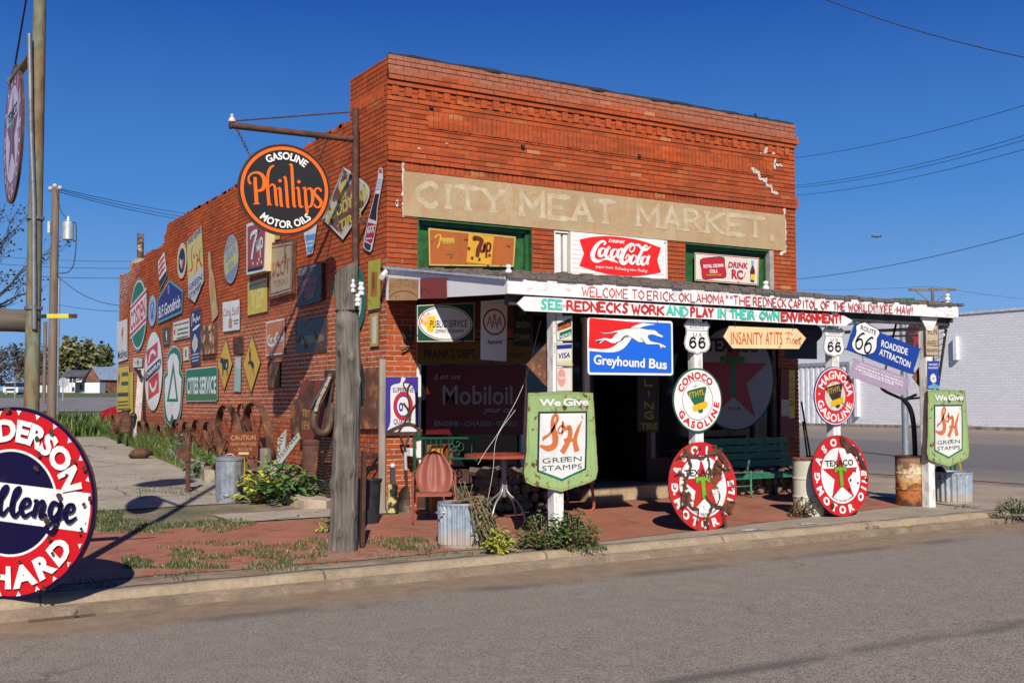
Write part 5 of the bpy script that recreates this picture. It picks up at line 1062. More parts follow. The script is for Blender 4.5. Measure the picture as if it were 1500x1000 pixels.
# against the shop front
PS = FRONT(SF - .02)
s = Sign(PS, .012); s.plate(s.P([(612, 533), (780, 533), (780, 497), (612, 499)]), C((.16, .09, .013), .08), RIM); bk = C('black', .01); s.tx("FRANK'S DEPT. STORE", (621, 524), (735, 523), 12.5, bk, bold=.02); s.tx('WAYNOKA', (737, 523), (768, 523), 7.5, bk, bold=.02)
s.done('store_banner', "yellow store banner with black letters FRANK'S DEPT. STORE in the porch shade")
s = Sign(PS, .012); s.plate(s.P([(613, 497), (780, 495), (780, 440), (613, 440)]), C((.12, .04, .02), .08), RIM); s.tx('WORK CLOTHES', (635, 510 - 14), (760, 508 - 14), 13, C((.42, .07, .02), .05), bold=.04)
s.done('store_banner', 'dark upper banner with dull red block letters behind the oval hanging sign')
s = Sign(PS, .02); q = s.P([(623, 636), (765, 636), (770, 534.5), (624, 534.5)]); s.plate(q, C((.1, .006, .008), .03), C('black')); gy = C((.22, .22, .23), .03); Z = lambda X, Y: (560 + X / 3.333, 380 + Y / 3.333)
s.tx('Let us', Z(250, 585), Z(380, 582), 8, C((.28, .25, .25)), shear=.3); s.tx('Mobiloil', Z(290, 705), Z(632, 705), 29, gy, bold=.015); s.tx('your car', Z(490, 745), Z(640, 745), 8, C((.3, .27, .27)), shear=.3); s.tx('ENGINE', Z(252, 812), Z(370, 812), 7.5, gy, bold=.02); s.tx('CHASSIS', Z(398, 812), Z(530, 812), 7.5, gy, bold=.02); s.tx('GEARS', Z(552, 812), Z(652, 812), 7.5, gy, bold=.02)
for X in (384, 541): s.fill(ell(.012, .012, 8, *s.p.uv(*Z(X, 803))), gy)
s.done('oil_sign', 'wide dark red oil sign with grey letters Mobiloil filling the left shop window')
s = Sign(FRONT(-.12), .02); c, r = circ(s, 1076, 555, 476, 631); s.plate(ell(r, r, 56, *c), C((.27, .27, .29), .02), C('black')); s.ring(ell(r, r, 56, *c), ell(r * .965, r * .965, 56, *c), C('black')); s.fill(star((c[0] - .05, c[1]), r * .93), C((.3, .012, .016), .02)); s.fill([(c[0] + r * x - .05, c[1] + r * y) for x, y in ((-.32, .4), (.3, .4), (.3, .24), (.23, .24), (.23, .31), (.07, .31), (.07, -.34), (-.08, -.34), (-.08, .31), (-.25, .31), (-.25, .24), (-.32, .24))], C((.02, .14, .05)))
s.text('TEXACO', (c[0] - r * .72, c[1] + r * .5), (c[0] + r * .62, c[1] + r * .5), r * .24, bk, bold=.04); s.text('REG.T.M.', (c[0] - r * .2, c[1] - r * .6), (c[0] + r * .12, c[1] - r * .6), r * .05, bk)
s.done('gas_sign', 'very large round star sign with a green T in the deep porch shade')
s = Sign(FRONT(-.05), .02); s.plate(s.P([(933, 632), (964, 632), (964, 545), (933, 545)]), C((.03, .025, .01), .05), RIM); yl = C((.3, .22, .03), .05)
for ch, v in (('L', 566), ('I', 583), ('N', 600), ('G', 614)): a, b = s.p.uv(943.5, v), s.p.uv(955, v); s.brush(ch, a, b, .13, yl, w=.25)
s.tx('TIRE', (937, 628), (961, 628), 9, yl, bold=.04); s.done('tin_sign', 'dim narrow sign with yellow letters running down beside the dark doorway')
s = Sign(FRONT(-.03), .015); q = s.P([(1142, 640), (1163, 640), (1164, 540), (1143, 540)]); s.plate(q, C((.2, .02, .025), .05), RIM); s.fill(s.P([(1155, 612), (1163, 612), (1163.5, 542), (1155, 542)]), C('ylw', .05)); s.fill(s.P([(1143.5, 609), (1156, 609), (1156, 585), (1143.5, 585)]), C((.5, .45, .3)))
for i in range(5): s.tx('GOOD '[i], (1156.5, 561 + i * 11), (1162, 561 + i * 11), 8, C('dred')) if 'GOOD '[i] != ' ' else None
s.done('tin_sign', 'red and yellow strip sign on the right-hand brick pier of the porch')
s = Sign(FRONT(-1.0), .012); q = s.P([(1150, 525), (1196, 526), (1196, 500), (1150, 500)]); s.plate(q, bk, RIM); o = s.done('hanging_sign', 'plain black board hanging behind the cream arrow-ended sign'); hook(o, [((5.95, -1, 2.3), (5.95, -1, 2.95)), ((6.2, -1, 2.3), (6.2, -1, 2.95))])
s = Sign(FRONT(-1.3), .015); q = crm(s.P([(1108, 480), (1140, 474), (1190, 474), (1204, 488), (1192, 503), (1170, 509), (1140, 505), (1112, 495)]), 4, True); s.plate(q, C((.015, .015, .05), .04), RIM); dr_ = C((.22, .02, .03)); s.tx('ENSION', (1150, 488), (1186, 489), 7, dr_, bold=.03); s.tx('NKS', (1166, 497), (1186, 498), 6, dr_, bold=.03)
o = s.done('hanging_sign', 'dark blue curved sign with dull red letters under the porch roof'); hook(o, [((5.6, -1.3, 2.5), (5.6, -1.3, 2.95)), ((6.0, -1.3, 2.5), (6.0, -1.3, 2.95))])
# the long arrow board under the fascia
s = Sign(FRONT(FY - .02), .025); q = s.P([(756, 445), (767, 434.5), (800, 436), (1234, 462.5), (1247, 469.5), (1236, 478), (1000, 465.5), (767, 455.5)]); s.plate(q, PWR, PW)
gn = C('teal', .02, 20, 2); rd = C((.55, .02, .018), .04, 22, 3)
def wv(u): return 454.8 + (u - 767) / 469 * 21.6
for word, u0, u1, m in (('SEE', 791, 821, gn), ('REDNECKS', 829, 918, rd), ('WORK', 924, 970, rd), ('AND', 975, 1005, gn), ('PLAY', 1010, 1042, rd), ('IN', 1049, 1060, gn), ('THEIR', 1068, 1102, gn), ('OWN', 1111, 1138, gn), ('ENVIRONMENT!', 1142, 1229, rd)):
    s.brush(word, s.p.uv(u0, wv(u0) - 1.6), s.p.uv(u1, wv(u1) - 1.6), .125, m, w=.24, serif=.1, gap=.36, jit=.03)
s.done('arrow_board', 'long white arrow-ended board with red and green painted words under the porch fascia')
# card stickers on the first post
YP = PY - .066
PP = FRONT(YP)
def card(v0, v1, lab, fn): s = Sign(PP, .006); q = s.P([(814.5, v1), (838, v1), (838, v0), (814.5, v0)]); q = [(x, y) for x, y in q]; s.plate(q, C('offwhite', .01), C('black')); s.ring(inset(q, .004), inset(q, .008), C('black')); fn(s); s.done('card_sign', lab)
def f1(s): s.fill(s.P([(816, 485.5), (836, 478), (836, 466), (816, 474)]), C('black')); s.tx('DISCOVER', (817, 484.5), (835.5, 477), 5, C('orange'), bold=.03); s.fill(s.P([(819, 497), (836.5, 490.5), (836.5, 481), (819, 487.5)]), C((.0, .12, .07))); s.tx('NOVUS', (821, 495.8), (836, 490), 4.5, wt, bold=.02)
def f2(s): s.fill(s.P([(815.5, 511.5), (837, 510), (837, 504), (815.5, 505.5)]), C((.01, .03, .25))); s.tx('VISA', (818, 525), (834.5, 523.5), 8, C((.01, .02, .2)), bold=.02, shear=.25); s.fill(s.P([(815.5, 534), (837, 533), (837, 527.5), (815.5, 528.5)]), C((.6, .55, .3)))
def f3(s): c = s.p.uv(822, 553); s.fill(ell(.055, .1, 24, *c), C((.65, .28, .24))); s.tx('MasterCard', (817, 555), (834, 555), 4.5, wt)
card(462, 499, 'top payment card plate with tilted black and green bars on the first porch post', f1); card(502, 536, 'middle payment card plate reading VISA on the first porch post', f2); card(538, 573, 'lowest payment card plate with a faded pink disc on the first porch post', f3)
for (us, y, lab) in (([(770, 534), (805, 497), (840, 534), (805, 572)], -2.85, 'rusty orange square plate hung by its corner behind the first porch post'), ([(1336, 552), (1356, 522), (1376, 552), (1356, 580)], -2.85, 'rusty orange square plate hung by its corner behind the last porch post')):
    s = Sign(FRONT(y), .008); s.plate(s.P(us), rusty(11, 1.9, .75, 5.), RIM); o = s.done('rusted_sheet', lab); a = s.p.uv(*us[1]); hook(o, [((a[0], y, a[1]), (a[0], y, 2.6))])
# green stamp shields
def stamp(u0, u1, vt, vb, lab, dx=0, tilt=0):
    pl = FRONT(YP - .004); s = Sign(pl, .03); W0, W1 = s.p.uv(u0, 0)[0], s.p.uv(u1, 0)[0]; zt, zb = s.p.uv((u0 + u1) / 2, vt)[1], s.p.uv((u0 + u1) / 2, vb)[1]; H = zt - zb; Wd = W1 - W0; cx = (W0 + W1) / 2
    L = lambda pts: [(cx + (x - .5) * Wd, zb + y * H) for x, y in pts]
    out = L([(.06, .985), (.5, 1.0), (.94, .985), (.955, .8), (.985, .4), (1., .2), (.97, .11), (.88, .075), (.5, 0.), (.12, .075), (.03, .11), (0., .2), (.03, .4), (.05, .8)])
    gm = C((.31, .45, .18), .17, 11, 4, fade=.35); s.plate(out, gm, RIM); s.ring(inset(out, .0), inset(out, .008), C((.28, .26, .08), .25, 9)); s.ring(inset(out, .022), inset(out, .028), C((.2, .3, .09), .1))
    s.fill(L([(.19, .8), (.855, .8), (.85, .5), (.835, .21), (.5, .11), (.17, .21), (.18, .5)]), C((.02, .035, .04), .05)); s.fill(L([(.2, .23), (.5, .125), (.8, .23), (.815, .215), (.5, .105), (.185, .215)]), C((.01, .16, .09), .03))
    s.fill(L([(.215, .78), (.83, .78), (.825, .5), (.81, .225), (.5, .13), (.195, .225), (.205, .5)]), C('white', .03, 8, 6))
    Z = lambda pts: L([((X - 15) / 715, 1 - (Y - 20) / 978) for X, Y in pts]); og = C((.6, .16, .05), .02, 9, 2); k = Wd
    s.stroke(Z([(190, 500), (205, 470), (250, 440), (300, 370), (332, 290), (318, 245), (288, 290), (290, 380), (312, 470), (300, 545), (240, 572), (165, 545)]), [w * k for w in (.015, .04, .03, .03, .045, .03, .045, .07, .085, .075, .07, .03)], og)
    s.stroke(Z([(395, 380), (370, 355), (338, 395), (355, 430), (400, 390), (382, 320), (378, 445)]), .022 * k, og)
    s.stroke(Z([(395, 395), (445, 375), (455, 440), (430, 520), (375, 620)]), [w * k for w in (.03, .06, .065, .065, .07)], og); s.stroke(Z([(570, 310), (530, 400), (500, 500), (520, 610)]), [w * k for w in (.01, .045, .06, .075)], og); s.stroke(Z([(395, 500), (440, 490), (505, 505)]), .04 * k, og)
    gk = C((.03, .04, .04), .06, 9); a = L([(.24, .29), (.77, .3), (.235, .215), (.77, .222)]); s.text('GREEN', a[0], a[1], H * .052, gk, bold=-.006); s.text('STAMPS', a[2], a[3], H * .052, gk, bold=-.006)
    a = L([(.2, .855), (.49, .855), (.52, .855), (.87, .86)]); s.text('We', a[0], a[1], H * .07, C('white', .06), bold=.04); s.text('Give', a[2], a[3], H * .075, C('white', .06), bold=.04)
    s.done('stamp_sign', lab)
stamp(762, 868, 573, 720, 'green stamp shield on the first porch post, with a rustier left side')
stamp(1339, 1400, 570, 684, 'green stamp shield on the last porch post, above the orange barrel')
# greyhound bus sign
s = Sign(FRONT(YF - .05), .012); Q0 = s.P([(858.5, 545.5), (984, 552), (986, 474), (860, 462)]); a = Q0; Wd = a[1][0] - a[0][0]; Hh = a[3][1] - a[0][1]; cx, cy_ = sum(p[0] for p in a) / 4, sum(p[1] for p in a) / 4
s.plate(rrect(Wd, Hh, .035, 5, cx, cy_), wt, RIM); B = C((.015, .12, .6), .003, fade=.02); Rd = C((.66, .018, .016), .003, fade=.02)
s.fill(rrect(Wd - .05, Hh - .05, .02, 5, cx, cy_), B); Z = lambda p: s.tr(855, 455, 10, p)
s.fill(Z([(78, 103), (860, 180)]) + crm(Z([(860, 180), (730, 220), (640, 330), (560, 480), (450, 575), (330, 600), (60, 585)]), 6) , wt) if 0 else None
s.fill(Z([(60, 588)]) + crm(Z([(330, 610), (470, 600), (580, 545), (660, 450), (740, 330), (840, 240), (1040, 200)]), 6) + Z([(850, 178), (78, 105), (70, 300)]), wt)
s.fill(Z([(60, 548)]) + crm(Z([(260, 566), (360, 550), (460, 500), (560, 380), (670, 260), (760, 210), (850, 180)]), 6) + Z([(78, 105), (70, 300)]), Rd)
dog = crm(Z([(220, 303), (270, 322), (360, 322), (440, 300), (560, 275), (680, 262), (830, 262), (930, 280), (985, 278), (1050, 300), (1085, 335), (1145, 368), (1138, 388), (1080, 375), (1010, 350), (950, 352), (925, 380), (945, 420), (980, 450), (1070, 470), (1130, 490), (1190, 525), (1170, 540), (1110, 505), (1060, 490), (915, 490), (870, 445), (850, 460), (790, 455), (710, 405), (620, 362), (580, 380), (540, 430), (470, 470), (400, 472), (330, 440), (290, 430), (240, 470), (215, 465), (270, 430), (200, 440), (150, 435), (220, 420), (290, 398), (340, 405), (400, 410), (440, 360), (490, 310), (370, 330), (280, 332)]), 3, True)
s.fill(inset(dog, -.004), C('black', .003)); s.fill(dog, wt); s.stroke(Z([(460, 470), (520, 445), (580, 378), (620, 362), (640, 378), (590, 390), (540, 440)]), .008, C('black')); s.stroke(Z([(1105, 505), (1130, 545)]), .018, wt); s.stroke(Z([(820, 400), (850, 425), (865, 445)]), .006, C('black')); s.fill(ell(.008, .006, 8, *Z([(985, 290)])[0]), C('black'))
s.tx('Greyhound', (855 + 13.0, 455 + 78), (855 + 88, 455 + 83), 14, wt, bold=.028); s.tx('Bus', (855 + 94, 455 + 83.5), (855 + 120.3, 455 + 85.5), 14, wt, bold=.028)
o = s.done('bus_sign', 'hanging red, white and blue bus sign with a running white greyhound'); hook(o, [(s.p.w(*s.p.uv(885, 465), .014), s.p.w(*s.p.uv(885, 458), .014)), (s.p.w(*s.p.uv(961.5, 473), .014), s.p.w(*s.p.uv(961.5, 461), .014))])
# route shields
def shield_pts(cx, cy_, w, h):
    half = [(0, .5), (.14, .44), (.27, .46), (.36, .5), (.5, .36), (.42, .25), (.41, .12), (.47, -.08), (.49, -.2), (.44, -.34), (.32, -.43), (.14, -.46), (0, -.52)]
    q = half + [(-x, y) for x, y in reversed(half[1:-1])]; return [(cx + x * w, cy_ + y * h) for x, y in q]
def route(u0, u1, vt, vb, y, word, lab):
    s = Sign(FRONT(y), .008); a, b = s.p.uv(u0, (vt + vb) / 2), s.p.uv(u1, (vt + vb) / 2); w = b[0] - a[0]; cx = (a[0] + b[0]) / 2; zt, zb = s.p.uv((u0 + u1) / 2, vt)[1], s.p.uv((u0 + u1) / 2, vb)[1]; h = zt - zb; cy_ = (zt + zb) / 2 + .01 * h
    q = shield_pts(cx, cy_, w, h); s.plate(q, wt, RIM); s.ring(inset(q, .006), inset(q, .013), bk); s.text(word, (cx - w * .27, cy_ + h * .25), (cx + w * .27, cy_ + h * .25), h * .1, bk, bold=-.01); s.stroke([(cx - w * .4, cy_ + h * .2), (cx + w * .4, cy_ + h * .2)], .005, bk, 1)
    s.text('U S', (cx - w * .16, cy_ + h * .03), (cx + w * .16, cy_ + h * .03), h * .1, bk, bold=.0)
    for sx in (-.17, .17): digit6(s, cx + sx * w, cy_ - h * .16, w * .26, h * .31, .022 * h / .4 * 1.15, bk)
    s.done('route_shield', lab, 'route sign')
def digit6(s, cx, cy_, w, h, t, m): s.stroke([(cx + x * w, cy_ + y * h) for x, y in ((.38, .32), (.15, .46), (-.2, .4), (-.4, .05), (-.38, -.28), (-.1, -.47), (.25, -.4), (.4, -.15), (.25, .08), (-.05, .1), (-.32, -.08))], t, m, 4)
route(1001, 1040, 470, 519, YP, 'ROUTE', 'white US 66 shield marked ROUTE on the second porch post')
route(1205, 1237, 480, 523, YP, 'OKLAHOMA', 'white US 66 shield marked OKLAHOMA on the third porch post')
s = Sign(FRONT(YF - .03), .014); q = s.P([(1058.5, 493), (1067, 477.5), (1166, 481.5), (1179.5, 495), (1169, 511), (1072, 510)]); s.plate(q, C((.72, .57, .31), .02), RIM); og = C((.6, .08, .012), .04, 18)
for w_, u0, u1 in (('INSANITY', 1069.5, 1117), ('AT', 1120, 1130.5), ('ITS', 1133, 1144.5)): s.tx(w_, (u0, 504), (u1, 504.8), 19, og, bold=.012)
Z = lambda p: s.tr(960, 400, 4.167, p)
for p in ([(785, 372), (800, 362), (835, 375)], [(808, 365), (802, 400), (796, 430)], [(790, 400), (815, 398)], [(818, 402), (816, 430)], [(828, 432), (832, 404), (842, 408), (840, 432)], [(848, 418), (858, 412), (852, 404), (846, 420), (858, 434)], [(866, 432), (862, 410), (874, 408), (876, 436)], [(878, 385), (874, 430), (882, 434)], [(868, 398), (886, 398)]): s.stroke(Z(p), .009, og, 3)
o = s.done('arrow_board', 'cream board with pointed ends reading INSANITY AT ITS Finest'); hook(o, [(s.p.w(*s.p.uv(1075, 480), .016), s.p.w(*s.p.uv(1075, 468), .016)), (s.p.w(*s.p.uv(1160, 484), .016), s.p.w(*s.p.uv(1160, 474), .016))])
# round gasoline signs
def disc(y, u, v, vt, vb, lean=0.):
    pl = FRONT(y)
    if lean:
        o = V((0, y, 0)); b = at(u, vb, y=y); pl = Plane((0, b.y, b.z), (1, 0, 0), (0, lean, 1)); 
    s = Sign(pl, .014); c, r = circ(s, u, v, vt, vb); return s, c, r
s, c, r = disc(YP - .01, 1021, 586, 539, 633); gmat = C((.02, .09, .045), .03); s.plate(ell(r, r, 56, *c), wt, gmat); s.ring(ell(r, r, 56, *c), ell(r * .95, r * .95, 56, *c), gmat); s.ring(ell(r * .62, r * .62, 56, *c), ell(r * .605, r * .605, 56, *c), bk); R_ = C((.58, .02, .03), .01)
s.arc('CONOCO', c, r * .66, radians(100), r * .22, R_, radians(118), bold=.045); s.arc('GASOLINE', c, r * .66, radians(280), r * .22, R_, radians(150), low=True, bold=.045)
def ethyl(s, c, r, d, mats):
    L = lambda pts: [(c[0] + r * x, c[1] + r * y) for x, y in pts]
    s.fill(crm(L([(-.45, .22), (-.38, .32), (.28, .45), (.37, .38), (.3, .1), (.25, -.08), (-.1, -.18), (-.28, .0)]), 3, True), mats[0]); s.fill(crm(L([(.0, -.38), (.12, -.43), (.22, -.36), (.18, -.24), (.05, -.26)]), 3, True), mats[0])
    s.fill(crm(L([(-.22, -.2), (-.15, -.16), (.35, -.04), (.42, -.1), (.4, -.2), (.34, -.25), (-.1, -.36), (-.2, -.34)]), 3, True), mats[1]); a = L([(-.36, .06), (.3, .2)]); s.text('ETHYL', a[0], a[1], r * .2, mats[1], bold=.0); a = L([(-.18, .43), (.0, .47)]); s.text('NEW', a[0], a[1], r * .06, mats[1])
ethyl(s, c, r * .93, 0, (C((.02, .12, .05)), C((.75, .45, .01)))); s.done('gas_sign', 'round white CONOCO GASOLINE sign on the second porch post')
s, c, r = disc(YP - .01, 1222, 580, 537, 623); nv = C((.04, .03, .2)); s.plate(ell(r, r, 56, *c), nv, nv); s.ring(ell(r * .97, r * .97, 56, *c), ell(r * .94, r * .94, 56, *c), wt); s.fill(ell(r * .935, r * .935, 56, *c), C((.62, .02, .02), .025)); s.fill(ell(r * .52, r * .52, 48, *c), nv); s.fill(ell(r * .5, r * .5, 48, *c), C((.6, .57, .42), .12, 9))
s.arc('MAGNOLIA', c, r * .6, radians(78), r * .27, wt, radians(160), bold=.03); s.arc('GASOLINE', c, r * .6, radians(266), r * .27, wt, radians(152), low=True, bold=.03); s.fill(ell(r * .04, r * .04, 10, c[0] - r * .77, c[1] + r * .08), wt); ethyl(s, c, r * .95, 0, (C((.035, .02, .02), .15, 14), C((.65, .42, .01), .08)))
s.done('gas_sign', 'round red MAGNOLIA GASOLINE sign with a rust-chipped centre on the third post')
def texaco(s, c, r, rust, rs, lab, seed, top='GASOLINE'):
    R_ = C((.5, .014, .016), rust, rs, seed); Wt = C((.74, .73, .7), rust, rs, seed); Gn = C((.16, .36, .02), rust * .3, rs, seed); Bk = C('black', rust * .6, rs, seed)
    s.plate(ell(r, r, 64, *c), R_, C((.03, .02, .05))); s.fill(ell(r * .69, r * .69, 56, *c), Wt); s.fill(star((c[0], c[1] - r * .02), r * .66), R_)
    s.arc(top, c, r * .745, radians(92), r * .18, Wt, radians(190), bold=.055); s.arc('MOTOR OIL', c, r * .745, radians(276), r * .18, Wt, radians(158), low=True, bold=.055); s.fill(ell(r * .03, r * .03, 8, c[0] - r * .86, c[1] - r * .13), Wt); s.fill(ell(r * .03, r * .03, 8, c[0] + r * .87, c[1] - r * .1), Wt)
    s.text('TEXACO', (c[0] - r * .52, c[1] + r * .24), (c[0] + r * .48, c[1] + r * .24), r * .15, Bk, bold=.02)
    T = lambda k: [(c[0] + r * x * k, c[1] + r * (y + .0)) for x, y in ((-.21, .21), (.21, .21), (.21, .08), (.14, .08), (.14, .12), (.06, .12), (.06, -.27), (-.06, -.27), (-.06, .12), (-.14, .12), (-.14, .08), (-.21, .08))]
    s.fill(inset(T(1.), -.006), Bk); s.fill(T(1.), Gn); s.arc('MADE BY THE TEXAS COMPANY', c, r * .6, radians(270), r * .045, Bk, radians(80), low=True, bold=0)
    s.done('gas_sign', lab)
s, c, r = disc(-3.33, 1029, 712, 647, 778, .12); texaco(s, c, r, .24, 3.6, 'heavily rusted round TEXACO star sign leaning on the second porch post', 5, 'GASOLINE')
mb = Sign(s.p, .014); mb.z = .034; dk = rusty(3, .75, .12, 9.); ZS = lambda p: mb.tr(960, 600, 5, p); sj = random.Random(4)
def jag(p, w):
    q = crm(p, 5); mb.stroke(ZS([(x + sj.uniform(-7, 7), y + sj.uniform(-7, 7)) for x, y in q]), [k * .0016 * sj.uniform(.7, 1.3) for k in w], dk, 1)
for p, w in (([(200, 285), (235, 340), (240, 440), (205, 520), (185, 610), (180, 700), (190, 790)], (10, 26, 18, 30, 22, 14, 5)), ([(140, 370), (190, 330), (260, 345), (330, 350), (380, 330), (430, 300), (480, 300)], (10, 30, 14, 26, 18, 40, 20)), ([(385, 270), (372, 340), (380, 420), (370, 500)], (4, 16, 14, 5)), ([(430, 270), (450, 330), (490, 370), (520, 430)], (30, 46, 40, 20)), ([(440, 400), (500, 440), (540, 430)], (6, 24, 10)),
             ([(350, 625), (400, 690), (470, 720), (550, 760)], (8, 26, 30, 12)), ([(410, 690), (380, 760), (360, 820), (375, 885)], (24, 16, 22, 8)), ([(470, 720), (490, 790), (500, 860)], (14, 36, 16)), ([(200, 640), (240, 700), (300, 740), (290, 830)], (22, 14, 10, 4)), ([(120, 480), (170, 470), (210, 490)], (8, 26, 8)), ([(155, 720), (200, 690), (250, 655)], (6, 22, 6)), ([(500, 480), (540, 540), (575, 580)], (3, 14, 4)), ([(150, 590), (190, 620)], (4, 12)), ([(330, 760), (345, 820), (330, 880)], (3, 10, 3)), ([(260, 350), (290, 300), (320, 270)], (4, 12, 4)), ([(430, 700), (450, 640), (440, 560)], (8, 8, 2))): jag(p, w)
part(mb, 'rust_streak', bpy.data.objects['gas_sign.003'])
s, c, r = disc(-3.2, 1230.5, 697, 637, 756, .1); texaco(s, c, r, .012, 4., 'bright round TEXACO star sign with one rusted patch, leaning on the third porch post', 2)
dk = rusty(3, .6, .15, 9.); s2 = s
mb = Sign(s.p, .014); mb.z = .03; LL = lambda pts: [(c[0] + r * x, c[1] + r * y) for x, y in pts]
mb.fill(crm(LL([(.08, .97), (.2, .95), (.38, .8), (.62, .66), (.72, .5), (.55, .48), (.42, .56), (.28, .54), (.22, .66), (.1, .76)]), 4, True), dk); mb.fill(crm(LL([(.62, .5), (.75, .45), (.93, .1), (.82, .12), (.7, .25)]), 4, True), dk)
for x, y, k in ((.88, -.14, .045), (.3, -.12, .03), (.55, -.2, .025), (.22, -.35, .03), (.5, .1, .025), (-.42, -.72, .06), (.85, -.5, .04)): mb.fill(ell(r * k, r * k * 1.3, 9, c[0] + r * x, c[1] + r * y), dk)
part(mb, 'rust_patch', bpy.data.objects['gas_sign.004'])
# tilted roadside attraction sign, its purple partner and the bent arm that carries them
PT = Plane((0, -3.16, 0), (1, 0, 0), (0, 0, 1))
s = Sign(PT, .014); A, B_, D = s.p.uv(1243, 524), s.p.uv(1333, 549), s.p.uv(1252, 474)
a0 = atan2(B_[1] - A[1], B_[0] - A[0]); 
q = s.P([(1239, 509), (1250, 475), (1256, 474), (1340, 508), (1346, 513), (1337, 542), (1332, 547), (1244, 514)]); q = crm(q, 2, True); s.plate(q, C((.012, .045, .26), .01, fade=.05), C('grey')); Z = lambda p: s.tr(1160, 400, 4.1667, p)
sh_ = crm(Z([(440, 302), (470, 320), (510, 340), (530, 365), (512, 400), (510, 450), (490, 485), (440, 495), (390, 480), (365, 450), (365, 420), (385, 380), (390, 350), (390, 320)]), 2, True)
s.fill(inset(sh_, -.012), bk); s.fill(sh_, wt); ang = (1287, 519)
s.tx('ROUTE', (1259, 482.5), (1281.5, 491), 7, bk, bold=.02); 
for (X, Y) in ((410, 410), (463, 435)):
    cc = Z([(X, Y)])[0]; ct, st_ = cos(-.36), sin(-.36); pts = [((x * .15, y * .26)) for x, y in ((.38, .42), (.1, .4), (-.3, .1), (-.42, -.2), (-.2, -.46), (.2, -.42), (.4, -.16), (.22, .06), (-.1, .04), (-.36, -.14))]
    s.stroke([(cc[0] + x * ct - y * st_, cc[1] + x * st_ + y * ct) for x, y in pts], .028, bk, 4)
s.tx('ROADSIDE', (1289, 507), (1327.5, 520), 10, wt, bold=.02); s.tx('ATTRACTION', (1286, 519), (1331, 539), 10, wt, bold=.02)
o = s.done('attraction_sign', 'tilted blue ROADSIDE ATTRACTION sign with a white Route 66 shield'); hook(o, [(s.p.w(*s.p.uv(1272, 476), .01), s.p.w(*s.p.uv(1271, 462), .01)), (s.p.w(*s.p.uv(1262, 518), .006), s.p.w(*s.p.uv(1264, 530), .006))])
s = Sign(PT, .01); q = crm(s.P([(1244, 546), (1250, 528), (1256, 527), (1325, 552), (1331, 560), (1325, 576), (1320, 578), (1248, 552)]), 3, True); s.plate(q, C('lilac', .01), C('grey')); lw = C((.62, .58, .62), .01); s.tx('SANDHILLS CURIOSITY SHOP, ERICK, OKLAHOMA', (1258, 533.5), (1322, 556.5), 3.2, lw)
small(s, lw, [(1254, 535.5, 1322, 560), (1252, 539.5, 1322, 564.5), (1262, 546.5, 1308, 563)], 2.2); o = s.done('text_sign', 'tilted purple sign with small white print below the blue sign')
mb = MB(); Yb = -2.7; tp = lambda l: [at(u, v, y=Yb) for u, v in l]; mb.tube(crm([tuple(p) for p in tp([(1291, 568), (1297, 573), (1310, 579), (1324, 585)])], 4), .022, BLK); mb.tube(crm([tuple(p) for p in tp([(1324, 585), (1334, 600), (1339, 630), (1341, 690), (1341, 738)])], 4), .035, BLK); mb.tube(tp([(1324, 585), (1350, 582)]), .015, BLK); mb.tube(tp([(1313, 473), (1296, 545), (1296, 572)]), .015, BLK); mb.tube(tp([(1324, 585), (1342, 578)]), .02, BLK)
tag(mb.build('iron_pump', loc=tuple(at(1341, 738, y=Yb))), 'tall black iron pump with a bent arm behind the last porch post', 'pump')
s = Sign(PP, .01); q = s.P([(1354.5, 521), (1374, 522), (1374.5, 475), (1354.5, 474)]); cx, cy_ = sum(p[0] for p in q) / 4, sum(p[1] for p in q) / 4; wd, hh = q[1][0] - q[0][0], q[3][1] - q[0][1]
s.plate(rrect(wd, hh, .02, 4, cx, cy_), C((.52, .42, .27), .1, 6, 3, fade=.25), RIM); s.ring(rrect(wd, hh, .02, 4, cx, cy_), rrect(wd - .03, hh - .03, .012, 4, cx, cy_), rusty(4, 1.4, .5)); 
for w_, v, u0, u1, h in (('IRON', 490, 1358, 1371.5, 9), ('WHEELS', 507, 1357, 1373, 9), ('PROHIBITED', 515.5, 1357, 1373, 5)): s.tx(w_, (u0, v), (u1, v), h, C((.03, .02, .015), .12, 9), bold=.0)
s.done('road_sign', 'rust-edged cream IRON WHEELS sign on the last porch post', 'road sign')
s = Sign(PP, .008); q = s.P([(1357.5, 569.5), (1374.5, 569.5), (1374.5, 528.5), (1357.5, 528.5)]); s.plate(q, C((.015, .05, .32), .01), C('grey')); s.tx('ROADSIDE', (1360, 535), (1372.5, 535), 3, wt); s.tx('MANAGEMENT', (1359, 540), (1373.5, 540), 3, wt); cc = s.p.uv(1366, 554)
for k in range(12): a = 2 * pi * k / 12; s.stroke([(cc[0] + .015 * cos(a), cc[1] + .015 * sin(a)), (cc[0] + .07 * cos(a), cc[1] + .07 * sin(a))], [.008, .03, .012], wt, 2)
s.fill(ell(.024, .024, 12, *cc), C('gold')); s.fill(s.P([(1358, 569), (1374, 569), (1374, 565), (1369, 563), (1366, 560), (1362, 564), (1358, 565)]), C('sky')); s.done('daisy_sign', 'small blue plate with a white daisy on the last porch post')
# dark round star sign glimpsed under the right end of the porch
s = Sign(FRONT(-1.6), .02); c, r = circ(s, 1343, 493, 470, 520); s.plate(ell(r, r, 40, *c), C((.03, .025, .03), .1), RIM); s.fill(star(c, r * .85), C((.3, .02, .03), .1)); o = s.done('gas_sign', 'small dark round sign with a red star hanging under the right end of the porch'); hook(o, [((c[0], -1.6, c[1] + r), (c[0], -1.6, 2.98))])
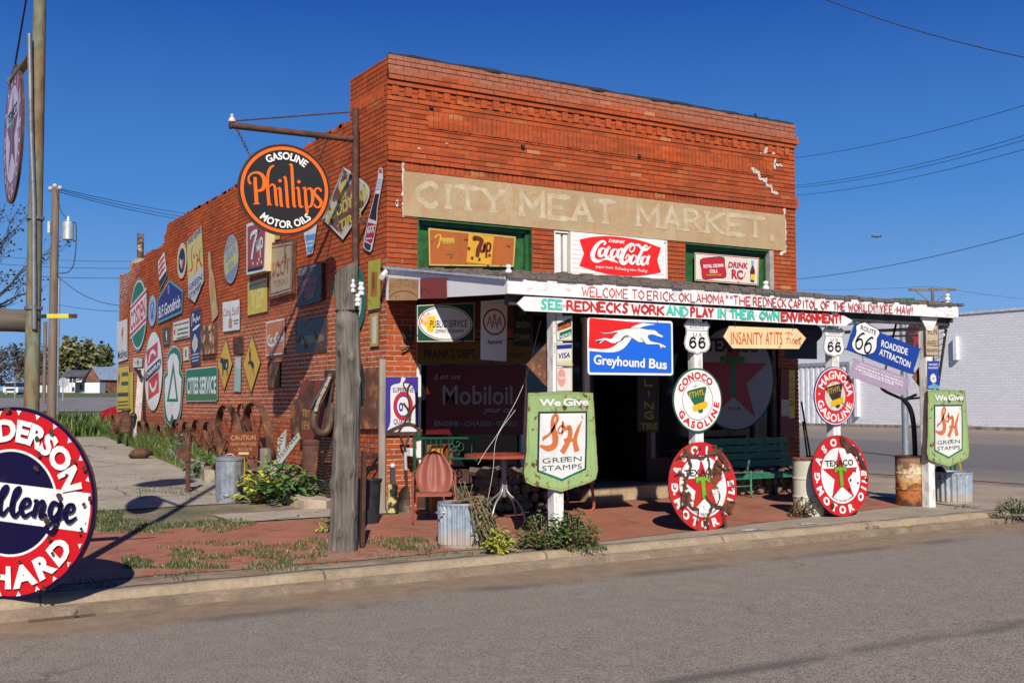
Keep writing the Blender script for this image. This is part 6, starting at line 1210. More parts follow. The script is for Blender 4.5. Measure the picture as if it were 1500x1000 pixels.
# flour sign on the corner pier
s = Sign(FRONT(-.02), .012); q = s.P([(564, 637), (612, 635), (612, 552), (565, 552)]); s.plate(q, C((.05, .04, .3), .06, 6, 7), RIM); Z = lambda p: s.tr(560, 380, 3.333, p)
s.fill(crm(Z([(92, 575), (112, 580), (104, 602), (140, 612), (158, 660), (160, 740), (165, 835), (150, 850), (45, 850), (22, 835), (38, 790), (38, 640), (50, 612), (85, 602)]), 3, True), C((.7, .7, .7), .1, 4, 7)); c = Z([(100, 715)])[0]
s.ring(ell(.145, .19, 32, *c), ell(.1, .14, 32, *c), C('red', .08)); s.ring(ell(.105, .145, 32, *c), ell(.09, .125, 32, *c), C((.05, .05, .3))); s.tx('O', (560 + 78 / 3.333, 380 + 738 / 3.333), (560 + 100 / 3.333, 380 + 738 / 3.333), 12, C((.05, .04, .25)), bold=.06)
nv = C((.03, .03, .2), .05); s.tx('SUPERFINE', (560 + 48 / 3.333, 380 + 648 / 3.333), (560 + 150 / 3.333, 380 + 648 / 3.333), 7.5, nv); s.tx('QUALITY', (560 + 52 / 3.333, 380 + 803 / 3.333), (560 + 140 / 3.333, 380 + 803 / 3.333), 8, nv)
rs_ = rusty(6, .8, .25, 8.)
for p, w in (([(20, 845), (60, 825), (110, 805), (150, 810), (190, 840)], .05), ([(70, 850), (110, 790), (130, 720), (120, 640), (140, 600)], .03), ([(130, 790), (140, 740), (175, 690)], .03), ([(100, 700), (125, 740), (130, 800)], .03), ([(120, 650), (100, 610), (112, 590)], .02), ([(15, 850), (190, 848)], .05)): s.stroke(Z(p), w, rs_)
s.done('flour_sign', 'rust-streaked blue flour sign with a white bag on the corner pier')
# ---------------------------------------------------------------- bracket sign, log, left-hand pole and its round signs
def chain(mb, a, b, n, mat, r=.016, w=.0045, sag=.0):
    a, b = V(a), V(b); d = (b - a).normalized(); x = d.orthogonal().normalized(); y = d.cross(x); L = (b - a).length / n
    for i in range(n):
        c = a.lerp(b, (i + .5) / n) - V((0, 0, sag * sin(pi * (i + .5) / n))); s_ = x if i % 2 else y
        mb.tube([c + d * (L * .72 * cos(t)) + s_ * (r * sin(t)) for t in [2 * pi * k / 8 for k in range(8)]], w, mat, 4, False, True)
RP = rusty(2, .9, .12, 7.)
pole = V((-.18, .64, 0)); tip = V((-1.81, .95, 5.085)); jt = V((-.18, .64, 5.03))
rt = thing('bracket_pole', (pole.x, pole.y, 0), 'tall rusty steel pole with a side arm carrying the round Phillips disc', 'sign pole')
mb = MB(); mb.tube([(pole.x, pole.y, -.05), (pole.x, pole.y, 5.46)], .046, RP, 12); part(mb, 'pole', rt)
mb = MB(); mb.tube([tip, jt], .043, RP, 12); mb.tube([tip + V((-.01, 0, 0)), tip + V((-.03, 0, .0))], .055, RP, 10); part(mb, 'arm', rt)
mb = MB(); mb.tube([tip + V((0, 0, .06)), pole + V((0, 0, 5.42))], .011, RP, 6); part(mb, 'stay_rod', rt)
mb = MB(); mb.lathe([(.02, 0), (.05, .01), (.045, .05), (.02, .07), (.03, .1), (.0, .12)], C('offwhite', .05), 10, tip + V((0, 0, .04))); part(mb, 'finial', rt)
for y0 in (1.5, 3.9): mb = MB(); mb.beam((pole.x, pole.y, y0), (0, .6, y0), .04, .06, RP); part(mb, 'wall_clamp', rt)
PB = Plane(tip, (jt.x - tip.x, jt.y - tip.y, 0), (0, 0, 1)); PB = Plane(tip - PB.n * .02, PB.r, (0, 0, 1))
s = Sign(PB, .04); c, r = circ(s, 417, 279, 212, 346); c = (s.p.uv(416.5, 278.5)[0], c[1])
K = C((.004, .004, .008), .02, 5, 3, rough=.6, fade=.03); O = C((.78, .13, .004), .012, 5, 3, fade=.06); Wt = C((.8, .79, .76), .012, 5, 3)
s.plate(ell(r, r, 72, *c), K, RP); s.ring(ell(r, r, 72, *c), ell(r * .975, r * .975, 72, *c), rusty(2, .7, .15, 6.)); s.ring(ell(r * .94, r * .94, 72, *c), ell(r * .87, r * .87, 72, *c), O)
Z = lambda p: s.tr(340, 200, 6.667, p); k = r / 66 / 6.667
def st(p, w): s.stroke(Z(p), [x * k * .84 for x in (w if isinstance(w, list) else [w, w])], O)
st([(180, 470), (160, 445), (158, 405), (185, 370), (228, 358), (272, 370), (305, 410), (312, 470), (292, 520), (240, 540)], [26, 24, 20, 20, 24, 34, 44, 46, 38, 22]); st([(220, 402), (222, 470), (229, 560), (236, 668)], [34, 38, 40, 42]); st([(205, 664), (266, 660)], 14)
st([(404, 290), (370, 312), (347, 370), (341, 470), (347, 570), (357, 676)], [20, 26, 30, 34, 36, 36]); st([(352, 505), (385, 474), (412, 500), (421, 590), (430, 670), (446, 674)], [10, 20, 30, 34, 30, 14]); st([(338, 674), (385, 670)], 12)
st([(436, 522), (460, 514), (468, 590), (476, 676), (494, 684)], [10, 30, 34, 32, 12]); st([(492, 410), (514, 408), (524, 500), (531, 600), (539, 688), (556, 690)], [10, 26, 33, 34, 32, 12])
st([(550, 287), (574, 288), (582, 400), (590, 540), (600, 678), (620, 684)], [10, 30, 34, 35, 34, 12]); st([(614, 517), (640, 512), (649, 600), (660, 686), (690, 690)], [10, 28, 33, 32, 12])
st([(680, 518), (704, 512), (712, 600), (720, 690), (727, 745), (708, 782)], [10, 28, 34, 36, 32, 8]); st([(722, 530), (748, 512), (774, 540), (780, 620), (766, 680), (728, 702)], [10, 22, 36, 38, 28, 12])
st([(864, 545), (846, 515), (810, 520), (798, 560), (832, 605), (862, 645), (850, 690), (815, 696), (795, 668)], [26, 20, 22, 32, 40, 38, 26, 20, 24])
for x, y in ((462, 440), (646, 450)): s.fill(ell(17 * k, 17 * k, 14, *Z([(x, y)])[0]), O)
s.arc('GASOLINE', c, r * .66, radians(87), r * .16, Wt, radians(72), bold=.03); s.arc('MOTOR OILS', c, r * .67, radians(272), r * .16, Wt, radians(84), low=True, bold=.03)
ds = s.done('round_sign', 'round black hanging disc with an orange ring and orange script Phillips')
for (du, u, v, tu, tv) in ((0, 366, 229, 346, 188), (1, 466, 238, 481, 200)):
    mb = MB(); a = PB.w(*PB.uv(u, v), .02); b = PB.w(*PB.uv(tu, tv), .02); chain(mb, a, b, 9, RP); part(mb, 'chain', ds)
# grey log post
LB = atg(503, 806)
lg = thing('log_post', LB, 'thick weathered grey log standing upright beside the brick walk, knotty with a slanted top', 'post')
LW = wood((.175, .152, .126), (.018, .015, .013), 2, 8, .85); mb = MB(); n = 84; Hs = 2.93; vs = []; m = 60
def lr(a, z):
    q = .14 - .02 * z / Hs + .03 * max(0, .25 - z) * 2
    q += .02 * mnoise.noise(V((cos(a) * 1.3, sin(a) * 1.3, z * .8))) + .012 * mnoise.noise(V((cos(a) * 6, sin(a) * 6, z * .35))) + .006 * abs(mnoise.noise(V((cos(a) * 14, sin(a) * 14, z * .3))))
    q -= .05 * max(0, mnoise.noise(V((cos(a) * 7, sin(a) * 7, z * .3 + 5))) - .18) + .02 * max(0, mnoise.noise(V((cos(a) * 16, sin(a) * 16, z * .5))) - .1)
    for (ka, kz, kk, kw) in KN:
        d2 = ((a - ka + pi) % (2 * pi) - pi) ** 2 * .022 + (z - kz) ** 2
        q += kk * math.exp(-d2 / kw ** 2)
    return q
fa = atan2(CAM.y - LB.y, CAM.x - LB.x)
KN = [(fa - .3, .21, .04, .05), (fa + .1, 1.34, .05, .06), (fa - .8, 1.2, .03, .05), (fa + .3, 2.0, .04, .05), (fa - .6, 2.08, .05, .055), (fa + .5, .85, .03, .05), (fa - .5, 2.35, .05, .06), (fa + .9, 1.75, .03, .05), (fa - .9, .7, .04, .08), (fa + .7, .4, .02, .06), (fa, 2.62, .03, .05), (fa - .2, 1.0, .02, .05)]
for i in range(m + 1):
    z = Hs * i / m; lx = .02 * sin(z * 1.2) + .012 * z
    for k_ in range(n):
        a = 2 * pi * k_ / n; q = lr(a, z); zz = z if i < m else z + .06 * cos(a - fa - pi / 2)
        if 2.44 < z < 2.5: q *= .955
        vs.append(LB + V((lx + q * cos(a), q * sin(a), zz - .03)))
mb.add(vs, [(i * n + k_, i * n + (k_ + 1) % n, (i + 1) * n + (k_ + 1) % n, (i + 1) * n + k_) for i in range(m) for k_ in range(n)], LW, True); mb.face(vs[-n:], LW); part(mb, 'trunk', lg)
mb = MB(); BK2 = plain((.02, .018, .016), .8, .3, 20., .4); zz = 2.47
mb.tube([LB + V((.02 * sin(zz * 1.2) + .012 * zz + (lr(2 * pi * t / 24, zz) * .97 + .004) * cos(2 * pi * t / 24), (lr(2 * pi * t / 24, zz) * .97 + .004) * sin(2 * pi * t / 24), zz - .03)) for t in range(24)], .01, BK2, 5, False, True); part(mb, 'strap', lg)
b0 = LB; mb = MB(); mb.beam(at(530, 814, y=LB.y), at(533, 660, y=LB.y), .04, .05, rusty(5, .8, .2)); tag(mb.build('iron_bar', loc=tuple(b0)), 'narrow rusty iron bar standing against the right side of the grey log', 'bar')
def insul(u, v, y, k=1., lab=''):
    b = at(u, v, y=y); t = thing('porcelain_insulator', b, lab, 'insulator'); mb = MB(); mb.lathe([(.0, 0), (.028 * k, .0), (.03 * k, .02 * k), (.018 * k, .03 * k), (.03 * k, .045 * k), (.03 * k, .06 * k), (.016 * k, .075 * k), (.024 * k, .09 * k), (.02 * k, .11 * k), (0, .115 * k)], C('white', .01, rough=.2), 14, b); part(mb, 'body', t)
    mb = MB(); mb.tube([b + V((0, 0, -.03)), b + V((0, 0, .005))], .008, RP, 6); part(mb, 'pin', t)
lt = LB + V((.02 * sin(Hs * 1.2) + .012 * Hs, 0, Hs))
insul(516, 428, LB.y - .1, 1.2, 'white porcelain insulator on the left of the log top'); insul(529, 432, LB.y - .12, 1.2, 'white porcelain insulator on the top right edge of the log'); insul(524, 448, LB.y - .17, 1.1, 'white porcelain insulator fixed to the face of the log just below its top')
insul(745, 407, FY + .02, 1.3, 'white porcelain insulator on the left corner of the porch roof'); insul(1122, 431, FY + .06, 1.5, 'white porcelain insulator on the porch roof edge below the cola window'); insul(1388, 446, FY + .02, 1.4, 'white porcelain insulator on the right corner of the porch roof')
s = Sign(FRONT(LB.y + .12), .01); q = s.P([(518, 596), (532, 595), (534, 560), (532, 540), (528, 528), (523, 524), (518, 526)]); s.plate(q, plain((.012, .012, .012), .5, .3, 12., .3), BK2)
o = s.done('plaque', 'small arched black iron plaque sticking out behind the right side of the log')
# left-hand pole
BP = at(41, 868, z=-.09); BP = V((BP.x, BP.y, g(BP.x, BP.y))); pl_ = thing('sign_pole', BP, 'tall green and rust streaked steel pole by the kerb at the left edge', 'sign pole')
def m_pole():
    t = NT('pole_paint'); co = t.coord(scale=(1, 1, .35)); n1 = t.noise(co, 5, 7, .65); n2 = t.noise(co, 22, 4)
    c = t.ramp(n1, [(.3, (.1, .05, .025)), (.45, (.2, .13, .06)), (.55, (.16, .17, .1)), (.7, (.2, .26, .17))]); c = t.mix(t.math('MULTIPLY', t.ramp(n2, [(.45, 0.), (.65, 1.)]), .5), c, (.08, .04, .022))
    return t.bs(Base_Color=c, Roughness=.8, Normal=t.bump(n2, .3, .005))
PM = m_pole(); mb = MB(); mb.tube([BP + V((0, 0, -.1)), BP + V((0, 0, 2.4)), BP + V((.004, 0, 5)), BP + V((.01, 0, 9.2))], [.062, .058, .05, .042], PM, 14); part(mb, 'pole', pl_)
mb = MB(); gm = metal((.3, .3, .3), .45, 3, .3); f = lambda u, v: at(u, v, y=BP.y - .07); mb.tube([f(50, 482), f(49.5, 300), f(45.5, 190), f(43, 50)], .02, gm, 8); part(mb, 'conduit', pl_)
for v in (451, 319): c = at(42, v, y=BP.y); mb = MB(); mb.lathe([(.068, -.012), (.072, -.012), (.072, .012), (.068, .012)], gm, 16, (BP.x, BP.y, c.z)); part(mb, 'clamp', pl_)
zt = at(47, 66, y=BP.y).z; arm_a = V((BP.x, BP.y, zt)); arm_b = V((BP.x - .04, BP.y + 1.32, zt + .03)); mb = MB(); mb.tube([arm_a, arm_b], .036, PM, 10); mb.tube([arm_b + V((0, .02, 0)), arm_b + V((0, -.02, 0))], .045, PM, 10); part(mb, 'arm', pl_)
mb = MB(); mb.tube([arm_b, BP + V((0, 0, 5.6))], .009, BK2, 5); part(mb, 'guy_cable', pl_)
PS2 = Plane((BP.x - .03, 0, 0), (0, -1, 0), (0, 0, 1)); s = Sign(PS2, .022)
a1, a2 = s.p.uv(36.5, 150), s.p.uv(9, 240); zc = (s.p.uv(30, 112)[1] + s.p.uv(13, 281)[1]) / 2; cx = (a1[0] + a2[0]) / 2; r = (a1[0] - a2[0]) / 2 * 1.02; c = (cx, zc)
s.plate(ell(r, r, 56, *c), C((.3, .1, .1), .12), RP); s.ring(ell(r * 1.0, r * 1.0, 56, *c), ell(r * .95, r * .95, 56, *c), rusty(3, 1.2, .4)); s.fill(ell(r * .7, r * .7, 48, *c), C((.6, .55, .6), .08)); s.fill(star(c, r * .66), C((.3, .03, .06), .05)); Wt2 = C((.6, .55, .58), .06)
s.arc('GASOLINE', c, r * .745, radians(90), r * .17, Wt2, radians(190), bold=.05); s.arc('MOTOR OIL', c, r * .745, radians(270), r * .17, Wt2, radians(160), low=True, bold=.05); s.text('TEXACO', (c[0] - r * .5, c[1] + r * .24), (c[0] + r * .5, c[1] + r * .24), r * .15, C('black'), bold=.02)
T = [(c[0] + r * x, c[1] + r * y) for x, y in ((-.21, .21), (.21, .21), (.21, .08), (.06, .12), (.06, -.27), (-.06, -.27), (-.06, .12), (-.21, .08))]; s.fill(T, C((.1, .3, .1)))
o = s.done('round_sign', 'round rust-rimmed star sign seen almost edge-on, hanging from the left pole')
for yy in (c[0] - r * .55, c[0] + r * .55): mb = MB(); zz = c[1] + sqrt(max(0, r * r - (yy - c[0]) ** 2)); chain(mb, (BP.x - .02, -yy, zz), (BP.x - .02, -yy, zt + .0), 5, RP, .02, .006); part(mb, 'chain', o)
# a second disc, above the frame, whose shadow lies on the yard slab
s = Sign(Plane((BP.x - .95, BP.y, 7.05), (1, 0, 0), (0, 0, 1)), .02); s.plate(ell(.47, .47, 40, 0, 0), C('white', .05), RP); s.ring(ell(.47, .47, 40, 0, 0), ell(.4, .4, 40, 0, 0), C('red', .05)); s.done('round_sign', 'round red and white disc high on the left pole above the picture')
mb = MB(); mb.tube([BP + V((0, 0, 7.6)), BP + V((-1.2, 0, 7.62))], .03, PM, 8); mb.tube([BP + V((-.95, 0, 7.6)), BP + V((-.95, 0, 7.5))], .008, RP, 5); part(mb, 'arm', pl_)
# big lettered disc leaning at the pole foot
cc = at(18.5, 735.5, y=-3.78); PC = Plane(cc, (.83, -.56, .0), (.02, 0, 1)); PC = Plane(cc, (.72, -.69, -.095), (0, 0, 1)); s = Sign(PC, .03); R = .748; c = (0, 0)
rd = C((.5, .008, .014), .03, 5, 4, fade=.05); wh = C((.78, .77, .75), .03, 5, 4); nv = C((.004, .002, .032), .03, 5, 4, fade=.04)
s.plate(ell(R, R, 80, 0, 0), nv, rusty(4, 1., .3)); s.fill(ell(R * .965, R * .965, 72, 0, 0), rd); s.fill(ell(R * .56, R * .56, 64, 0, 0), wh); s.fill(ell(R * .535, R * .535, 64, 0, 0), nv)
bh = R * .2; s.fill([(-R * .93, -bh), (R * .93, -bh), (R * .945, 0), (R * .93, bh), (-R * .93, bh), (-R * .945, 0)], wh)
for i in range(26):
    a = 2 * pi * (i + .5) / 26
    if abs(sin(a)) > .26: s.fill([(R * 1.0 * .953 * cos(a + d), R * .967 * sin(a + d)) for d in (-.03, .03)] + [(R * .915 * cos(a), R * .915 * sin(a))], wh)
s.arc('ANDERSON', c, R * .655, radians(80), R * .22, wh, radians(128), bold=.05); s.arc('PRICHARD', c, R * .655, radians(269), R * .22, wh, radians(134), low=True, bold=.05)
def ch(p, w): s.stroke([(x * R, y * R) for x, y in p], [q * R for q in w], nv)
y0 = -.11
ch([(-.52, .1), (-.6, .16), (-.72, .1), (-.78, -.05), (-.7, -.13), (-.56, -.08)], [.04, .05, .07, .08, .06, .02]); 
def lp(x): ch([(x - .05, -.05), (x + .04, .1), (x + .05, .17), (x - .0, .12), (x - .02, -.06), (x + .03, -.12), (x + .09, -.04)], [.02, .03, .04, .06, .07, .05, .02])
def ev(x): ch([(x - .08, -.04), (x + .02, .0), (x + .03, .06), (x - .03, .05), (x - .06, -.04), (x - .01, -.11), (x + .08, -.05)], [.02, .03, .04, .05, .065, .05, .02])
def nv_(x): ch([(x - .1, .06), (x - .06, .04), (x - .09, -.11)], [.03, .06, .06]); ch([(x - .085, -.03), (x - .01, .06), (x + .02, .03), (x + .0, -.09), (x + .07, -.06)], [.03, .04, .06, .06, .02])
ch([(-.46, -.1), (-.4, .16), (-.43, .05), (-.45, -.11)], [.03, .04, .06, .06]); ch([(-.44, -.04), (-.37, .06), (-.35, -.1)], [.03, .05, .06]); ch([(-.18, .05), (-.27, .04), (-.27, -.1), (-.19, -.04), (-.17, .05), (-.17, -.11)], [.04, .05, .06, .04, .05, .05]); lp(-.08); lp(.07); ev(.22); nv_(.4)
ch([(.6, .05), (.53, .06), (.5, -.03), (.54, -.1), (.6, -.03), (.62, .06), (.6, -.12), (.55, -.24), (.47, -.2), (.56, -.13), (.68, -.06)], [.04, .05, .06, .05, .04, .05, .05, .05, .04, .03, .02]); ev(.74)
rr3 = random.Random(4); dk = rusty(3, .6, .2, 12.)
for i in range(26):
    a = rr3.uniform(-1.9, 1.9); q = R * rr3.choice((.97, .9, .75, .62, .5)); k_ = rr3.uniform(.008, .028); s.fill(crm([(q * cos(a) + k_ * rr3.uniform(.6, 1.3) * cos(t), q * sin(a) + k_ * rr3.uniform(.6, 1.3) * sin(t)) for t in [2 * pi * j / 6 for j in range(6)]], 2, True), dk)
s.done('round_sign', 'huge round red, white and navy sign standing at the kerb, cut by the picture edge')
# weathered beam and painted bar beside the pole
mb = MB(); BW_ = wood((.14, .115, .09), (.03, .025, .02), 0, 5, .6); y_ = BP.y + .12; a = at(-150, 463, y=y_); b = at(39, 470, y=y_); 
vs = []; n = 12
for i in range(13):
    p = a.lerp(b, i / 12); rr = .1 + .015 * mnoise.noise(p * 3); 
    for k_ in range(n): t = 2 * pi * k_ / n; w = rr * (1 + .12 * mnoise.noise(V((i * .4, cos(t) * 2, sin(t) * 2)))); vs.append(p + V((0, w * .7 * cos(t), w * sin(t))))
mb.add(vs, [(i * n + k_, i * n + (k_ + 1) % n, (i + 1) * n + (k_ + 1) % n, (i + 1) * n + k_) for i in range(12) for k_ in range(n)], BW_, True); mb.face(vs[-n:], BW_); mb.face(vs[:n][::-1], BW_); tag(mb.build('wooden_beam', loc=tuple(b)), 'old weathered grey timber beam fixed across the left pole at the picture edge', 'beam')
mb = MB(); y_ = BP.y - .06; f = lambda u, v: at(u, v, y=y_); mb.beam(f(50, 464), f(68, 463), .02, .03, BK2); mb.beam(f(68, 463), f(100, 462.6), .025, .035, C('ylw', .02)); mb.beam(f(100, 462.6), f(113, 463), .02, .034, rusty(3, .9)); tag(mb.build('marker_bar', loc=tuple(f(80, 463))), 'thin yellow, black and brown bar sticking out from the left pole', 'bar')
# ---------------------------------------------------------------- things standing about
GALV = metal((.42, .46, .5), .42, 2, .3); GALV2 = metal((.36, .43, .5), .45, 5, .3, .02)
def G0(u, v): return atg(u, v)
def mpx(p): return (ROT.transposed() @ (V(p) - CAM)).z * -1 / FPX      # metres per photograph pixel at p
# galvanised bin with lid
b = atg(336, 733); h = 62 * mpx(b); r = 20.5 * mpx(b)
t = thing('garbage_can', b, 'galvanised steel dustbin with its lid on, standing on the yard slab', 'dustbin'); N = 48
rib = lambda k, z: .007 * (1 if k % 4 < 2 else 0)
mb = MB(); mb.lathe([(r * .9, 0), (r * .92, .04)], GALV, N, b); mb.lathe([(r * .92, .04), (r * .96, h * .93)], GALV, N, b, rib); mb.lathe([(r * .96, h * .93), (r * 1.0, h * .94), (r, h * .96)], GALV, N, b); part(mb, 'body', t)
mb = MB(); mb.lathe([(r * 1.03, h * .94), (r * 1.04, h * .99), (r * .98, h * 1.01), (r * .6, h * 1.04), (0, h * 1.05)], metal((.42, .46, .5), .42, 7, .3, .08), N, b); ld = part(mb, 'lid', t)
d = (CAM - b); d.z = 0; d.normalize(); e = V((-d.y, d.x, 0))
def hd(o, w, hh, lab): mb = MB(); mb.tube([o - e * w / 2 + d * .0, o - e * w / 2 + d * .05, o + e * w / 2 + d * .05, o + e * w / 2], .009, GALV, 6); part(mb, lab, t)
hd(b + d * r * .9 + e * (-r * .1) + V((0, 0, .09)), .12, 0, 'handle'); 
o = b + d * r * .72 + e * (r * .62) + V((0, 0, h * .5)); mb = MB(); mb.tube([o + V((0, 0, .06)), o + V((0, 0, .06)) + d * .05, o + V((0, 0, -.06)) + d * .05, o + V((0, 0, -.06))], .009, rusty(2), 6); part(mb, 'handle', t)
mb = MB(); mb.tube([b + V((0, 0, h * 1.04)) - e * .06, b + V((0, 0, h * 1.09)) - e * .03, b + V((0, 0, h * 1.09)) + e * .03, b + V((0, 0, h * 1.04)) + e * .06], .009, GALV, 6); part(mb, 'lid_handle', ld)
# corrugated planter bins
SOIL = plain((.12, .085, .055), .95, .3, 20., .8)
def planter(b, r, h, lab, seed, nr=26, bh=True):
    t = thing('corrugated_planter', b, lab, 'planter'); N = nr * 6; rib = lambda k, z: .014 * cos(2 * pi * k / 6); mat = metal((.4, .47, .55), .42, seed, .35)
    t_ = NT('zinc'); co = t_.coord(off=(seed, 0, 0)); n1 = t_.noise(co, 8, 6, .65); z = t_.n('SeparateXYZ', {0: co}, out=2); f = t_.math('MULTIPLY', t_.n('MapRange', {0: t_.math('ADD', z, t_.math('MULTIPLY', t_.math('SUBTRACT', n1, .5), .35)), 1: .2, 2: .1}), .8)
    c = t_.ramp(n1, [(.3, (.24, .3, .36)), (.55, (.4, .46, .52)), (.75, (.55, .6, .64))]); c = t_.mix(f, c, (.5, .42, .34)); mat = t_.bs(Base_Color=c, Roughness=.45, Metallic=.4)
    mb = MB(); mb.lathe([(r * .97, 0), (r * .99, .03)], mat, N, b); mb.lathe([(r * .97, .03), (r * .99, h * .95)], mat, N, b, rib); mb.lathe([(r * 1.0, h * .93), (r * 1.03, h * .95), (r * 1.03, h), (r * .99, h), (r * .97, h * .9)], mat, N, b); part(mb, 'body', t)
    mb = MB(); mb.lathe([(r * .97, h * .92), (r * .5, h * .97), (0, h * .98)], SOIL, 24, b); part(mb, 'soil', t)
    for sx in (-1, 1): mb = MB(); o = b + V((sx * r * .98, -.02, h * .8)); mb.tube([o + V((0, -.06, .0)), o + V((sx * .05, -.05, -.01)), o + V((sx * .05, .05, -.01)), o + V((0, .06, 0))], .01, GALV, 6); part(mb, 'handle', t)
    return t
b1 = G0(690, 803); m_ = mpx(b1); planter(b1 + V((0, r * .0 + 35 * m_ * .9, 0)), 33.5 * m_, 65 * m_, 'corrugated metal planter with dry vines, left of the green stamp post', 3)
BIN1 = b1 + V((0, 35 * m_ * .9, 0)); BIN1R, BIN1H = 33.5 * m_, 65 * m_
b2 = G0(1419, 738); m_ = mpx(b2); planter(b2 + V((0, 26 * m_, 0)), 26.5 * m_, 46 * m_, 'low corrugated metal planter at the right end of the porch', 9, 20); BIN2 = b2 + V((0, 26 * m_, 0))
# barrels
def barrel(b, r, h, mats, lab, lidm):
    t = thing('barrel', b, lab, 'barrel'); mb = MB(); q = [(r * .97, .0), (r, .02), (r, h * .31), (r * 1.035, h * .33), (r * 1.035, h * .345), (r, h * .365), (r, h * .63), (r * 1.035, h * .65), (r * 1.035, h * .665), (r, h * .685), (r, h * .98), (r * 1.03, h * .985), (r * 1.03, h), (r * .95, h)]
    mb.lathe(q, mats[0], 40, b, mats=[mats[0]] * 2 + [mats[1 % len(mats)]] * 0 + [mats[0]] * 11); part(mb, 'body', t)
    mb = MB(); mb.lathe([(r * 1.04, h * .975), (r * 1.045, h * 1.005), (r * .97, h * 1.01), (r * .94, h * .99), (0, h * .985)], lidm, 40, b); part(mb, 'lid', t); return t
bw = G0(1203, 757); m_ = mpx(bw); wb = barrel(bw + V((0, 24 * m_, 0)), 22.5 * m_, 84 * m_, [C((.6, .56, .46), .04, 5, 4, stretch=.6)], 'cream white oil barrel with a rust-brown lid behind the bright round star sign', rusty(4, 1.5, .6))
s = Sign(FRONT(bw.y + .01), .002); 
t = NT('burnt_barrel'); co = t.coord(); z = t.n('SeparateXYZ', {0: co}, out=2); n1 = t.noise(co, 5, 8, .66); n2 = t.noise(co, 20, 5)
f = t.math('ADD', t.n('MapRange', {0: z, 1: 0., 2: .8}), t.math('MULTIPLY', t.math('SUBTRACT', n1, .5), .9)); c = t.ramp(f, [(.0, (.06, .025, .015)), (.14, (.42, .13, .025)), (.3, (.36, .11, .02)), (.36, (.07, .03, .02)), (.44, (.6, .3, .1)), (.6, (.62, .5, .32)), (.78, (.22, .1, .05)), (.95, (.3, .2, .13))]); c = t.mix(t.math('MULTIPLY', t.ramp(n2, [(.48, 0.), (.62, 1.)]), .6), c, (.12, .045, .02))
mbar = t.bs(Base_Color=c, Roughness=.75, Normal=t.bump(n2, .4, .006)); bo = G0(1350, 742); m_ = mpx(bo); barrel(bo + V((0, 20 * m_, 0)), 20.2 * m_, 73 * m_, [mbar], 'burnt orange and white rusted barrel beside the last porch post', rusty(9, .5, .1))
# iron wheels leaning along the long wall
def m_wheel(): return rusty(12, 1.2, .2, 6.)
IW = m_wheel()
def wheel(c, R, w, lab, ns=12, tilt=.12, group=None):
    c = V(c); t = thing('wagon_wheel', c - V((0, 0, R)), lab, 'wheel', group); ax = V((-1, 0, -tilt)).normalized(); M = ax.to_track_quat('Z', 'Y').to_matrix()
    P = lambda r, a, z=0: c + M @ V((r * cos(a), r * sin(a), z))
    mb = MB(); mb.lathe([(R - .016, -w / 2), (R, -w / 2), (R, w / 2), (R - .016, w / 2), (R - .016, -w / 2)], IW, 40, c, ax=ax); part(mb, 'rim', t)
    mb = MB(); mb.lathe([(0, -w * .5), (.05, -w * .5), (.055, 0), (.05, w * .5), (0, w * .5)], IW, 14, c, ax=ax); part(mb, 'hub', t)
    for k_ in range(ns):
        a = 2 * pi * k_ / ns; z = w * .3 * (1 if k_ % 2 else -1); mb = MB(); mb.tube([P(.045, a, z * .8), P(R - .01, a + .1, z)], .009, IW, 5, False); part(mb, 'spoke', t)
    return t
GW_ = 'iron wheels along the long wall'
def wh(u0, u1, vt, vb, w, x, lab, ns=12):
    u = (u0 + u1) / 2; pt, pb = at(u, vt, x=x), at(u, vb, x=x); R = (pt.z - pb.z) / 2; return wheel((x - .02, (pt.y + pb.y) / 2, pb.z + R), R, w, lab, ns, .1, GW_)
wh(322, 352, 592, 694, .12, -.3, 'tall wide-rimmed rusty wheel, left of the largest pair, behind the caution board'); wh(364, 394, 588, 696, .12, -.34, 'tall wide-rimmed rusty wheel nearest the brown beverage panel')
wh(352, 364, 590, 640, .05, -.12, 'orange-tinted small wheel glimpsed between the two tall wheels', 8)
wh(304, 318, 616, 690, .085, -.3, 'mid-sized rusty wheel just left of the two tall wheels'); wh(286, 304, 613, 686, .095, -.3, 'second mid-sized rusty wheel left of the tall pair'); wh(272, 285, 616, 680, .08, -.3, 'third mid-sized rusty wheel left of the tall pair, behind the stake'); wh(256, 271, 613, 676, .085, -.3, 'rusty wheel below the right edge of the clover sign')
wh(232, 244, 621, 664, .08, -.3, 'small rusty wheel in the weeds below the clover sign', 8); wh(214, 228, 616, 662, .095, -.3, 'rusty wheel in the weeds below the tall white oval sign', 8); wh(203, 216, 615, 660, .085, -.3, 'rusty wheel in the weeds next to the leaning grey post', 8); wh(166, 174, 606, 636, .1, -.5, 'farthest spoked wheel at the rear corner of the wall', 8)
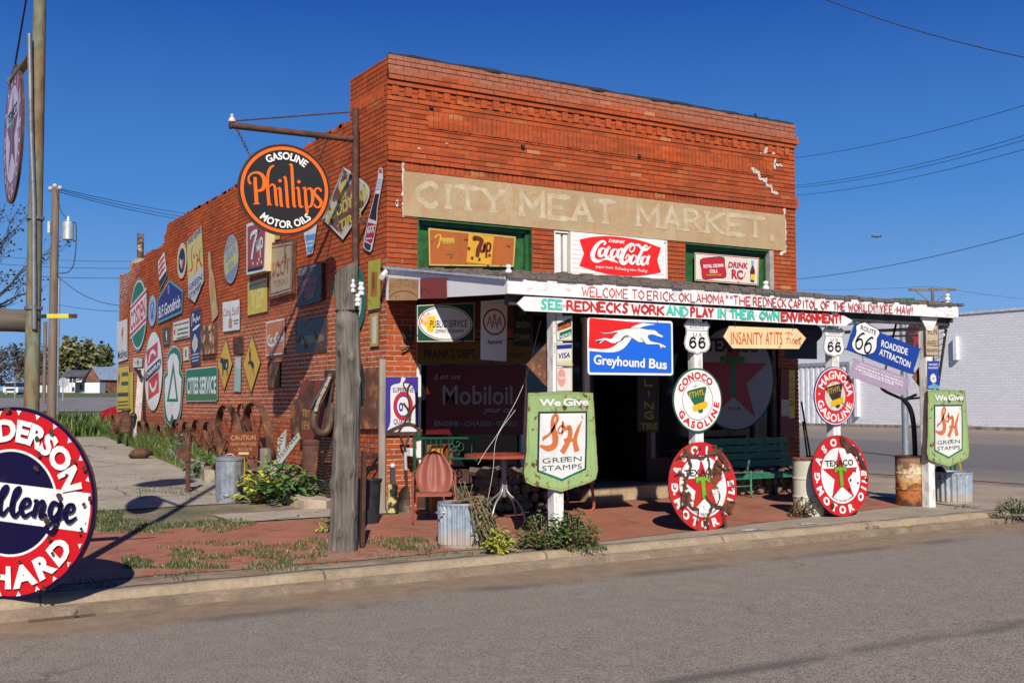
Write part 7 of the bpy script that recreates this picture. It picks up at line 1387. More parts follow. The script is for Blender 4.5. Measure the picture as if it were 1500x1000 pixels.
# caution board on its yellow stake
PCA = LEFT(-1.0); q0 = at(356, 690, x=-1.0)
s = Sign(Plane((0, at(356, 680, x=-.85).y - .0, 0), (1, 0, 0), (0, 0, 1)), .01); q = s.P([(334.5, 668), (377.5, 667.5), (377.8, 631.5), (334.8, 633)]); s.plate(q, C((.19, .045, .022), .2, 9, 4), RIM); yl = C((.42, .3, .14), .12, 9, 4); s.tx('CAUTION', (338, 644.5), (374, 643.5), 7.5, yl, bold=.01); s.tx('HIGH PRESSURE', (337.5, 652.5), (375, 652), 5, yl, bold=.0); s.tx('GAS LINE', (343, 660), (369, 659.6), 5, yl, bold=0); s.fill(s.P([(349, 665.5), (364, 665.2), (364, 661.8), (349, 662)]), C((.55, .5, .25)))
o = s.done('warning_sign', 'rust-red CAUTION HIGH PRESSURE GAS LINE board standing before the iron wheels'); p = s.p.w(*s.p.uv(357, 668), -.02); mb = MB(); mb.beam((p.x, p.y, g(p.x, p.y) - .02), (p.x, p.y, p.z + .2), .05, .03, C((.45, .25, .03), .2)); part(mb, 'stake', o)
# tree stump, crossing boards, boiler and tub
p = at(388, 690, x=-.42); mb = MB(); BR = wood((.22, .18, .14), (.07, .055, .045), 2, 3, .8); mb.lathe([(.13, 0), (.115, .1), (.11, .3), (.1, .36), (0, .37)], BR, 18, p, lambda k, z: .012 * sin(k * 2.1) + .008 * sin(k * 5)); tag(mb.build('stump', loc=tuple(p)), 'short grey stump between the caution board and the crossing boards', 'stump')
RXW = C((.4, .4, .36), .12, 9, 3, fade=.3); RXB = C((.06, .06, .06), .05)
py = at(400, 700, x=-.5); s = Sign(Plane(py, (.45, -1, 0), (.1, 0, 1)), .02); q = s.P([(390, 692), (398, 700), (441, 642), (438, 633)]); s.plate(q, RXW, wood()); s.tx('CROSSING', (396, 694), (437, 640), 7, RXB, bold=.01); s.done('crossing_board', 'slanting grey railroad board lettered CROSSING leaning by the plants')
s = Sign(Plane(py + V((.1, .0, 0)), (.45, -1, 0), (.1, 0, 1)), .02); q = s.P([(405, 700), (416, 700), (420.5, 628), (408.5, 642)]); s.plate(q, RXW, wood()); s.tx('RAIL', (410, 668), (417, 636), 8, RXB, bold=.01); s.fill(s.P([(409, 690), (413, 690), (414, 680), (410, 681)]), RXB); s.done('crossing_board', 'short upright grey railroad board behind the slanting one')
p = at(456, 716, x=-.3); m_ = mpx(p); mb = MB(); t = thing('water_boiler', p, 'upright orange-brown rusted boiler tank beside the black rack', 'boiler'); r = 13.5 * m_; h = 72 * m_; mb.lathe([(r, .03), (r, h * .97), (r * .8, h), (0, h * 1.02)], rusty(13, 1.4, .85, 2.2), 24, p); part(mb, 'tank', t); mb = MB(); mb.lathe([(r * 1.04, h * .9), (r * 1.04, h * .93)], RP, 24, p); part(mb, 'band', t)
mb = MB(); mb.lathe([(0, .0), (r * 1.5, .0), (r * 1.65, .09), (r * 1.7, .1), (r * 1.6, .09), (r * 1.45, .015)], GALV, 28, p + V((0, 0, -.0))); tag(mb.build('wash_tub', loc=tuple(p)), 'shallow galvanised tub under the rusted boiler', 'tub')
# black slatted rack
p = at(476, 722, x=-.22); t = thing('slatted_rack', p, 'black iron rack of many thin curved bars between boiler and log', 'rack'); m_ = mpx(p); bl = plain((.025, .022, .02), .6, .3, 10., .3); hh = 82 * m_; wd = 30 * m_
for sx in (-1, 1): mb = MB(); mb.tube([p + V((-.05 + .1 * z, -sx * wd * 1.1 * (1 - .25 * (z / hh) ** 2), z)) for z in lin(0, hh, 8)], .014, bl, 6); part(mb, 'upright', t)
for i in range(19):
    z = hh * (i + .5) / 19; f = 1 - .25 * (z / hh) ** 2; mb = MB(); mb.tube([p + V((-.05 + .1 * z - .05 * (1 - a * a), -a * wd * 1.1 * f, z)) for a in lin(-1, 1, 6)], .012, bl, 5); part(mb, 'slat', t)
# horse collar on the wall beside the log
Pc = FRONT(at(470, 600, x=-.22).y); LE = plain((.085, .055, .03), .6, .25, 12., .3); LE2 = plain((.03, .022, .018), .6, .3, 12., .3); PAD = plain((.36, .32, .26), .9, .4, 25., .6, col2=(.08, .06, .04))
W_ = lambda pts, z=0.: [tuple(Pc.w(*Pc.uv(u, v), z)) for u, v in pts]
t = thing('horse_collar', W_([(470, 630)])[0], 'old leather horse collar with straps hanging beside the grey log', 'horse collar')
mb = MB(); mb.tube(crm(W_([(484, 548), (476, 570), (462, 603), (460, 622), (468, 634), (478, 632), (484, 616), (487, 590)]), 5), [.03, .05, .06, .065, .07, .065, .06, .05] and .055, LE, 10); part(mb, 'collar', t)
mb = MB(); mb.tube(crm(W_([(481, 552), (472, 572), (464, 588), (460, 603)], .06), 5), .028, PAD, 8); part(mb, 'pad', t)
mb = MB(); mb.tube(crm(W_([(478, 556), (466, 576), (457, 592), (453, 599)], .03), 5), .03, LE2, 8); part(mb, 'strap', t); mb = MB(); mb.tube(crm(W_([(489, 560), (486, 580), (482, 600), (478, 625)], -.03), 5), .03, LE2, 8); part(mb, 'strap', t); mb = MB(); mb.box(*[x for ab in zip(V(W_([(482, 550)])[0]) - V((.06, .03, .02)), V(W_([(492, 544)])[0]) + V((.02, .03, .02))) for x in (min(ab), max(ab))], LE2); part(mb, 'buckle', t)
# kerb stones of the plant bed
STN = m_conc((.46, .37, .26), (.26, .2, .14), 3., False)
for k_, (a, b_, lab) in enumerate((((412, 737), (446, 745), 'pale stone block at the left of the two by the plant bed'), ((448, 745), (478, 746), 'pinkish pale stone block nearest the grey log'))):
    A, B = atg(*a), atg(*b_); mb = MB(); d = B - A; L = d.length; d.normalize(); nrm = V((-d.y, d.x, 0)); hb = .12; 
    for sg in (0,): 
        q = [A, B, B + nrm * .42, A + nrm * .42]; tp = [x + V((0, 0, hb + rb.uniform(-.02, .02))) for x in q]; mb.add([x + V((0, 0, -.03)) for x in q] + [x + (sum(q, V((0, 0, 0))) / 4 - x) * .06 for x in tp], [(4, 5, 6, 7), (0, 1, 5, 4), (1, 2, 6, 5), (2, 3, 7, 6), (3, 0, 4, 7)], STN)
    tag(mb.build('stone_block', loc=tuple(A), bevel=.015), lab, 'stone')
# rusty stake with a plate and a green leaf, spool
p = atg(275, 722); m_ = mpx(p); t = thing('rusty_stake', p, 'rusty pipe stake with a bent plate standing on the yard slab', 'stake'); mb = MB(); mb.tube([p + V((0, 0, -.05)), p + V((0, 0, 82 * m_))], .035, IW, 10); part(mb, 'pipe', t)
mb = MB(); mb.prism([(-.16, .52), (-.2, .62), (-.1, .7), (.0, .66), (.0, .46), (-.06, .44)], Plane(p + V((0, -.03, .02)), (1, 0, 0), (0, 0, 1)), 0, .02, IW); part(mb, 'plate', t)
p = at(309, 700, x=-.8); mb = MB(); t = thing('cable_spool', p, 'small dark spool lying on the edge of the bed left of the dustbin', 'spool'); R = .13; ax = V((.8, -.6, 0)); c = p + V((0, 0, R)); 
for z0, z1 in ((-.09, -.07), (.07, .09)): mb = MB(); mb.lathe([(0, z0), (R, z0), (R, z1), (0, z1)], plain((.035, .025, .02), .8), 22, c, ax=ax); part(mb, 'flange', t)
mb = MB(); mb.lathe([(.08, -.07), (.08, .07)], rusty(5, 1.8, .9), 16, c, ax=ax); part(mb, 'core', t)
# leaning grey post with a bracket at the rear, milk can, dark stub
mb = MB(); a, b_ = at(200, 642, x=-.35), at(207, 541, x=-.12); t = thing('leaning_post', a, 'leaning weathered grey post with a black bracket near the rear of the wall', 'post'); mb.beam(a, b_, .14, .09, wood((.4, .36, .32), (.15, .13, .11), 2, 2)); part(mb, 'shaft', t); mb = MB(); mb.prism(LEFT(-.2).uv(200, 541) and [LEFT(-.2).uv(*q) for q in ((199, 541), (207, 541), (206.5, 553))], LEFT(-.2), 0, .03, BLK); part(mb, 'bracket', t)
p = at(184.5, 634, x=-.5); mb = MB(); k_ = 36 * mpx(p) / 1.; mb.lathe([(.0, 0), (.22 * k_, 0), (.25 * k_, .05 * k_), (.25 * k_, .5 * k_), (.13 * k_, .72 * k_), (.13 * k_, .85 * k_), (.19 * k_, .92 * k_), (.17 * k_, 1 * k_), (0, 1 * k_)], rusty(6, .9, .2), 20, p); tag(mb.build('milk_can', loc=tuple(p)), 'brown rusted milk can below the yellow sheet at the wall end', 'milk can')
p = at(195, 638, x=-.4); mb = MB(); mb.tube([p, p + V((0, 0, .42))], .06, BLK, 10); mb.blob(p + V((0, 0, .46)), .075, BLK); tag(mb.build('hitching_post', loc=tuple(p)), 'short black round-headed post next to the milk can', 'post')
p = atg(206, 672); mb = MB(); mb.blob(p + V((0, 0, .1)), .16, rusty(7, .9, .3), 10, 7, .3, 3, (1.3, .8, .7)); tag(mb.build('scrap_iron', loc=tuple(p)), 'lump of brown scrap iron in the weeds at the kerb wall', 'scrap')
# grey board and black bin at the corner, iron brace
a, b_ = at(559, 704, y=-.12), at(560, 526, y=-.06); mb = MB(); mb.beam((a.x, a.y, .0), b_, .085, .03, wood((.3, .26, .22), (.1, .085, .07), 2, 7, .7), up=(0, 1, 0)); tag(mb.build('wooden_plank', loc=tuple(a)), 'grey upright plank leaning on the brick corner beside the flour sign', 'plank')
p = atg(547, 768); m_ = mpx(p); p = p + V((0, 20 * m_, 0)); r = 19.5 * m_; h = 64 * m_; t = thing('feed_bin', p, 'black plastic bin standing in shade between log and corner', 'bin'); mb = MB(); BB = plain((.02, .022, .026), .45, .2, 8., .1); mb.lathe([(0, 0), (r * .84, 0), (r * .98, h * .93), (r * 1.04, h * .94), (r * 1.04, h), (r * .96, h), (r * .82, .03), (0, .03)], BB, 32, p); part(mb, 'body', t); mb = MB(); mb.tube([p + V((r * 1.04 * cos(a_), r * 1.04 * sin(a_), h)) for a_ in lin(0, 2 * pi * 31 / 32, 32)], .012, BB, 6, False, True); part(mb, 'rim', t)
f = lambda u, v, x=-.1: at(u, v, x=x); mb = MB(); mb.beam(f(529, 672), f(556, 665), .02, .05, RP); mb.beam(f(532, 702), f(556, 666), .02, .035, BLK); tag(mb.build('iron_brace', loc=tuple(f(540, 680))), 'rusty horizontal iron brace with a dark strut behind the black bin', 'brace')
# black and yellow stand with white knob; shovel
p = at(575, 750, y=-.22); m_ = mpx(p); t = thing('bollard', p, 'short black stand with worn yellow patches and a white knob by the corner', 'stand'); mb = MB(); mb.lathe([(.0, 0), (.085, 0), (.08, .1), (.06, .2), (.07, .34), (.05, .36), (.0, .36)], enamel((.02, .02, .02), .3, 7., 3, rcol=((.45, .36, .14), (.5, .42, .2))), 16, p); part(mb, 'base', t); mb = MB(); mb.box(p.x - .03, p.x + .03, p.y - .02, p.y + .02, p.z + .36, p.z + .58, plain((.06, .06, .06), .5)); part(mb, 'handle', t); mb = MB(); mb.blob(p + V((.0, 0, .6)), .035, C('offwhite', .03)); part(mb, 'knob', t)
Ps = FRONT(-.16); w = lambda u, v, z=0.: Ps.w(*Ps.uv(u, v), z); a = w(589, 752); t = thing('shovel', a, 'brown steel shovel with a D handle leaning upright on the brick pier', 'shovel'); ST = plain((.1, .07, .05), .45, .3, 8., .2, .5); WD = plain((.05, .03, .025), .5)
mb = MB(); mb.tube([w(596, 712), w(595, 690), w(594, 665), w(593, 652)], .017, WD, 8); mb.tube([w(593, 655), w(588, 645), w(586.5, 637)], .014, WD, 6); mb.tube([w(593, 655), w(597, 645), w(598.5, 637)], .014, WD, 6); part(mb, 'shaft', t)
mb = MB(); mb.tube([w(594.6, 688), w(593.6, 662)], .021, C('grey', .02), 8); part(mb, 'grip', t); mb = MB(); mb.tube([w(586, 638.5), w(599, 638.5)], .014, WD, 6); part(mb, 'handle', t)
mb = MB(); out = [(587, 715), (592, 711), (597, 712), (599.5, 720), (600, 738), (598, 750), (590, 754), (580, 753), (578, 748), (580, 735), (583, 722)]; loc = [Ps.uv(*q) for q in out]; cx = sum(q[0] for q in loc) / len(loc); cz = sum(q[1] for q in loc) / len(loc); nn = len(loc)
vs = [Ps.w(cx, cz, -.03)] + [Ps.w(cx + (x - cx) * .5, cz + (z - cz) * .5, -.02) for x, z in loc] + [Ps.w(x, z, .02) for x, z in loc]; mb.add(vs, [(0, 1 + i, 1 + (i + 1) % nn) for i in range(nn)] + [(1 + i, 1 + nn + i, 1 + nn + (i + 1) % nn, 1 + (i + 1) % nn) for i in range(nn)], ST, True); part(mb, 'blade', t)
# security lamp at the wall corner, scroll bracket
a = at(567, 396, y=-.05); b_ = at(559, 406, y=-.2); t = thing('security_camera', a, 'small white cylindrical camera at the upper left corner of the porch', 'camera'); mb = MB(); mb.tube([b_, a.lerp(b_, .3)], .038, C('white', .005), 14); part(mb, 'body', t); mb = MB(); mb.tube([a.lerp(b_, .4), a + V((.0, .03, .04))], .014, C('white'), 6); part(mb, 'mount', t)
Pg = FRONT(-.06); t = thing('scroll_bracket', at(600, 500, y=-.06), 'dark green wrought-iron scroll fixed on the brick pier under the porch', 'bracket'); GI = plain((.02, .07, .03), .5, .2, 12., .2)
mb = MB(); wq = lambda pts: [tuple(Pg.w(*Pg.uv(560 + X / 3.333, 380 + Y / 3.333), 0)) for X, Y in pts]; mb.tube(crm(wq([(115, 365), (128, 355), (120, 340), (108, 350), (108, 380), (130, 395), (150, 370), (152, 335), (148, 380), (135, 420), (110, 435), (95, 445)]), 4), .016, GI, 6); part(mb, 'scroll', t)
# red shell-back metal chair
CO = G0(636, 768); CW = 56 * mpx(CO); RED = enamel((.27, .075, .055), .1, 8., 4, .5, .3); t = thing('shell_chair', CO, 'faded red metal garden chair with a scalloped shell back', 'chair')
d = CAM - CO; d.z = 0; d.normalize(); e = V((-d.y, d.x, 0)); e = e if e.x > 0 else -e; cb = CO - d * .35
def ck(x, f, z): return cb + e * x + d * f + V((0, 0, z))
mb = MB(); n, m = 22, 12; vs = []
for j in range(m + 1):
    z = .36 + .5 * j / m; wz = CW * .5 * (.78 + .22 * sin(pi * min(1, (j / m) * 1.3))) * sqrt(max(.0, 1 - max(0, (j / m - .45) / .55) ** 2.4)) if j > 0 else CW * .38
    for i in range(n + 1):
        a = -1 + 2 * i / n; fl = .014 * (1 if int((a + 1) * 4.0) % 2 else 0) * (j / m > .12); vs.append(ck(a * wz, -.05 - .16 * j / m + .07 * a * a + fl, z))
mb.add(vs, [(j * (n + 1) + i, j * (n + 1) + i + 1, (j + 1) * (n + 1) + i + 1, (j + 1) * (n + 1) + i) for j in range(m) for i in range(n)], RED, True); part(mb, 'backrest', t)
mb = MB(); mb.add([ck(x * CW * .45, f, z) for (f, z) in ((-.06, .36), (.1, .35), (.3, .38), (.4, .38), (.43, .34)) for x in lin(-1, 1, 9)], [(j * 9 + i, j * 9 + i + 1, (j + 1) * 9 + i + 1, (j + 1) * 9 + i) for j in range(4) for i in range(8)], RED, True); part(mb, 'seat', t)
for sx in (-1, 1):
    x = sx * CW * .55; mb = MB(); mb.tube(crm([tuple(ck(x * q, f, z)) for q, f, z in ((.8, -.16, .6), (1, .0, .6), (1.0, .36, .58), (1., .42, .5), (1., .42, .1), (1., .4, .015), (1., .3, .0), (1., -.2, .0), (.95, -.3, .02))], 4), .015, RED, 8); part(mb, 'arm_frame', t)
# green wrought bench at the left shop window
GB = plain((.012, .085, .04), .45, .15, 10., .15); y_ = -.42; f = lambda u, v, y=y_: at(u, v, y=y); t = thing('bench', f(650, 700), 'green wrought-iron bench with a scrollwork back behind the red chair', 'bench')
def bz(p): return V((p.x, p.y, p.z))
for (u, v0, v1) in ((607, 638, 700), (612, 632, 646), (697, 640, 675)): mb = MB(); mb.beam(f(u, v0), f(u, v1), .03, .03, GB); part(mb, 'post', t)
for v in (641, 671): mb = MB(); mb.beam(f(606, v + .5), f(699, v), .035, .025, GB); part(mb, 'rail', t)
for u in (618, 624, 631, 639, 646, 657, 691): mb = MB(); mb.tube([f(u, 641), f(u, 671)], .007, GB, 5); part(mb, 'bar', t)
mb = MB()
for (u, v, sx, sy) in ((668, 648, 1, 1), (668, 664, 1, -1), (674, 655, -1, 1), (663, 656, 1, 1)): mb.tube(crm([tuple(f(u + sx * X, v + sy * Y)) for X, Y in ((0, 0), (2.5, -2), (5, 0), (4, 4), (-1, 5), (-5, 2), (-4, -5), (1, -7))], 4), .008, GB, 5)
part(mb, 'scrollwork', t); mb = MB(); mb.box(f(606, 690).x, f(699, 690).x, y_ - .4, y_, .27, .31, GB); part(mb, 'seat', t)
for sx in (606, 699): mb = MB(); mb.box(f(sx, 690).x - .02, f(sx, 690).x + .02, y_ - .4, y_ - .36, -.09, .27, GB); part(mb, 'leg', t)
for (u0, u1, v0, v1, lab, m) in ((629, 645, 651, 685, 'orange wooden crate end standing behind the green bench', C((.5, .22, .03), .1)), (650, 660, 650, 680, 'red crate standing behind the green bench', C((.3, .07, .03), .1)), (597, 607, 656, 668, 'white box on the pier ledge left of the green bench', C('white'))):
    a, b_ = f(u0, v1, y_ + .22), f(u1, v0, y_ + .22); mb = MB(); mb.box(a.x, b_.x, y_ + .14, y_ + .3, a.z if 'white' in lab else -.08, b_.z, m); tag(mb.build('crate', loc=tuple(a), bevel=.01), lab, 'crate')
# round table
p = G0(728, 766); tp = at(728, 679, y=p.y + .1); c = V((tp.x + .1, p.y + .1, g(tp.x, p.y))); t = thing('round_table', c, 'round table with a red-brown rim and grey splayed legs behind the first porch post', 'table'); TR = enamel((.35, .07, .04), .15, 8., 6); R = 58 * mpx(c); mb = MB(); mb.lathe([(0, tp.z + .08), (R, tp.z + .08), (R, tp.z + .115), (0, tp.z + .12)], TR, 36, (c.x, c.y, 0)); part(mb, 'tabletop', t)
for k_ in range(4): a = .5 + k_ * pi / 2; mb = MB(); mb.tube(crm([tuple(c + V((r_ * cos(a), r_ * sin(a), z_))) for r_, z_ in ((.03, .5), (.05, .36), (.2, .24), (.28, .1), (.3, .0))], 3), .014, metal((.4, .4, .42)), 6); part(mb, 'leg', t)
mb = MB(); mb.tube([c + V((0, 0, .3)), c + V((0, 0, tp.z + .17))], .03, metal((.3, .3, .32))); part(mb, 'pedestal', t)
# stacked firewood
LOGM = [wood((.2, .15, .11), (.05, .035, .025), 1, i, .8) for i in range(3)]; END = plain((.2, .15, .1), .9, .35, 20., .3); rl = random.Random(9); GF = 'split logs in the stacks under the porch'
def log(c, r, L, ax, i, lab):
    mb = MB(); n = 7; M = V(ax).normalized().to_track_quat('Z', 'Y').to_matrix(); rs = [r * rl.uniform(.75, 1.15) for _ in range(n)]; A, B = [[V(c) + M @ V((rs[k] * cos(2 * pi * k / n), rs[k] * sin(2 * pi * k / n), q * L)) for k in range(n)] for q in (-.5, .5)]
    mb.add(A + B, [(k, (k + 1) % n, n + (k + 1) % n, n + k) for k in range(n)], LOGM[i % 3]); mb.face(A[::-1], END); mb.face(B, END); tag(mb.build('firewood_log', loc=tuple(c)), lab, 'log', GF)
def pile(x0, x1, y, h, lab):
    z = g(x0, y) + .07; row = 0; h += z
    while z < h:
        x = x0 + (.06 if row % 2 else 0)
        while x < x1: log((x + rl.uniform(-.02, .02), y + rl.uniform(-.05, .05), z), .068, rl.uniform(.3, .42), (rl.uniform(-.2, .2), 1, rl.uniform(-.05, .05)), rl.randrange(3), lab); x += rl.uniform(.12, .15)
        z += .115; row += 1
pile(1.0, 2.15, -.75, .5, 'split log in the firewood stack behind the round table'); pile(5.5, 6.9, -.55, .28, 'split log in the firewood stack under the green slatted bench')
# red tubular seat right of the first post
f = lambda u, v, y=-1.5: at(u, v, y=y); t = thing('tubular_chair', f(850, 748), 'rusty red tubular steel seat just right of the first stamp shield', 'chair'); TRD = enamel((.33, .09, .045), .2, 7., 8); B0 = f(870, 748)
yy = atg(868, 748).y; f = lambda u, v: at(u, v, y=yy)
mb = MB(); mb.tube(crm([tuple(x) for x in (f(866, 708), f(868, 720), f(870, 738), f(868, 746), f(858, 748), f(846, 745))], 4), .02, TRD, 8); part(mb, 'leg', t); mb = MB(); mb.tube(crm([tuple(x + V((-.05, .55, .0))) for x in (f(866, 708), f(868, 720), f(870, 738), f(868, 746), f(858, 748), f(846, 745))], 4), .02, TRD, 8); part(mb, 'leg', t); mb = MB(); a, b_ = f(800, 710), f(868, 706); mb.box(a.x - .1, b_.x + .02, yy - .02, yy + .5, b_.z - .02, b_.z + .025, TRD); part(mb, 'seat', t); mb = MB(); mb.box(f(768, 700).x, f(830, 700).x, yy - .05, yy + .4, -.07, .0, rusty(4, 1.4, .6)); part(mb, 'foot_frame', t)
# green slatted bench on the right
yb = atg(1100, 729).y; f = lambda u, v, y=yb: at(u, v, y=y); GR = plain((.03, .17, .1), .55, .3, 14., .3, col2=(.015, .1, .055)); x0, x1 = f(1100, 700).x, f(1196, 700).x; t = thing('bench', V((x0, yb, g(x0, yb))), 'long green slatted metal bench at the right end of the porch', 'bench')
zs = f(1110, 693).z; x0 -= .45
for i in range(5): mb = MB(); y = yb + .02 + i * .1; mb.box(x0, x1, y, y + .085, zs - .012 - .01 * i, zs + .008 - .01 * i, GR); part(mb, 'seat_slat', t)
for i in range(4): mb = MB(); z = zs + .06 + i * .115; mb.box(x0, x1, yb + .53 + i * .03, yb + .55 + i * .03, z, z + .1, GR); part(mb, 'back_slat', t)
mb = MB(); mb.box(x0, x1, yb - .0, yb + .016, zs - .08, zs - .014, GR); part(mb, 'apron', t)
for x in (f(1100, 700).x, x1 - .03): mb = MB(); mb.tube(crm([(x, yb - .03, g(6, yb) + .005), (x, yb, .05), (x, yb, zs - .03), (x, yb + .0, zs + .03), (x, yb + .05, zs + .01), (x, yb + .07, zs + .06), (x, yb + .03, zs + .2)], 4), .017, plain((.1, .25, .17), .6, .5, 30., .3), 8); part(mb, 'leg', t)
for x in (f(1100, 700).x, x1 - .03): mb = MB(); mb.tube([(x, yb + .62, g(6, yb) + .005), (x, yb + .52, zs), (x, yb + .66, zs + .52)], .017, GR, 8); part(mb, 'leg', t)
mb = MB(); mb.tube([(x0, yb, .15), (f(1100, 700).x, yb, .15)], .012, GR, 6); part(mb, 'stretcher', t)
# iron rods, tyre, right-end oddments
for (a, b_, lab) in (((1196, 664), (1174, 588), 'taller thin black iron rod leaning behind the cream barrel'), ((1190, 664), (1176, 617), 'shorter thin black iron rod leaning behind the cream barrel')):
    mb = MB(); yr = -1.2; mb.tube([at(a[0], a[1] + 60, y=yr) * 1., at(*b_, y=yr)], .016, BLK, 6); tag(mb.build('iron_rod', loc=tuple(at(*a, y=yr))), lab, 'rod')
yr = -1.1; mb = MB(); c = at(1188, 690, y=yr); mb.tube([c + V((.2 * cos(a), .03 * sin(a), .2 * sin(a))) for a in lin(0, 2 * pi * 23 / 24, 24)], .045, plain((.012, .012, .012), .7), 8, False, True); tag(mb.build('tyre', loc=tuple(c)), 'black tyre standing behind the cream barrel', 'tyre')
yr = -2.4; f = lambda u, v, y=yr: at(u, v, y=y); c = f(1371, 705); mb = MB(); mb.prism([FRONT(yr).uv(*q) for q in ((1367, 738), (1375, 741), (1379, 722), (1378, 690), (1372, 682), (1366, 695))], FRONT(yr), 0, .1, rusty(4, .5, .1)); tag(mb.build('scrap_iron', loc=tuple(c)), 'dark brown iron scrap between the last post and the low planter', 'scrap')
mb = MB(); 
for u, v0, v1 in ((1399, 640, 700), (1393, 650, 700)): mb.tube([f(u, v0), f(u, v1)], .018, GB, 6)
mb.tube([f(1393, 672), f(1399, 672)], .014, GB, 6); mb.tube([f(1393, 655), f(1399, 652)], .014, GB, 6); tag(mb.build('garden_stake', loc=tuple(f(1396, 700))), 'green metal ladder-like stake rising from the low planter behind the last stamp shield', 'stake')
mb = MB(); mb.beam(f(1408, 695), f(1402, 660), .03, .01, C('ylw')); tag(mb.build('garden_label', loc=tuple(f(1406, 690))), 'slim yellow slat stuck in the low planter', 'slat')
mb = MB(); yt = -2.9; LT = plain((.05, .04, .03), .8); A, B = V((7.45, -3.0, 2.5)), at(1372, 580, y=-2.6); mb.beam(A, B, .03, .03, LT)
for i in range(12): p = A.lerp(B, i / 12); q = p + V((-.34 * (1 - i / 14), .05, -.06)); mb.tube([p, p.lerp(q, .5) + V((0, .03, -.04)), q], .006, LT, 4)
mb.tube([A + V((-.3, 0, 0)), B + V((-.02, .02, .25))], .008, LT, 4); tag(mb.build('trellis', loc=tuple(B)), 'dark twiggy trellis bracing the right end of the porch', 'trellis')
# white cords running down under the porch
for (pts, lab) in (([(792, 470), (768, 560), (735, 625), (712, 660), (700, 680)], 'thin white cord drooping from the porch roof to the round table'), ([(755, 600), (728, 640), (722, 690), (714, 735)], 'second thin white cord hanging over the corrugated planter')):
    mb = MB(); mb.tube(crm([tuple(at(u, v, y=-2.2)) for u, v in pts], 6), .0028, C('white'), 4); tag(mb.build('cord', loc=tuple(at(*pts[0], y=-2.2))), lab, 'cord')
# painted numbers and squares on kerb and pavement
KP = C('white', .12, 12); mb = MB(); 
def floor_patch(u, v, w, h, mat, name, lab, cat):
    c = G0(u, v); mb = MB(); q = [(-w, -h), (w, -h), (w, h), (-w, h)]; ang = .0; mb.face([(c.x + x, c.y + y, g(c.x, c.y) + .009) for x, y in q], mat); tag(mb.build(name, loc=tuple(c)), lab, cat)
floor_patch(1099, 777, .13, .07, C((.6, .6, .62), .2, 14), 'route_stencil', 'white route stencil on the pavement near the heavily rusted star sign', 'stencil'); floor_patch(1183, 768, .13, .06, C((.6, .6, .62), .2, 14, 3), 'route_stencil', 'white route stencil on the pavement near the cream barrel', 'stencil')
Pk = FRONT(CURB_Y - .02); s = Sign(Pk, .0015); s.plate(s.P([(1326, 776), (1334, 775.3), (1334, 768), (1326, 768.7)]), C((.62, .5, .02), .12, 12)); s.done('painted_mark', 'yellow square painted on the kerb face', 'paint mark')
s = Sign(Pk, .001); 
for i, ch_ in enumerate('1870'): u = 1268 + i * 5.2; s.brush(ch_, s.p.uv(u, 776 - i * .5), s.p.uv(u + 3.6, 775.7 - i * .5), .04, C('black'), w=.2)
s.done('painted_number', 'small black stencilled number on the kerb face', 'paint mark')
# ---------------------------------------------------------------- background: street, houses, trees, wires
RH = V((_X.x, 0, 0)); 
_fw = ROT @ V((0, 0, -1)); FWD = V((_fw.x, _fw.y, 0)).normalized(); RGT = V((FWD.y, -FWD.x, 0)); UP = V((0, 0, 1))
class Loc:                                        # upright local frame: x right, y away, z up
    def __init__(s, o, yaw=0): s.o = V(o); c, q = cos(yaw), sin(yaw); s.r = RGT * c + FWD * q; s.f = FWD * c - RGT * q
    def p(s, x, y, z): return s.o + s.r * x + s.f * y + UP * z
    def box(s, mb, x0, x1, y0, y1, z0, z1, mat):
        mb.add([s.p(x, y, z) for z in (z0, z1) for y in (y0, y1) for x in (x0, x1)], [(0, 2, 3, 1), (4, 5, 7, 6), (0, 1, 5, 4), (2, 6, 7, 3), (0, 4, 6, 2), (1, 3, 7, 5)], mat)
# long white building across the side street
def m_white_block():
    t = NT('white_block_wall'); co = t.coord(); y = t.n('SeparateXYZ', {0: co}, out=1); z = t.n('SeparateXYZ', {0: co}, out=2)
    bt = t.t.nodes.new('ShaderNodeTexBrick'); v = t.n('CombineXYZ', {0: y, 1: z, 2: 0.})
    for k, q in {'Vector': v, 'Color1': (.74, .74, .74), 'Color2': (.67, .67, .68), 'Mortar': (.52, .52, .54), 'Scale': 1., 'Mortar Size': .012, 'Brick Width': .42, 'Row Height': .14}.items(): t.set(bt.inputs[k], q)
    n1 = t.noise(co, .6, 6, .65); n2 = t.noise(t.coord(scale=(1, .15, 1.6)), 2.2, 6, .7); c = t.mix(t.math('MULTIPLY', t.ramp(n1, [(.4, 0.), (.7, 1.)]), .25), bt.outputs[0], (.6, .6, .62))
    low = t.n('MapRange', {0: t.math('ADD', z, t.math('MULTIPLY', n2, .9)), 1: 1.0, 2: .35}); c = t.mix(t.math('MULTIPLY', low, t.ramp(n2, [(.5, 0.), (.58, .9)])), c, (.17, .15, .14))
    return t.bs(Base_Color=c, Roughness=.85, Normal=t.bump(bt.outputs[1], -.5, .01))
WBX = 42.5; t = thing('white_building', (WBX, 20, -.1), 'long low white-painted block building across the side street', 'building'); MW = m_white_block()
mb = MB(); mb.add([(WBX, 12, -.3), (WBX, 60, -.3), (WBX, 60, 5.7), (WBX, 12, 5.75), (WBX + 25, 12, -.3), (WBX + 25, 60, -.3), (WBX + 25, 60, 5.7), (WBX + 25, 12, 5.75)], [(0, 3, 2, 1), (0, 4, 7, 3), (1, 2, 6, 5), (4, 5, 6, 7)], MW); part(mb, 'wall', t)
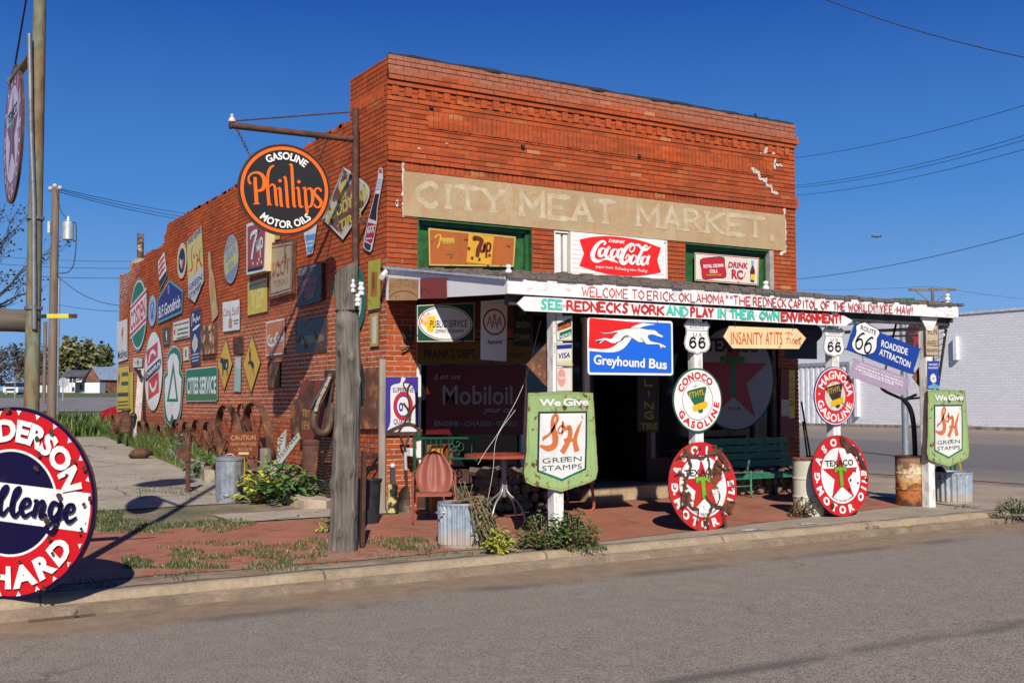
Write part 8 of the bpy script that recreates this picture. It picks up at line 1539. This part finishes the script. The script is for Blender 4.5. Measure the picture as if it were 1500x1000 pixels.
mb = MB(); mb.face([(WBX, 12, 5.72), (WBX + 25, 12, 5.72), (WBX + 25, 60, 5.68), (WBX, 60, 5.68)], TAR); mb.box(WBX - .06, WBX + .2, 12, 60, 5.7, 5.82, plain((.6, .6, .62), .7)); part(mb, 'roof', t)
mb = MB(); mb.box(WBX - .35, WBX + .05, 12, 60, -.2, .03, plain((.3, .25, .2), .9, .3, 3.)); part(mb, 'plinth', t)
DW = plain((.76, .77, .78), .6, .08, 3.); mb = MB(); y0, y1 = 30.05, 35.5; i = 0
while y0 + i * .2 < y1: y = y0 + i * .2; mb.box(WBX - (.05 if i % 2 else .02), WBX, y, y + .2, -.05, 3.35, DW); i += 1
dd = part(mb, 'garage_door', t); mb = MB(); mb.box(WBX - .1, WBX, 29.85, 30.05, -.1, 3.55, plain((.32, .33, .36), .6)); mb.box(WBX - .1, WBX, 30.05, 35.6, 3.35, 3.55, plain((.32, .33, .36), .6)); part(mb, 'frame', dd)
for (u, v0, v1) in ((1401, 493, 527), (1256, 547, 610)): a = at(u, v1, x=WBX - .1); b_ = at(u, v0, x=WBX - .1); mb = MB(); mb.box(WBX - .22, WBX, a.y - .1, a.y + .1, a.z, b_.z, DW); part(mb, 'downpipe', t)
# street-name post, far pole, bird
p = at(1327, 668, z=-.12); t = thing('street_sign', p, 'galvanised post with a green THIRD ST name plate rising behind the porch roof', 'street sign'); m_ = mpx(p); mb = MB(); ztop = at(1327, 452, x=p.x).z; mb.tube([p, (p.x, p.y, at(1327, 455, y=p.y).z)], 5 * m_, metal((.36, .4, .44), .5, 6), 10); part(mb, 'post', t)
s = Sign(FRONT(p.y - .1), .02); q = s.P([(1308, 448), (1339, 449), (1339, 435), (1308, 441)]); zq = s.p.uv(1308, 441)[1]; q = [(q[0][0], zq - .2), (q[1][0], zq - .2 + .03), (q[1][0], zq + .12), (q[0][0], zq + .08)]; s.plate(q, C((.01, .16, .09), .005), C('grey')); s.text('THIRD', (q[0][0] + .08, q[0][1] + .06), (q[0][0] + .42, q[0][1] + .08), .15, C('white')); s.text('ST', (q[1][0] - .14, q[0][1] + .15), (q[1][0] - .05, q[0][1] + .155), .07, C('white')); part(s, 'name_plate', t)
PW_ = wood((.2, .15, .11), (.07, .05, .04), 2, 3, .4); BW2 = plain((.03, .028, .03), .7)
def upole(u, vt, vb, d, r, lab, arm=None, base=None):
    top = atd(u, vt, d); b_ = V((top.x, top.y, base if base is not None else g(top.x, top.y))); t = thing('utility_pole', b_, lab, 'utility pole'); mb = MB(); mb.tube([b_ - UP * .2, top], [r, r * .75], PW_, 10); part(mb, 'pole', t); return t, top, b_
t, top, b_ = upole(1366, 421, 600, 78, .15, 'distant wooden pole with a crossarm above the right end of the porch roof', base=-.1); mb = MB(); mb.beam(top - RGT * 1.7 - UP * .15, top + RGT * 1.7 - UP * .15, .14, .18, PW_); part(mb, 'crossarm', t)
for sx in (-1, 1): mb = MB(); mb.beam(top + RGT * sx * 1.2 - UP * .25, top - UP * 1.2, .06, .06, PW_); part(mb, 'brace', t)
FARPOLE = top
# left transformer pole
t, top, b_ = upole(81.5, 274, 606, 30, .135, 'wooden utility pole with a grey-white transformer left of the shop'); WH2 = metal((.6, .62, .62), .5, 4, .2, .03)
L = Loc(b_); tz_ = lambda v: atd(81.5, v, 30).z - b_.z
mb = MB(); c = L.p(.38, -.05, 0); mb.lathe([(0, tz_(353)), (.14, tz_(352.5)), (.15, tz_(352)), (.15, tz_(328)), (.13, tz_(326)), (0, tz_(325))], WH2, 20, (c.x, c.y, b_.z)); tr_ = part(mb, 'transformer', t); mb = MB(); mb.lathe([(.03, 0), (.045, .03), (.03, .06), (.04, .09), (.02, .13), (0, .14)], C('white'), 8, (c.x, c.y, b_.z + tz_(325))); part(mb, 'bushing', tr_)
mb = MB(); L.box(mb, -.12, -.05, -.2, -.08, tz_(343), tz_(326), WH2); part(mb, 'fuse_box', t)
for sx, v in ((-.12, 277), (.0, 273), (.14, 276)): mb = MB(); mb.blob(L.p(sx, -.05, tz_(v)), .07, C('grey'), 8, 6); part(mb, 'insulator', t)
mb = MB(); mb.tube(crm([tuple(L.p(*q)) for q in ((.5, -.1, tz_(327)), (.62, -.1, tz_(332)), (.6, -.1, tz_(380)), (.45, -.1, tz_(399)), (.1, -.1, tz_(402)))], 5), .014, BW2, 5); mb.tube(crm([tuple(L.p(*q)) for q in ((.06, -.1, tz_(280)), (.2, -.1, tz_(310)), (.38, -.05, tz_(323)))], 5), .01, BW2, 5); part(mb, 'service_cable', t)
TP = top
# thin grey mast, short poles, lamp, stop sign seen from behind
def mast(u, vt, vb, d, r, mat, lab, cat, name):
    top = atd(u, vt, d); b2 = V((top.x, top.y, g(top.x, top.y) - .1)); mb = MB(); mb.tube([b2, top], r, mat, 8); return tag(mb.build(name, loc=tuple(b2)), lab, cat), top
mast(85.5, 408, 600, 44, .085, metal((.55, .57, .6), .5, 8), 'slim pale metal mast just right of the transformer pole', 'mast', 'metal_mast'); mast(66.5, 471, 585, 75, .12, PW_, 'short far wooden pole between the two tall poles on the left', 'pole', 'wooden_pole')
o, tp = mast(55.5, 530, 578, 120, .1, PW_, 'small distant lamp pole on the left grass', 'lamp post', 'lamp_post'); mb = MB(); mb.blob(tp, .22, C('offwhite'), 8, 6); part(mb, 'lamp', o)
o, tp = mast(92.5, 552, 589, 88, .05, metal(), 'stop sign seen from its grey back on the far street', 'road sign', 'stop_sign'); mb = MB(); L = Loc(tp); mb.add([L.p(.42 * cos(pi / 8 + k * pi / 4), y, .42 * sin(pi / 8 + k * pi / 4) - .45) for y in (0, .03) for k in range(8)], [tuple(range(8)), tuple(range(15, 7, -1))] + [(k, (k + 1) % 8, 8 + (k + 1) % 8, 8 + k) for k in range(8)], metal((.5, .52, .54), .5)); part(mb, 'plate', o)
o, tp = mast(22, 562, 582, 100, .04, metal(), 'small street-side marker post left of the tall steel pole', 'post', 'marker_post')
# far houses
HD = 170.; mp = HD / FPX; SHG = plain((.09, .09, .095), .9, .2, .8); CRM = plain((.55, .54, .48), .8, .08, 1.); WHH = plain((.66, .66, .64), .8, .06, 1.); BRH = plain((.2, .085, .05), .9, .25, 2.); GLH = plain((.03, .035, .05), .2)
def hx(u): return (u - 88) * mp
o0 = atd(88, 576, HD); zv = lambda v: (576 - v) * mp
t = thing('farmhouse', o0, 'white two-storey house with a dark roof far beyond the yard', 'house'); L = Loc(o0, .0)
mb = MB(); L.box(mb, 0, hx(126), 0, 7, -1.5, zv(551), WHH); mb.add([L.p(0, 0, zv(551)), L.p(0, 7, zv(551)), L.p(0, 3.5, zv(541) + .3)], [(0, 1, 2)], WHH); part(mb, 'wall', t)
mb = MB(); mb.add([L.p(-.3, -.5, zv(551.5)), L.p(hx(135), -.5, zv(551.5)), L.p(hx(141), 3.5, zv(541)), L.p(hx(92), 3.5, zv(541)), L.p(-.3, 7.4, zv(551)), L.p(hx(141), 7.4, zv(551))], [(0, 1, 2, 3), (3, 2, 5, 4), (0, 3, 4)], SHG); part(mb, 'roof', t)
for (u0, u1, v0, v1) in ((101.5, 105.5, 552.5, 560), (106.8, 111, 552.5, 560), (105, 109, 567, 573)): mb = MB(); L.box(mb, hx(u0), hx(u1), -.06, .02, zv(v1), zv(v0), GLH); part(mb, 'window', t)
t = thing('cottage', L.p(hx(111), -2, 0), 'low cream house with a brown porch roof beside the white house', 'house'); mb = MB(); L.box(mb, hx(118), hx(137), -2.2, 3, -1, zv(560), CRM); part(mb, 'wall', t); mb = MB(); mb.add([L.p(hx(110.5), -4.5, zv(561)), L.p(hx(134), -4.5, zv(558)), L.p(hx(140), 0, zv(551)), L.p(hx(121), 0, zv(554))], [(0, 1, 2, 3)], plain((.12, .075, .06), .9)); part(mb, 'roof', t)
for u in (112, 116.5, 121): mb = MB(); mb.tube([L.p(hx(u), -4.3, -.5), L.p(hx(u), -4.3, zv(561))], .1, WHH, 6); part(mb, 'porch_post', t)
for u in (125, 131): mb = MB(); L.box(mb, hx(u), hx(u + 3), -2.26, -2.19, zv(571), zv(563), GLH); part(mb, 'window', t)
L2 = Loc(L.p(hx(137), -3, 0), .0); t = thing('brick_house', L2.o, 'brick gabled house with a pale blue metal roof next to the shop edge', 'house'); w = (171 - 137) * mp; mb = MB(); wq = (156 - 137) * mp; gz_ = zv(540)
mb.add([L2.p(0, 0, -1), L2.p(wq, 0, -1), L2.p(wq, 0, zv(556)), L2.p(wq * .45, 0, gz_), L2.p(0, 0, zv(556)), L2.p(wq, 0, -1), L2.p(wq * 2.8, 5, -1), L2.p(wq * 2.8, 5, zv(556)), L2.p(wq, 0, zv(556))], [(0, 1, 2, 3, 4), (5, 6, 7, 8)], BRH); part(mb, 'wall', t)
MR = plain((.2, .26, .36), .45, .08, 2.); mb = MB(); mb.add([L2.p(wq * .45, -.3, gz_ + .15), L2.p(wq * 1.08, -.3, zv(557)), L2.p(wq * 2.9, 4.5, zv(557)), L2.p(wq * 2.4, 4.5, gz_ + .4), L2.p(-.4, -.3, zv(557)), L2.p(wq * .4, -.3, gz_ + .15), L2.p(wq * 1.5, 9, gz_ + .3), L2.p(0, 9, zv(557))], [(0, 1, 2, 3), (4, 5, 6, 7)], MR); part(mb, 'roof', t)
mb = MB(); o1 = L.p(hx(146), -6, 0); L3 = Loc(o1); L3.box(mb, 0, (167 - 146) * mp, 0, 2.4, -.3, zv(561.5), plain((.72, .73, .74), .5, .04, 1.)); tag(mb.build('cargo_trailer', loc=tuple(o1)), 'plain white box trailer parked before the brick gabled house', 'trailer')
o1 = atd(24, 576, 165); mb = MB(); L3 = Loc(o1); L3.box(mb, 0, 13 * mp * 1.0, 0, 5, -.5, 8 * mp, CRM); L3.box(mb, 13 * mp, 42 * mp, 1, 6, -.5, 9 * mp, CRM); tag(mb.build('low_shed', loc=tuple(o1)), 'low pale shed wall behind the tall steel pole on the left', 'shed')
o1 = atd(50, 574, 185); t = thing('brown_house', o1, 'low brown-roofed house half hidden by the left poles', 'house'); L3 = Loc(o1); mb = MB(); L3.box(mb, 0, 2.6, 0, 6, -1, 1.6, CRM); part(mb, 'wall', t); mb = MB(); mb.add([L3.p(-.4, -.5, 1.5), L3.p(3., -.5, 1.5), L3.p(2.6, 3, 3.), L3.p(0, 3, 3.)], [(0, 1, 2, 3)], plain((.13, .08, .06), .9)); part(mb, 'roof', t)
# vehicles
def car(o, yaw, lab, prof, cab, wdt, paint, wr, length, suv=False):
    L = Loc(o, yaw); t = thing('parked_car', o, lab, 'car'); CG = NT('car_glass').bs(Base_Color=(.02, .025, .03), Roughness=.08); TY = plain((.015, .015, .016), .8); mb = MB()
    def ext(pr, y0, y1, mat, tuck=0): n = len(pr); A = [L.p(x, y0 + (tuck if z > pr[0][1] + .6 else 0), z) for x, z in pr]; B = [L.p(x, y1 - (tuck if z > pr[0][1] + .6 else 0), z) for x, z in pr]; mb.face(A, mat); mb.face(B[::-1], mat); mb.add(A + B, [(i, n + i, n + (i + 1) % n, (i + 1) % n) for i in range(n)], mat)
    ext(prof, 0, wdt, paint); part(mb, 'body', t, bevel=.05); mb = MB(); ext(cab, .12, wdt - .12, CG); part(mb, 'window', t); mb = MB()
    top = [p for p in cab if p[1] > max(q[1] for q in cab) - .1]; x0, x1 = min(p[0] for p in top), max(p[0] for p in top); L.box(mb, x0, x1, .1, wdt - .1, max(q[1] for q in cab) - .03, max(q[1] for q in cab) + .05, paint); part(mb, 'roof', t, bevel=.03)
    for x in (length * .19, length * .8):
        for y in (.1, wdt - .1): mb = MB(); mb.lathe([(0, -.11), (wr * .55, -.11), (wr * .6, -.1), (wr, -.09), (wr, .09), (wr * .6, .1), (0, .1)], TY, 20, L.p(x, y, wr), ax=L.f); wl_ = part(mb, 'wheel', t); mb = MB(); mb.lathe([(0, .115), (wr * .58, .112)], metal(), 16, L.p(x, y, wr), ax=-L.f if y < 1 else L.f); part(mb, 'rim', wl_)
    return t, L
rp = enamel((.3, .012, .02), .0, 5., 2, .25, .03); o = atd(147, 640, 37.); o = V((o.x, o.y, g(o.x, o.y) - .2))
t, L = car(o, -.12, 'dark red sedan whose bonnet shows past the rear corner of the shop', [(.05, .3), (4.5, .3), (4.55, .6), (4.45, .95), (3.4, 1.0), (1.25, .98), (.35, .82), (.0, .68), (-.02, .45)], [(1.2, .95), (1.95, 1.4), (3.3, 1.42), (3.9, 1.0)], 1.75, rp, .32, 4.5)
for y in (.25, 1.5): mb = MB(); mb.blob(L.p(.13, y, .68), .1, C('white', .0, rough=.1), 8, 6, sc=(.8, 1.2, .6)); part(mb, 'headlight', t)
o = atd(4.5, 579, 138.); t, L = car(o, 0, 'white pickup-like car parked far off on the left grass, facing the viewer', [(0, .35), (1.85, .35), (1.88, .75), (1.85, 1.05), (0.0, 1.05), (-.03, .75)], [(.1, 1.0), (.3, 1.62), (1.55, 1.62), (1.75, 1.0)], 4.2, plain((.68, .69, .7), .35, .03), .34, 1.85)
mb = MB(); L.box(mb, .35, 1.5, -.03, .02, .6, .85, BLK); part(mb, 'grille', t)
# trees
def leafy(mb, c, n, sx, sy, sz, size, mat, seed, blobs=9):
    r = random.Random(seed); C0 = []
    for i in range(blobs):
        a, q = r.uniform(0, 2 * pi), r.uniform(.2, .75); C0.append((V((cos(a) * q * sx, sin(a) * q * sy, r.uniform(-.6, .75) * sz)), r.uniform(.35, .6)))
    for i in range(n):
        b, k = C0[r.randrange(len(C0))]; d = V((r.gauss(0, 1), r.gauss(0, 1), r.gauss(0, 1))).normalized() * (r.random() ** .4)
        p = V(c) + b + V((d.x * sx * k, d.y * sy * k, d.z * sz * k)); x = V((r.gauss(0, 1), r.gauss(0, 1), r.gauss(0, .6))).normalized(); y = x.orthogonal().normalized(); y = (y * cos(i) + x.cross(y) * sin(i)); s = size * r.uniform(.5, 1.2)
        mb.face([p - x * s, p + y * s * .55, p + x * s, p - y * s * .55], mat[r.randrange(len(mat))] if isinstance(mat, list) else mat)
TG = 'trees behind the far houses'
def tree(u0, u1, vt, vb, d, mats, lab, n, seed, bare=False):
    m = d / FPX; c = atd((u0 + u1) / 2, vb, d); H = (vb - vt) * m; Wd = (u1 - u0) * m / 2; t = thing('leafy_tree' if not bare else 'bare_tree', c - UP * 1, lab, 'tree', TG); mb = MB(); r = random.Random(seed)
    mb.tube([c - UP * 2, c + UP * H * .3, c + UP * H * .6 + RGT * .2], [.3, .22, .1], PW_, 8); 
    for i in range(7 if not bare else 26): a = r.uniform(0, 2 * pi); h = r.uniform(.2, .6) * H; q = c + UP * h; e = q + RGT * cos(a) * Wd * .8 + FWD * sin(a) * Wd * .8 + UP * H * r.uniform(.15, .38); mb.tube([q, q.lerp(e, .5) + UP * .3, e], [.12, .07, .03], PW_, 5)
    part(mb, 'trunk', t); mb = MB(); leafy(mb, c + UP * H * .5, n, Wd * 1.15, Wd, H * .5, .6 if not bare else .35, mats, seed, 18); part(mb, 'crown', t)
F1 = [foliage((.08, .085, .03), (.13, .13, .045), 1), foliage((.13, .13, .045), (.19, .18, .075), 4)]; F2 = [foliage((.035, .06, .015), (.07, .1, .02), 2), foliage((.07, .1, .025), (.12, .14, .04), 3)]; FB = [foliage((.045, .035, .025), (.08, .06, .045), 5)]
tree(84, 112, 496, 577, 215, F1, 'light green spring tree behind the white house, left of the pair', 1500, 3); tree(108, 146, 497, 577, 225, F1, 'broad yellow-green tree behind the white house roof', 1300, 7); tree(138, 166, 503, 577, 235, F2 + FB, 'thinner brownish-green tree above the metal-roofed brick house', 1000, 9)
tree(52, 88, 520, 577, 230, F1, 'lower yellow-green tree between the left poles', 900, 12)
for i, (u0, u1, vt, lab) in enumerate(((-30, 18, 512, 'dark leafless tree at the far left edge'), (8, 46, 507, 'dark leafless tree behind the tall steel pole'), (36, 72, 506, 'dark leafless tree left of the yellow-green ones'))): tree(u0, u1, vt, 575, 210, FB, lab, 900, 20 + i, True)
# bare tree at the left edge, with dark buds
BRK = plain((.05, .042, .038), .9, .2, 9., .3); t = thing('bare_tree', atd(-60, 640, 30), 'bare budding tree whose branches reach in from the left edge', 'tree'); mb = MB(); md = MB(); rt_ = random.Random(6); segs_ = [0]
base = atd(-150, 640, 30); base.z = g(base.x, base.y)
def branch(p, d, L, r, depth):
    n = 4; pts = [p]; q = p
    for i in range(n): d = (d + V((rt_.gauss(0, .13), rt_.gauss(0, .13), rt_.gauss(.03, .1)))).normalized(); q = q + d * L / n; pts.append(q)
    mb.tube(pts, [r * (1 - .5 * i / n) for i in range(n + 1)], BRK, 5 if r > .02 else 3, False)
    if depth == 0:
        for k in range(2): md.blob(q + V((rt_.gauss(0, .04), rt_.gauss(0, .04), rt_.gauss(0, .04))), rt_.uniform(.014, .035), BRK, 4, 3)
        return
    for i in range(2 if depth > 1 else 3):
        k = rt_.randint(1, n); ax = d.orthogonal().normalized(); a = rt_.uniform(0, 2 * pi); ax = ax * cos(a) + d.cross(ax) * sin(a); branch(pts[k], (d + ax * rt_.uniform(.5, .95)).normalized(), L * rt_.uniform(.58, .8), r * .52, depth - 1)
    branch(q, d, L * .7, r * .5, depth - 1)
mb.tube([base, base + UP * 2.2 + RGT * .1], [.24, .19], BRK, 9, False); top_ = base + UP * 2.2 + RGT * .1
for (a, b_, c) in ((.75, .1, .6), (.6, -.2, .95), (.45, .4, 1.1), (.9, .1, .22), (.0, .2, 1.1)): branch(top_, (RGT * a + FWD * b_ + UP * c).normalized(), 2.05, .1, 4)
part(mb, 'branches', t); part(md, 'buds', t)
# wires: thin catenaries hung between real points
def wire(a, b, sag, r, lab, lo=0, hi=16):
    n = 16; pts = [a + (b - a) * (i / n) - UP * (sag * 4 * (i / n) * (1 - i / n)) for i in range(lo, hi + 1)]; mb = MB(); mb.tube(pts, r, BW2, 4, False); tag(mb.build('power_line', loc=tuple(a)), lab, 'power line', 'overhead wires')
WQ = [(1190, -8, 1540, 92, 22, 19, .12, .013, 'thick dark cable crossing the top right corner of the sky'), (1140, 234, 1560, 136, 60, 40, .35, .013, 'highest of the thin wires right of the shop front'), (1140, 274, 1560, 180, 60, 40, .4, .013, 'upper of the close pair of wires right of the shop'), (1140, 277, 1560, 187, 60, 40, .4, .013, 'lower of the close pair of wires right of the shop'), (1140, 288, 1560, 201, 60, 40, .4, .013, 'wire just beneath the close pair right of the shop'), (1140, 411, 1560, 325, 50, 34, .3, .013, 'lone lower wire running up to the right above the porch end'), (1100, 421, 1366, 419, 110, 78, .25, .012, 'faint level wire running to the distant crossarm pole'), (1366, 419, 1600, 444, 78, 70, .2, .012, 'faint wire running right from the distant crossarm pole'),
      (82, 275, 330, 318, 30, 60, .15, .012, 'uppermost wire from the transformer pole to the shop roofline'), (82, 277, 330, 322, 30, 60, .2, .012, 'second wire from the transformer pole behind the shop roof'), (82, 280, 330, 327, 30, 60, .2, .012, 'third wire from the transformer pole behind the shop roof'), (-40, 372, 260, 381, 60, 60, .2, .014, 'upper of the level wires left of the shop wall'), (-40, 383, 260, 391, 60, 60, .2, .016, 'middle level wire left of the shop wall'), (-40, 398, 260, 405, 60, 60, .2, .018, 'thicker level wire below the others left of the shop'), (84, 403, 174, 447, 44, 34, .25, .012, 'drooping service wire from the pale mast to the shop wall'), (86, 446, 174, 456, 44, 34, .05, .01, 'thin short wire low beside the rear corner of the shop')]
for (u0, v0, u1, v1, d0, d1, sg, r, lab) in WQ: wire(atd(u0, v0, d0), atd(u1, v1, d1), sg, r, lab, -10 if u0 == -40 else 0, 34 if u1 > 1500 else 16)
c = atd(1284, 347, 70); mb = MB(); mb.blob(c, .1, BW2, 8, 6, sc=(1.6, .6, .6))
for sx in (-1, 1): mb.add([c + RGT * .02 * sx, c + RGT * .3 * sx + UP * .12, c + RGT * .36 * sx - UP * .02, c + RGT * .08 * sx - UP * .05], [(0, 1, 2, 3)], BW2)
tag(mb.build('bird', loc=tuple(c)), 'small dark bird flying in the blue sky right of the shop', 'bird')
# ---------------------------------------------------------------- plants and grass
def blades(name, fn, n, h0, h1, mats, seed, kind='stuff', w=.0042, lean=.5):
    r = random.Random(seed); mb = MB()
    for i in range(n):
        q = fn(r)
        if q is None: continue
        x, y, k = q; z = g(x, y) - .01; h = r.uniform(h0, h1) * k; a = r.uniform(0, 2 * pi); l = h * r.uniform(.1, lean); dx, dy = cos(a) * l, sin(a) * l; ww = w * r.uniform(.7, 1.5) * (1 + h * 1.5); px, py = -sin(a) * ww, cos(a) * ww; m = mats[r.randrange(len(mats))]
        p0 = (x - px, y - py, z); p1 = (x + px, y + py, z); p2 = (x + dx * .45 + px * .8, y + dy * .45 + py * .8, z + h * .6); p3 = (x + dx * .45 - px * .8, y + dy * .45 - py * .8, z + h * .6); p4 = (x + dx, y + dy, z + h)
        mb.face([p0, p1, p2, p3], m); mb.face([p3, p2, p4], m)
    o = mb.build(name); tag(o, kind=kind); return o
GM = [foliage((.022, .045, .009), (.04, .07, .014), 6)] * 3 + [foliage((.04, .065, .013), (.07, .095, .022), 7), foliage((.16, .14, .07), (.24, .2, .11), 8)]
GM2 = [foliage((.05, .085, .018), (.085, .125, .025), 9), foliage((.08, .12, .02), (.13, .17, .04), 10)]
def patch(u0, u1, v0, v1, thr=.0, sc_=1.6, edge_=1):
    def f(r):
        u, v = r.uniform(u0, u1), r.uniform(v0, v1); p = atg(u, v); k = mnoise.noise(V((p.x * sc_, p.y * sc_, 3))) ; e = min((u - u0), (u1 - u)) / (u1 - u0) * 2 + .15; q = k + .5 * min(1, e * 2) - .35
        return (p.x, p.y, r.uniform(.5, 1.1)) if q > thr else None
    return f
def multi(ps):
    W_ = [p[0] for p in ps]
    def f(r): return r.choices(ps, W_)[0][1](r)
    return f
o = blades('grass', multi([(5, patch(118, 375, 762, 782, -.1)), (2, patch(130, 180, 748, 772, -.3)), (1.4, patch(195, 290, 715, 732, -.15)), (4, patch(180, 345, 818, 834, .05, 3.)), (7, patch(230, 480, 795, 834, .1, 2.6)), (3, patch(430, 640, 788, 808, .12, 3.)), (2, patch(560, 660, 790, 808, .15, 4)), (2.5, lambda r: (lambda x, y: (x, y, r.uniform(.3, .9)) if mnoise.noise(V((x * 2.4, y * 3, 1))) > -.05 else None)(r.uniform(-5.6, .6), r.uniform(-3.63, -3.2))), (.5, patch(820, 900, 800, 806, .1)), (.4, patch(1455, 1500, 742, 756, .05)), (.6, patch(130, 240, 700, 722, .2)), (.3, patch(1380, 1440, 738, 746, .1))]), 26000, .02, .07, GM, 1)
o = blades('weeds', lambda r: (lambda y: (r.uniform(-.05 - .95 * (1 - (y - 3.3) / 15.5) * 1.0, -.02), y, (.5 + .6 * abs(mnoise.noise(V((y * 1.1, 2, 0)))) * 2) * ss(4.6, 10, y) + .2))(r.uniform(4.6, 18.6)), 16000, .1, .38, GM2 + [GM[3]], 2, w=.009, lean=.6)
o = blades('tall_grass', lambda r: (r.uniform(-5.5, .3), r.uniform(18.2, 24), r.uniform(.5, 1.)), 9000, .25, .7, GM2 + [GM[1]], 3, w=.014)
def leaf(mb, p, d, L, w, mat, droop=.3):
    d = V(d).normalized(); s = d.cross(UP); s = s.normalized() if s.length > .01 else RGT; n = 4; A, B = [], []
    for i in range(n + 1):
        t_ = i / n; q = p + d * L * t_ - UP * droop * L * t_ * t_; ww = w * sin(pi * (t_ * .86 + .08)) ; A.append(q + s * ww + UP * ww * .35); B.append(q - s * ww + UP * ww * .35)
    C_ = [p + d * L * i / n - UP * droop * L * (i / n) ** 2 for i in range(n + 1)]
    for i in range(n): mb.face([C_[i], C_[i + 1], A[i + 1], A[i]], mat); mb.face([B[i], B[i + 1], C_[i + 1], C_[i]], mat)
def plant(name, pts, n, L0, L1, wk, mats, lab, cat, seed, h, stems=None):
    r = random.Random(seed); c = atg(*pts); R = pts and 0; t = thing(name, c, lab, cat); mb = MB(); ms = MB(); sm = mats[0]
    rx = h[1]
    for i in range(n):
        a = r.uniform(0, 2 * pi); q = rx * sqrt(r.random()); zz = h[0] * r.uniform(.15, 1.) * (1 - .55 * (q / rx) ** 2); p = c + V((q * cos(a), q * sin(a) * .8, zz)); leaf(mb, p, (cos(a) + r.gauss(0, .5), sin(a) + r.gauss(0, .5), r.uniform(-.1, .8)), r.uniform(L0, L1), r.uniform(L0, L1) * wk, mats[r.randrange(len(mats))])
        if i % 5 == 0: ms.tube([c + V((q * .3 * cos(a), q * .3 * sin(a), 0)), p], .005, stems or mats[0], 4, False)
    part(mb, 'leaves', t); part(ms, 'stems', t); return t
YG = [foliage((.3, .33, .03), (.42, .4, .05), 11), foliage((.2, .28, .03), (.32, .36, .05), 12)]; DG = [foliage((.03, .085, .02), (.06, .14, .03), 13), foliage((.06, .13, .03), (.1, .19, .045), 14)]; DRY = plain((.26, .18, .1), .9, .3, 20.)
plant('leafy_plant', (380, 735), 110, .1, .19, .32, YG, 'yellow-green broad-leaved plant right of the dustbin', 'plant', 4, (.48, .27)); plant('leafy_plant', (420, 738), 150, .1, .2, .32, DG, 'dark green broad-leaved plant before the crossing boards', 'plant', 5, (.55, .42)); plant('leafy_plant', (393, 722), 60, .1, .17, .3, DG + YG[1:], 'green broad-leaved plant rising behind the yellow-green one', 'plant', 15, (.52, .25))
plant('leafy_plant', (477, 780), 30, .05, .09, .35, YG[1:] + DG[1:], 'little green plant just left of the log foot', 'plant', 6, (.2, .09)); plant('weed_bush', (798, 803), 520, .028, .06, .42, DG + GM2 + GM2, 'green weedy bush at the foot of the first porch post, left part', 'bush', 7, (.38, .3), DRY); plant('weed_bush', (842, 802), 480, .028, .06, .42, DG + GM2 + GM2, 'green weedy bush at the foot of the first porch post, right part', 'bush', 8, (.4, .26), DRY)
plant('leafy_clump', (732, 811), 130, .035, .07, .45, YG, 'bright yellow-green leafy clump right of the corrugated planter', 'plant', 9, (.26, .15)); plant('weed_bush', (1178, 757), 160, .03, .07, .3, [GM[4], GM[3]], 'small dry weed at the foot of the cream barrel', 'bush', 10, (.26, .18), DRY); plant('weed_tuft', (1490, 752), 130, .06, .14, .12, GM, 'grassy weed tuft at the right edge beyond the kerb end', 'plant', 11, (.22, .25)); plant('leafy_plant', (292, 700), 60, .08, .16, .3, DG, 'green leafy weed right of the rusty stake', 'plant', 16, (.4, .22)); plant('leafy_plant', (268, 668), 24, .12, .22, .32, [foliage((.06, .16, .1), (.09, .2, .13), 18)], 'blue-green leaves beside the rusty stake', 'plant', 17, (.55, .14))
# dry vine spilling over the planter
r = random.Random(3); t = thing('dry_vine', BIN1 + V((0, 0, BIN1H)), 'dry brown vine with a few green leaves spilling over the front of the corrugated planter', 'vine'); mb = MB(); ml = MB()
for i in range(46):
    a = -pi / 2 + r.uniform(-.15, .95); st_ = BIN1 + V((r.uniform(-.1, .15), r.uniform(-.1, .1), BIN1H + .0)); rim = BIN1 + V((BIN1R * 1.05 * cos(a), BIN1R * 1.05 * sin(a), BIN1H + r.uniform(.0, .06))); out = BIN1 + V((BIN1R * r.uniform(1.15, 1.5) * cos(a) + r.uniform(0, .12), BIN1R * r.uniform(1.15, 1.5) * sin(a), BIN1H * r.uniform(.35, .6))); e = out + V((r.uniform(-.02, .25), r.uniform(-.12, .05), 0)); e.z = g(0, -3) + r.uniform(0, .12)
    pts = crm([tuple(st_), tuple(rim), tuple(out), tuple(e)], 5); mb.tube(pts, r.uniform(.003, .007), DRY, 4, False)
    for k in range(7): q = V(pts[r.randrange(5, len(pts))]); leaf(ml, q + V((r.gauss(0, .02), r.gauss(0, .02), r.gauss(0, .02))), (r.gauss(0, 1), r.gauss(0, 1), r.gauss(0, .5)), r.uniform(.03, .06), r.uniform(.012, .02), r.choice(DG + [GM[4], GM[4], GM2[1]]))
for i in range(26): a = r.uniform(0, 2 * pi); q = BIN1 + V((BIN1R * .8 * cos(a) * r.random(), BIN1R * .8 * sin(a) * r.random(), BIN1H * .97)); mb.tube([q, q + V((r.gauss(0, .06), r.gauss(0, .06), r.uniform(.05, .25)))], .004, DRY, 4, False)
part(mb, 'stems', t); part(ml, 'leaves', t)
mb = MB(); a = atg(98, 899); c = V((a.x, CURB_Y - .35, ROADZ + .02)); mb.tube([c + V((-.2, 0, 0)), c, c + V((.28, .01, .0))], .008, wood((.1, .06, .04)), 5); mb.tube([c + V((.12, 0, 0)), c + V((.15, .03, .03))], .012, wood((.1, .06, .04)), 5); tag(mb.build('fallen_stick', loc=tuple(c)), 'thin dark stick lying in the gutter at lower left', 'stick')
bpy.data.objects.remove(_fo)
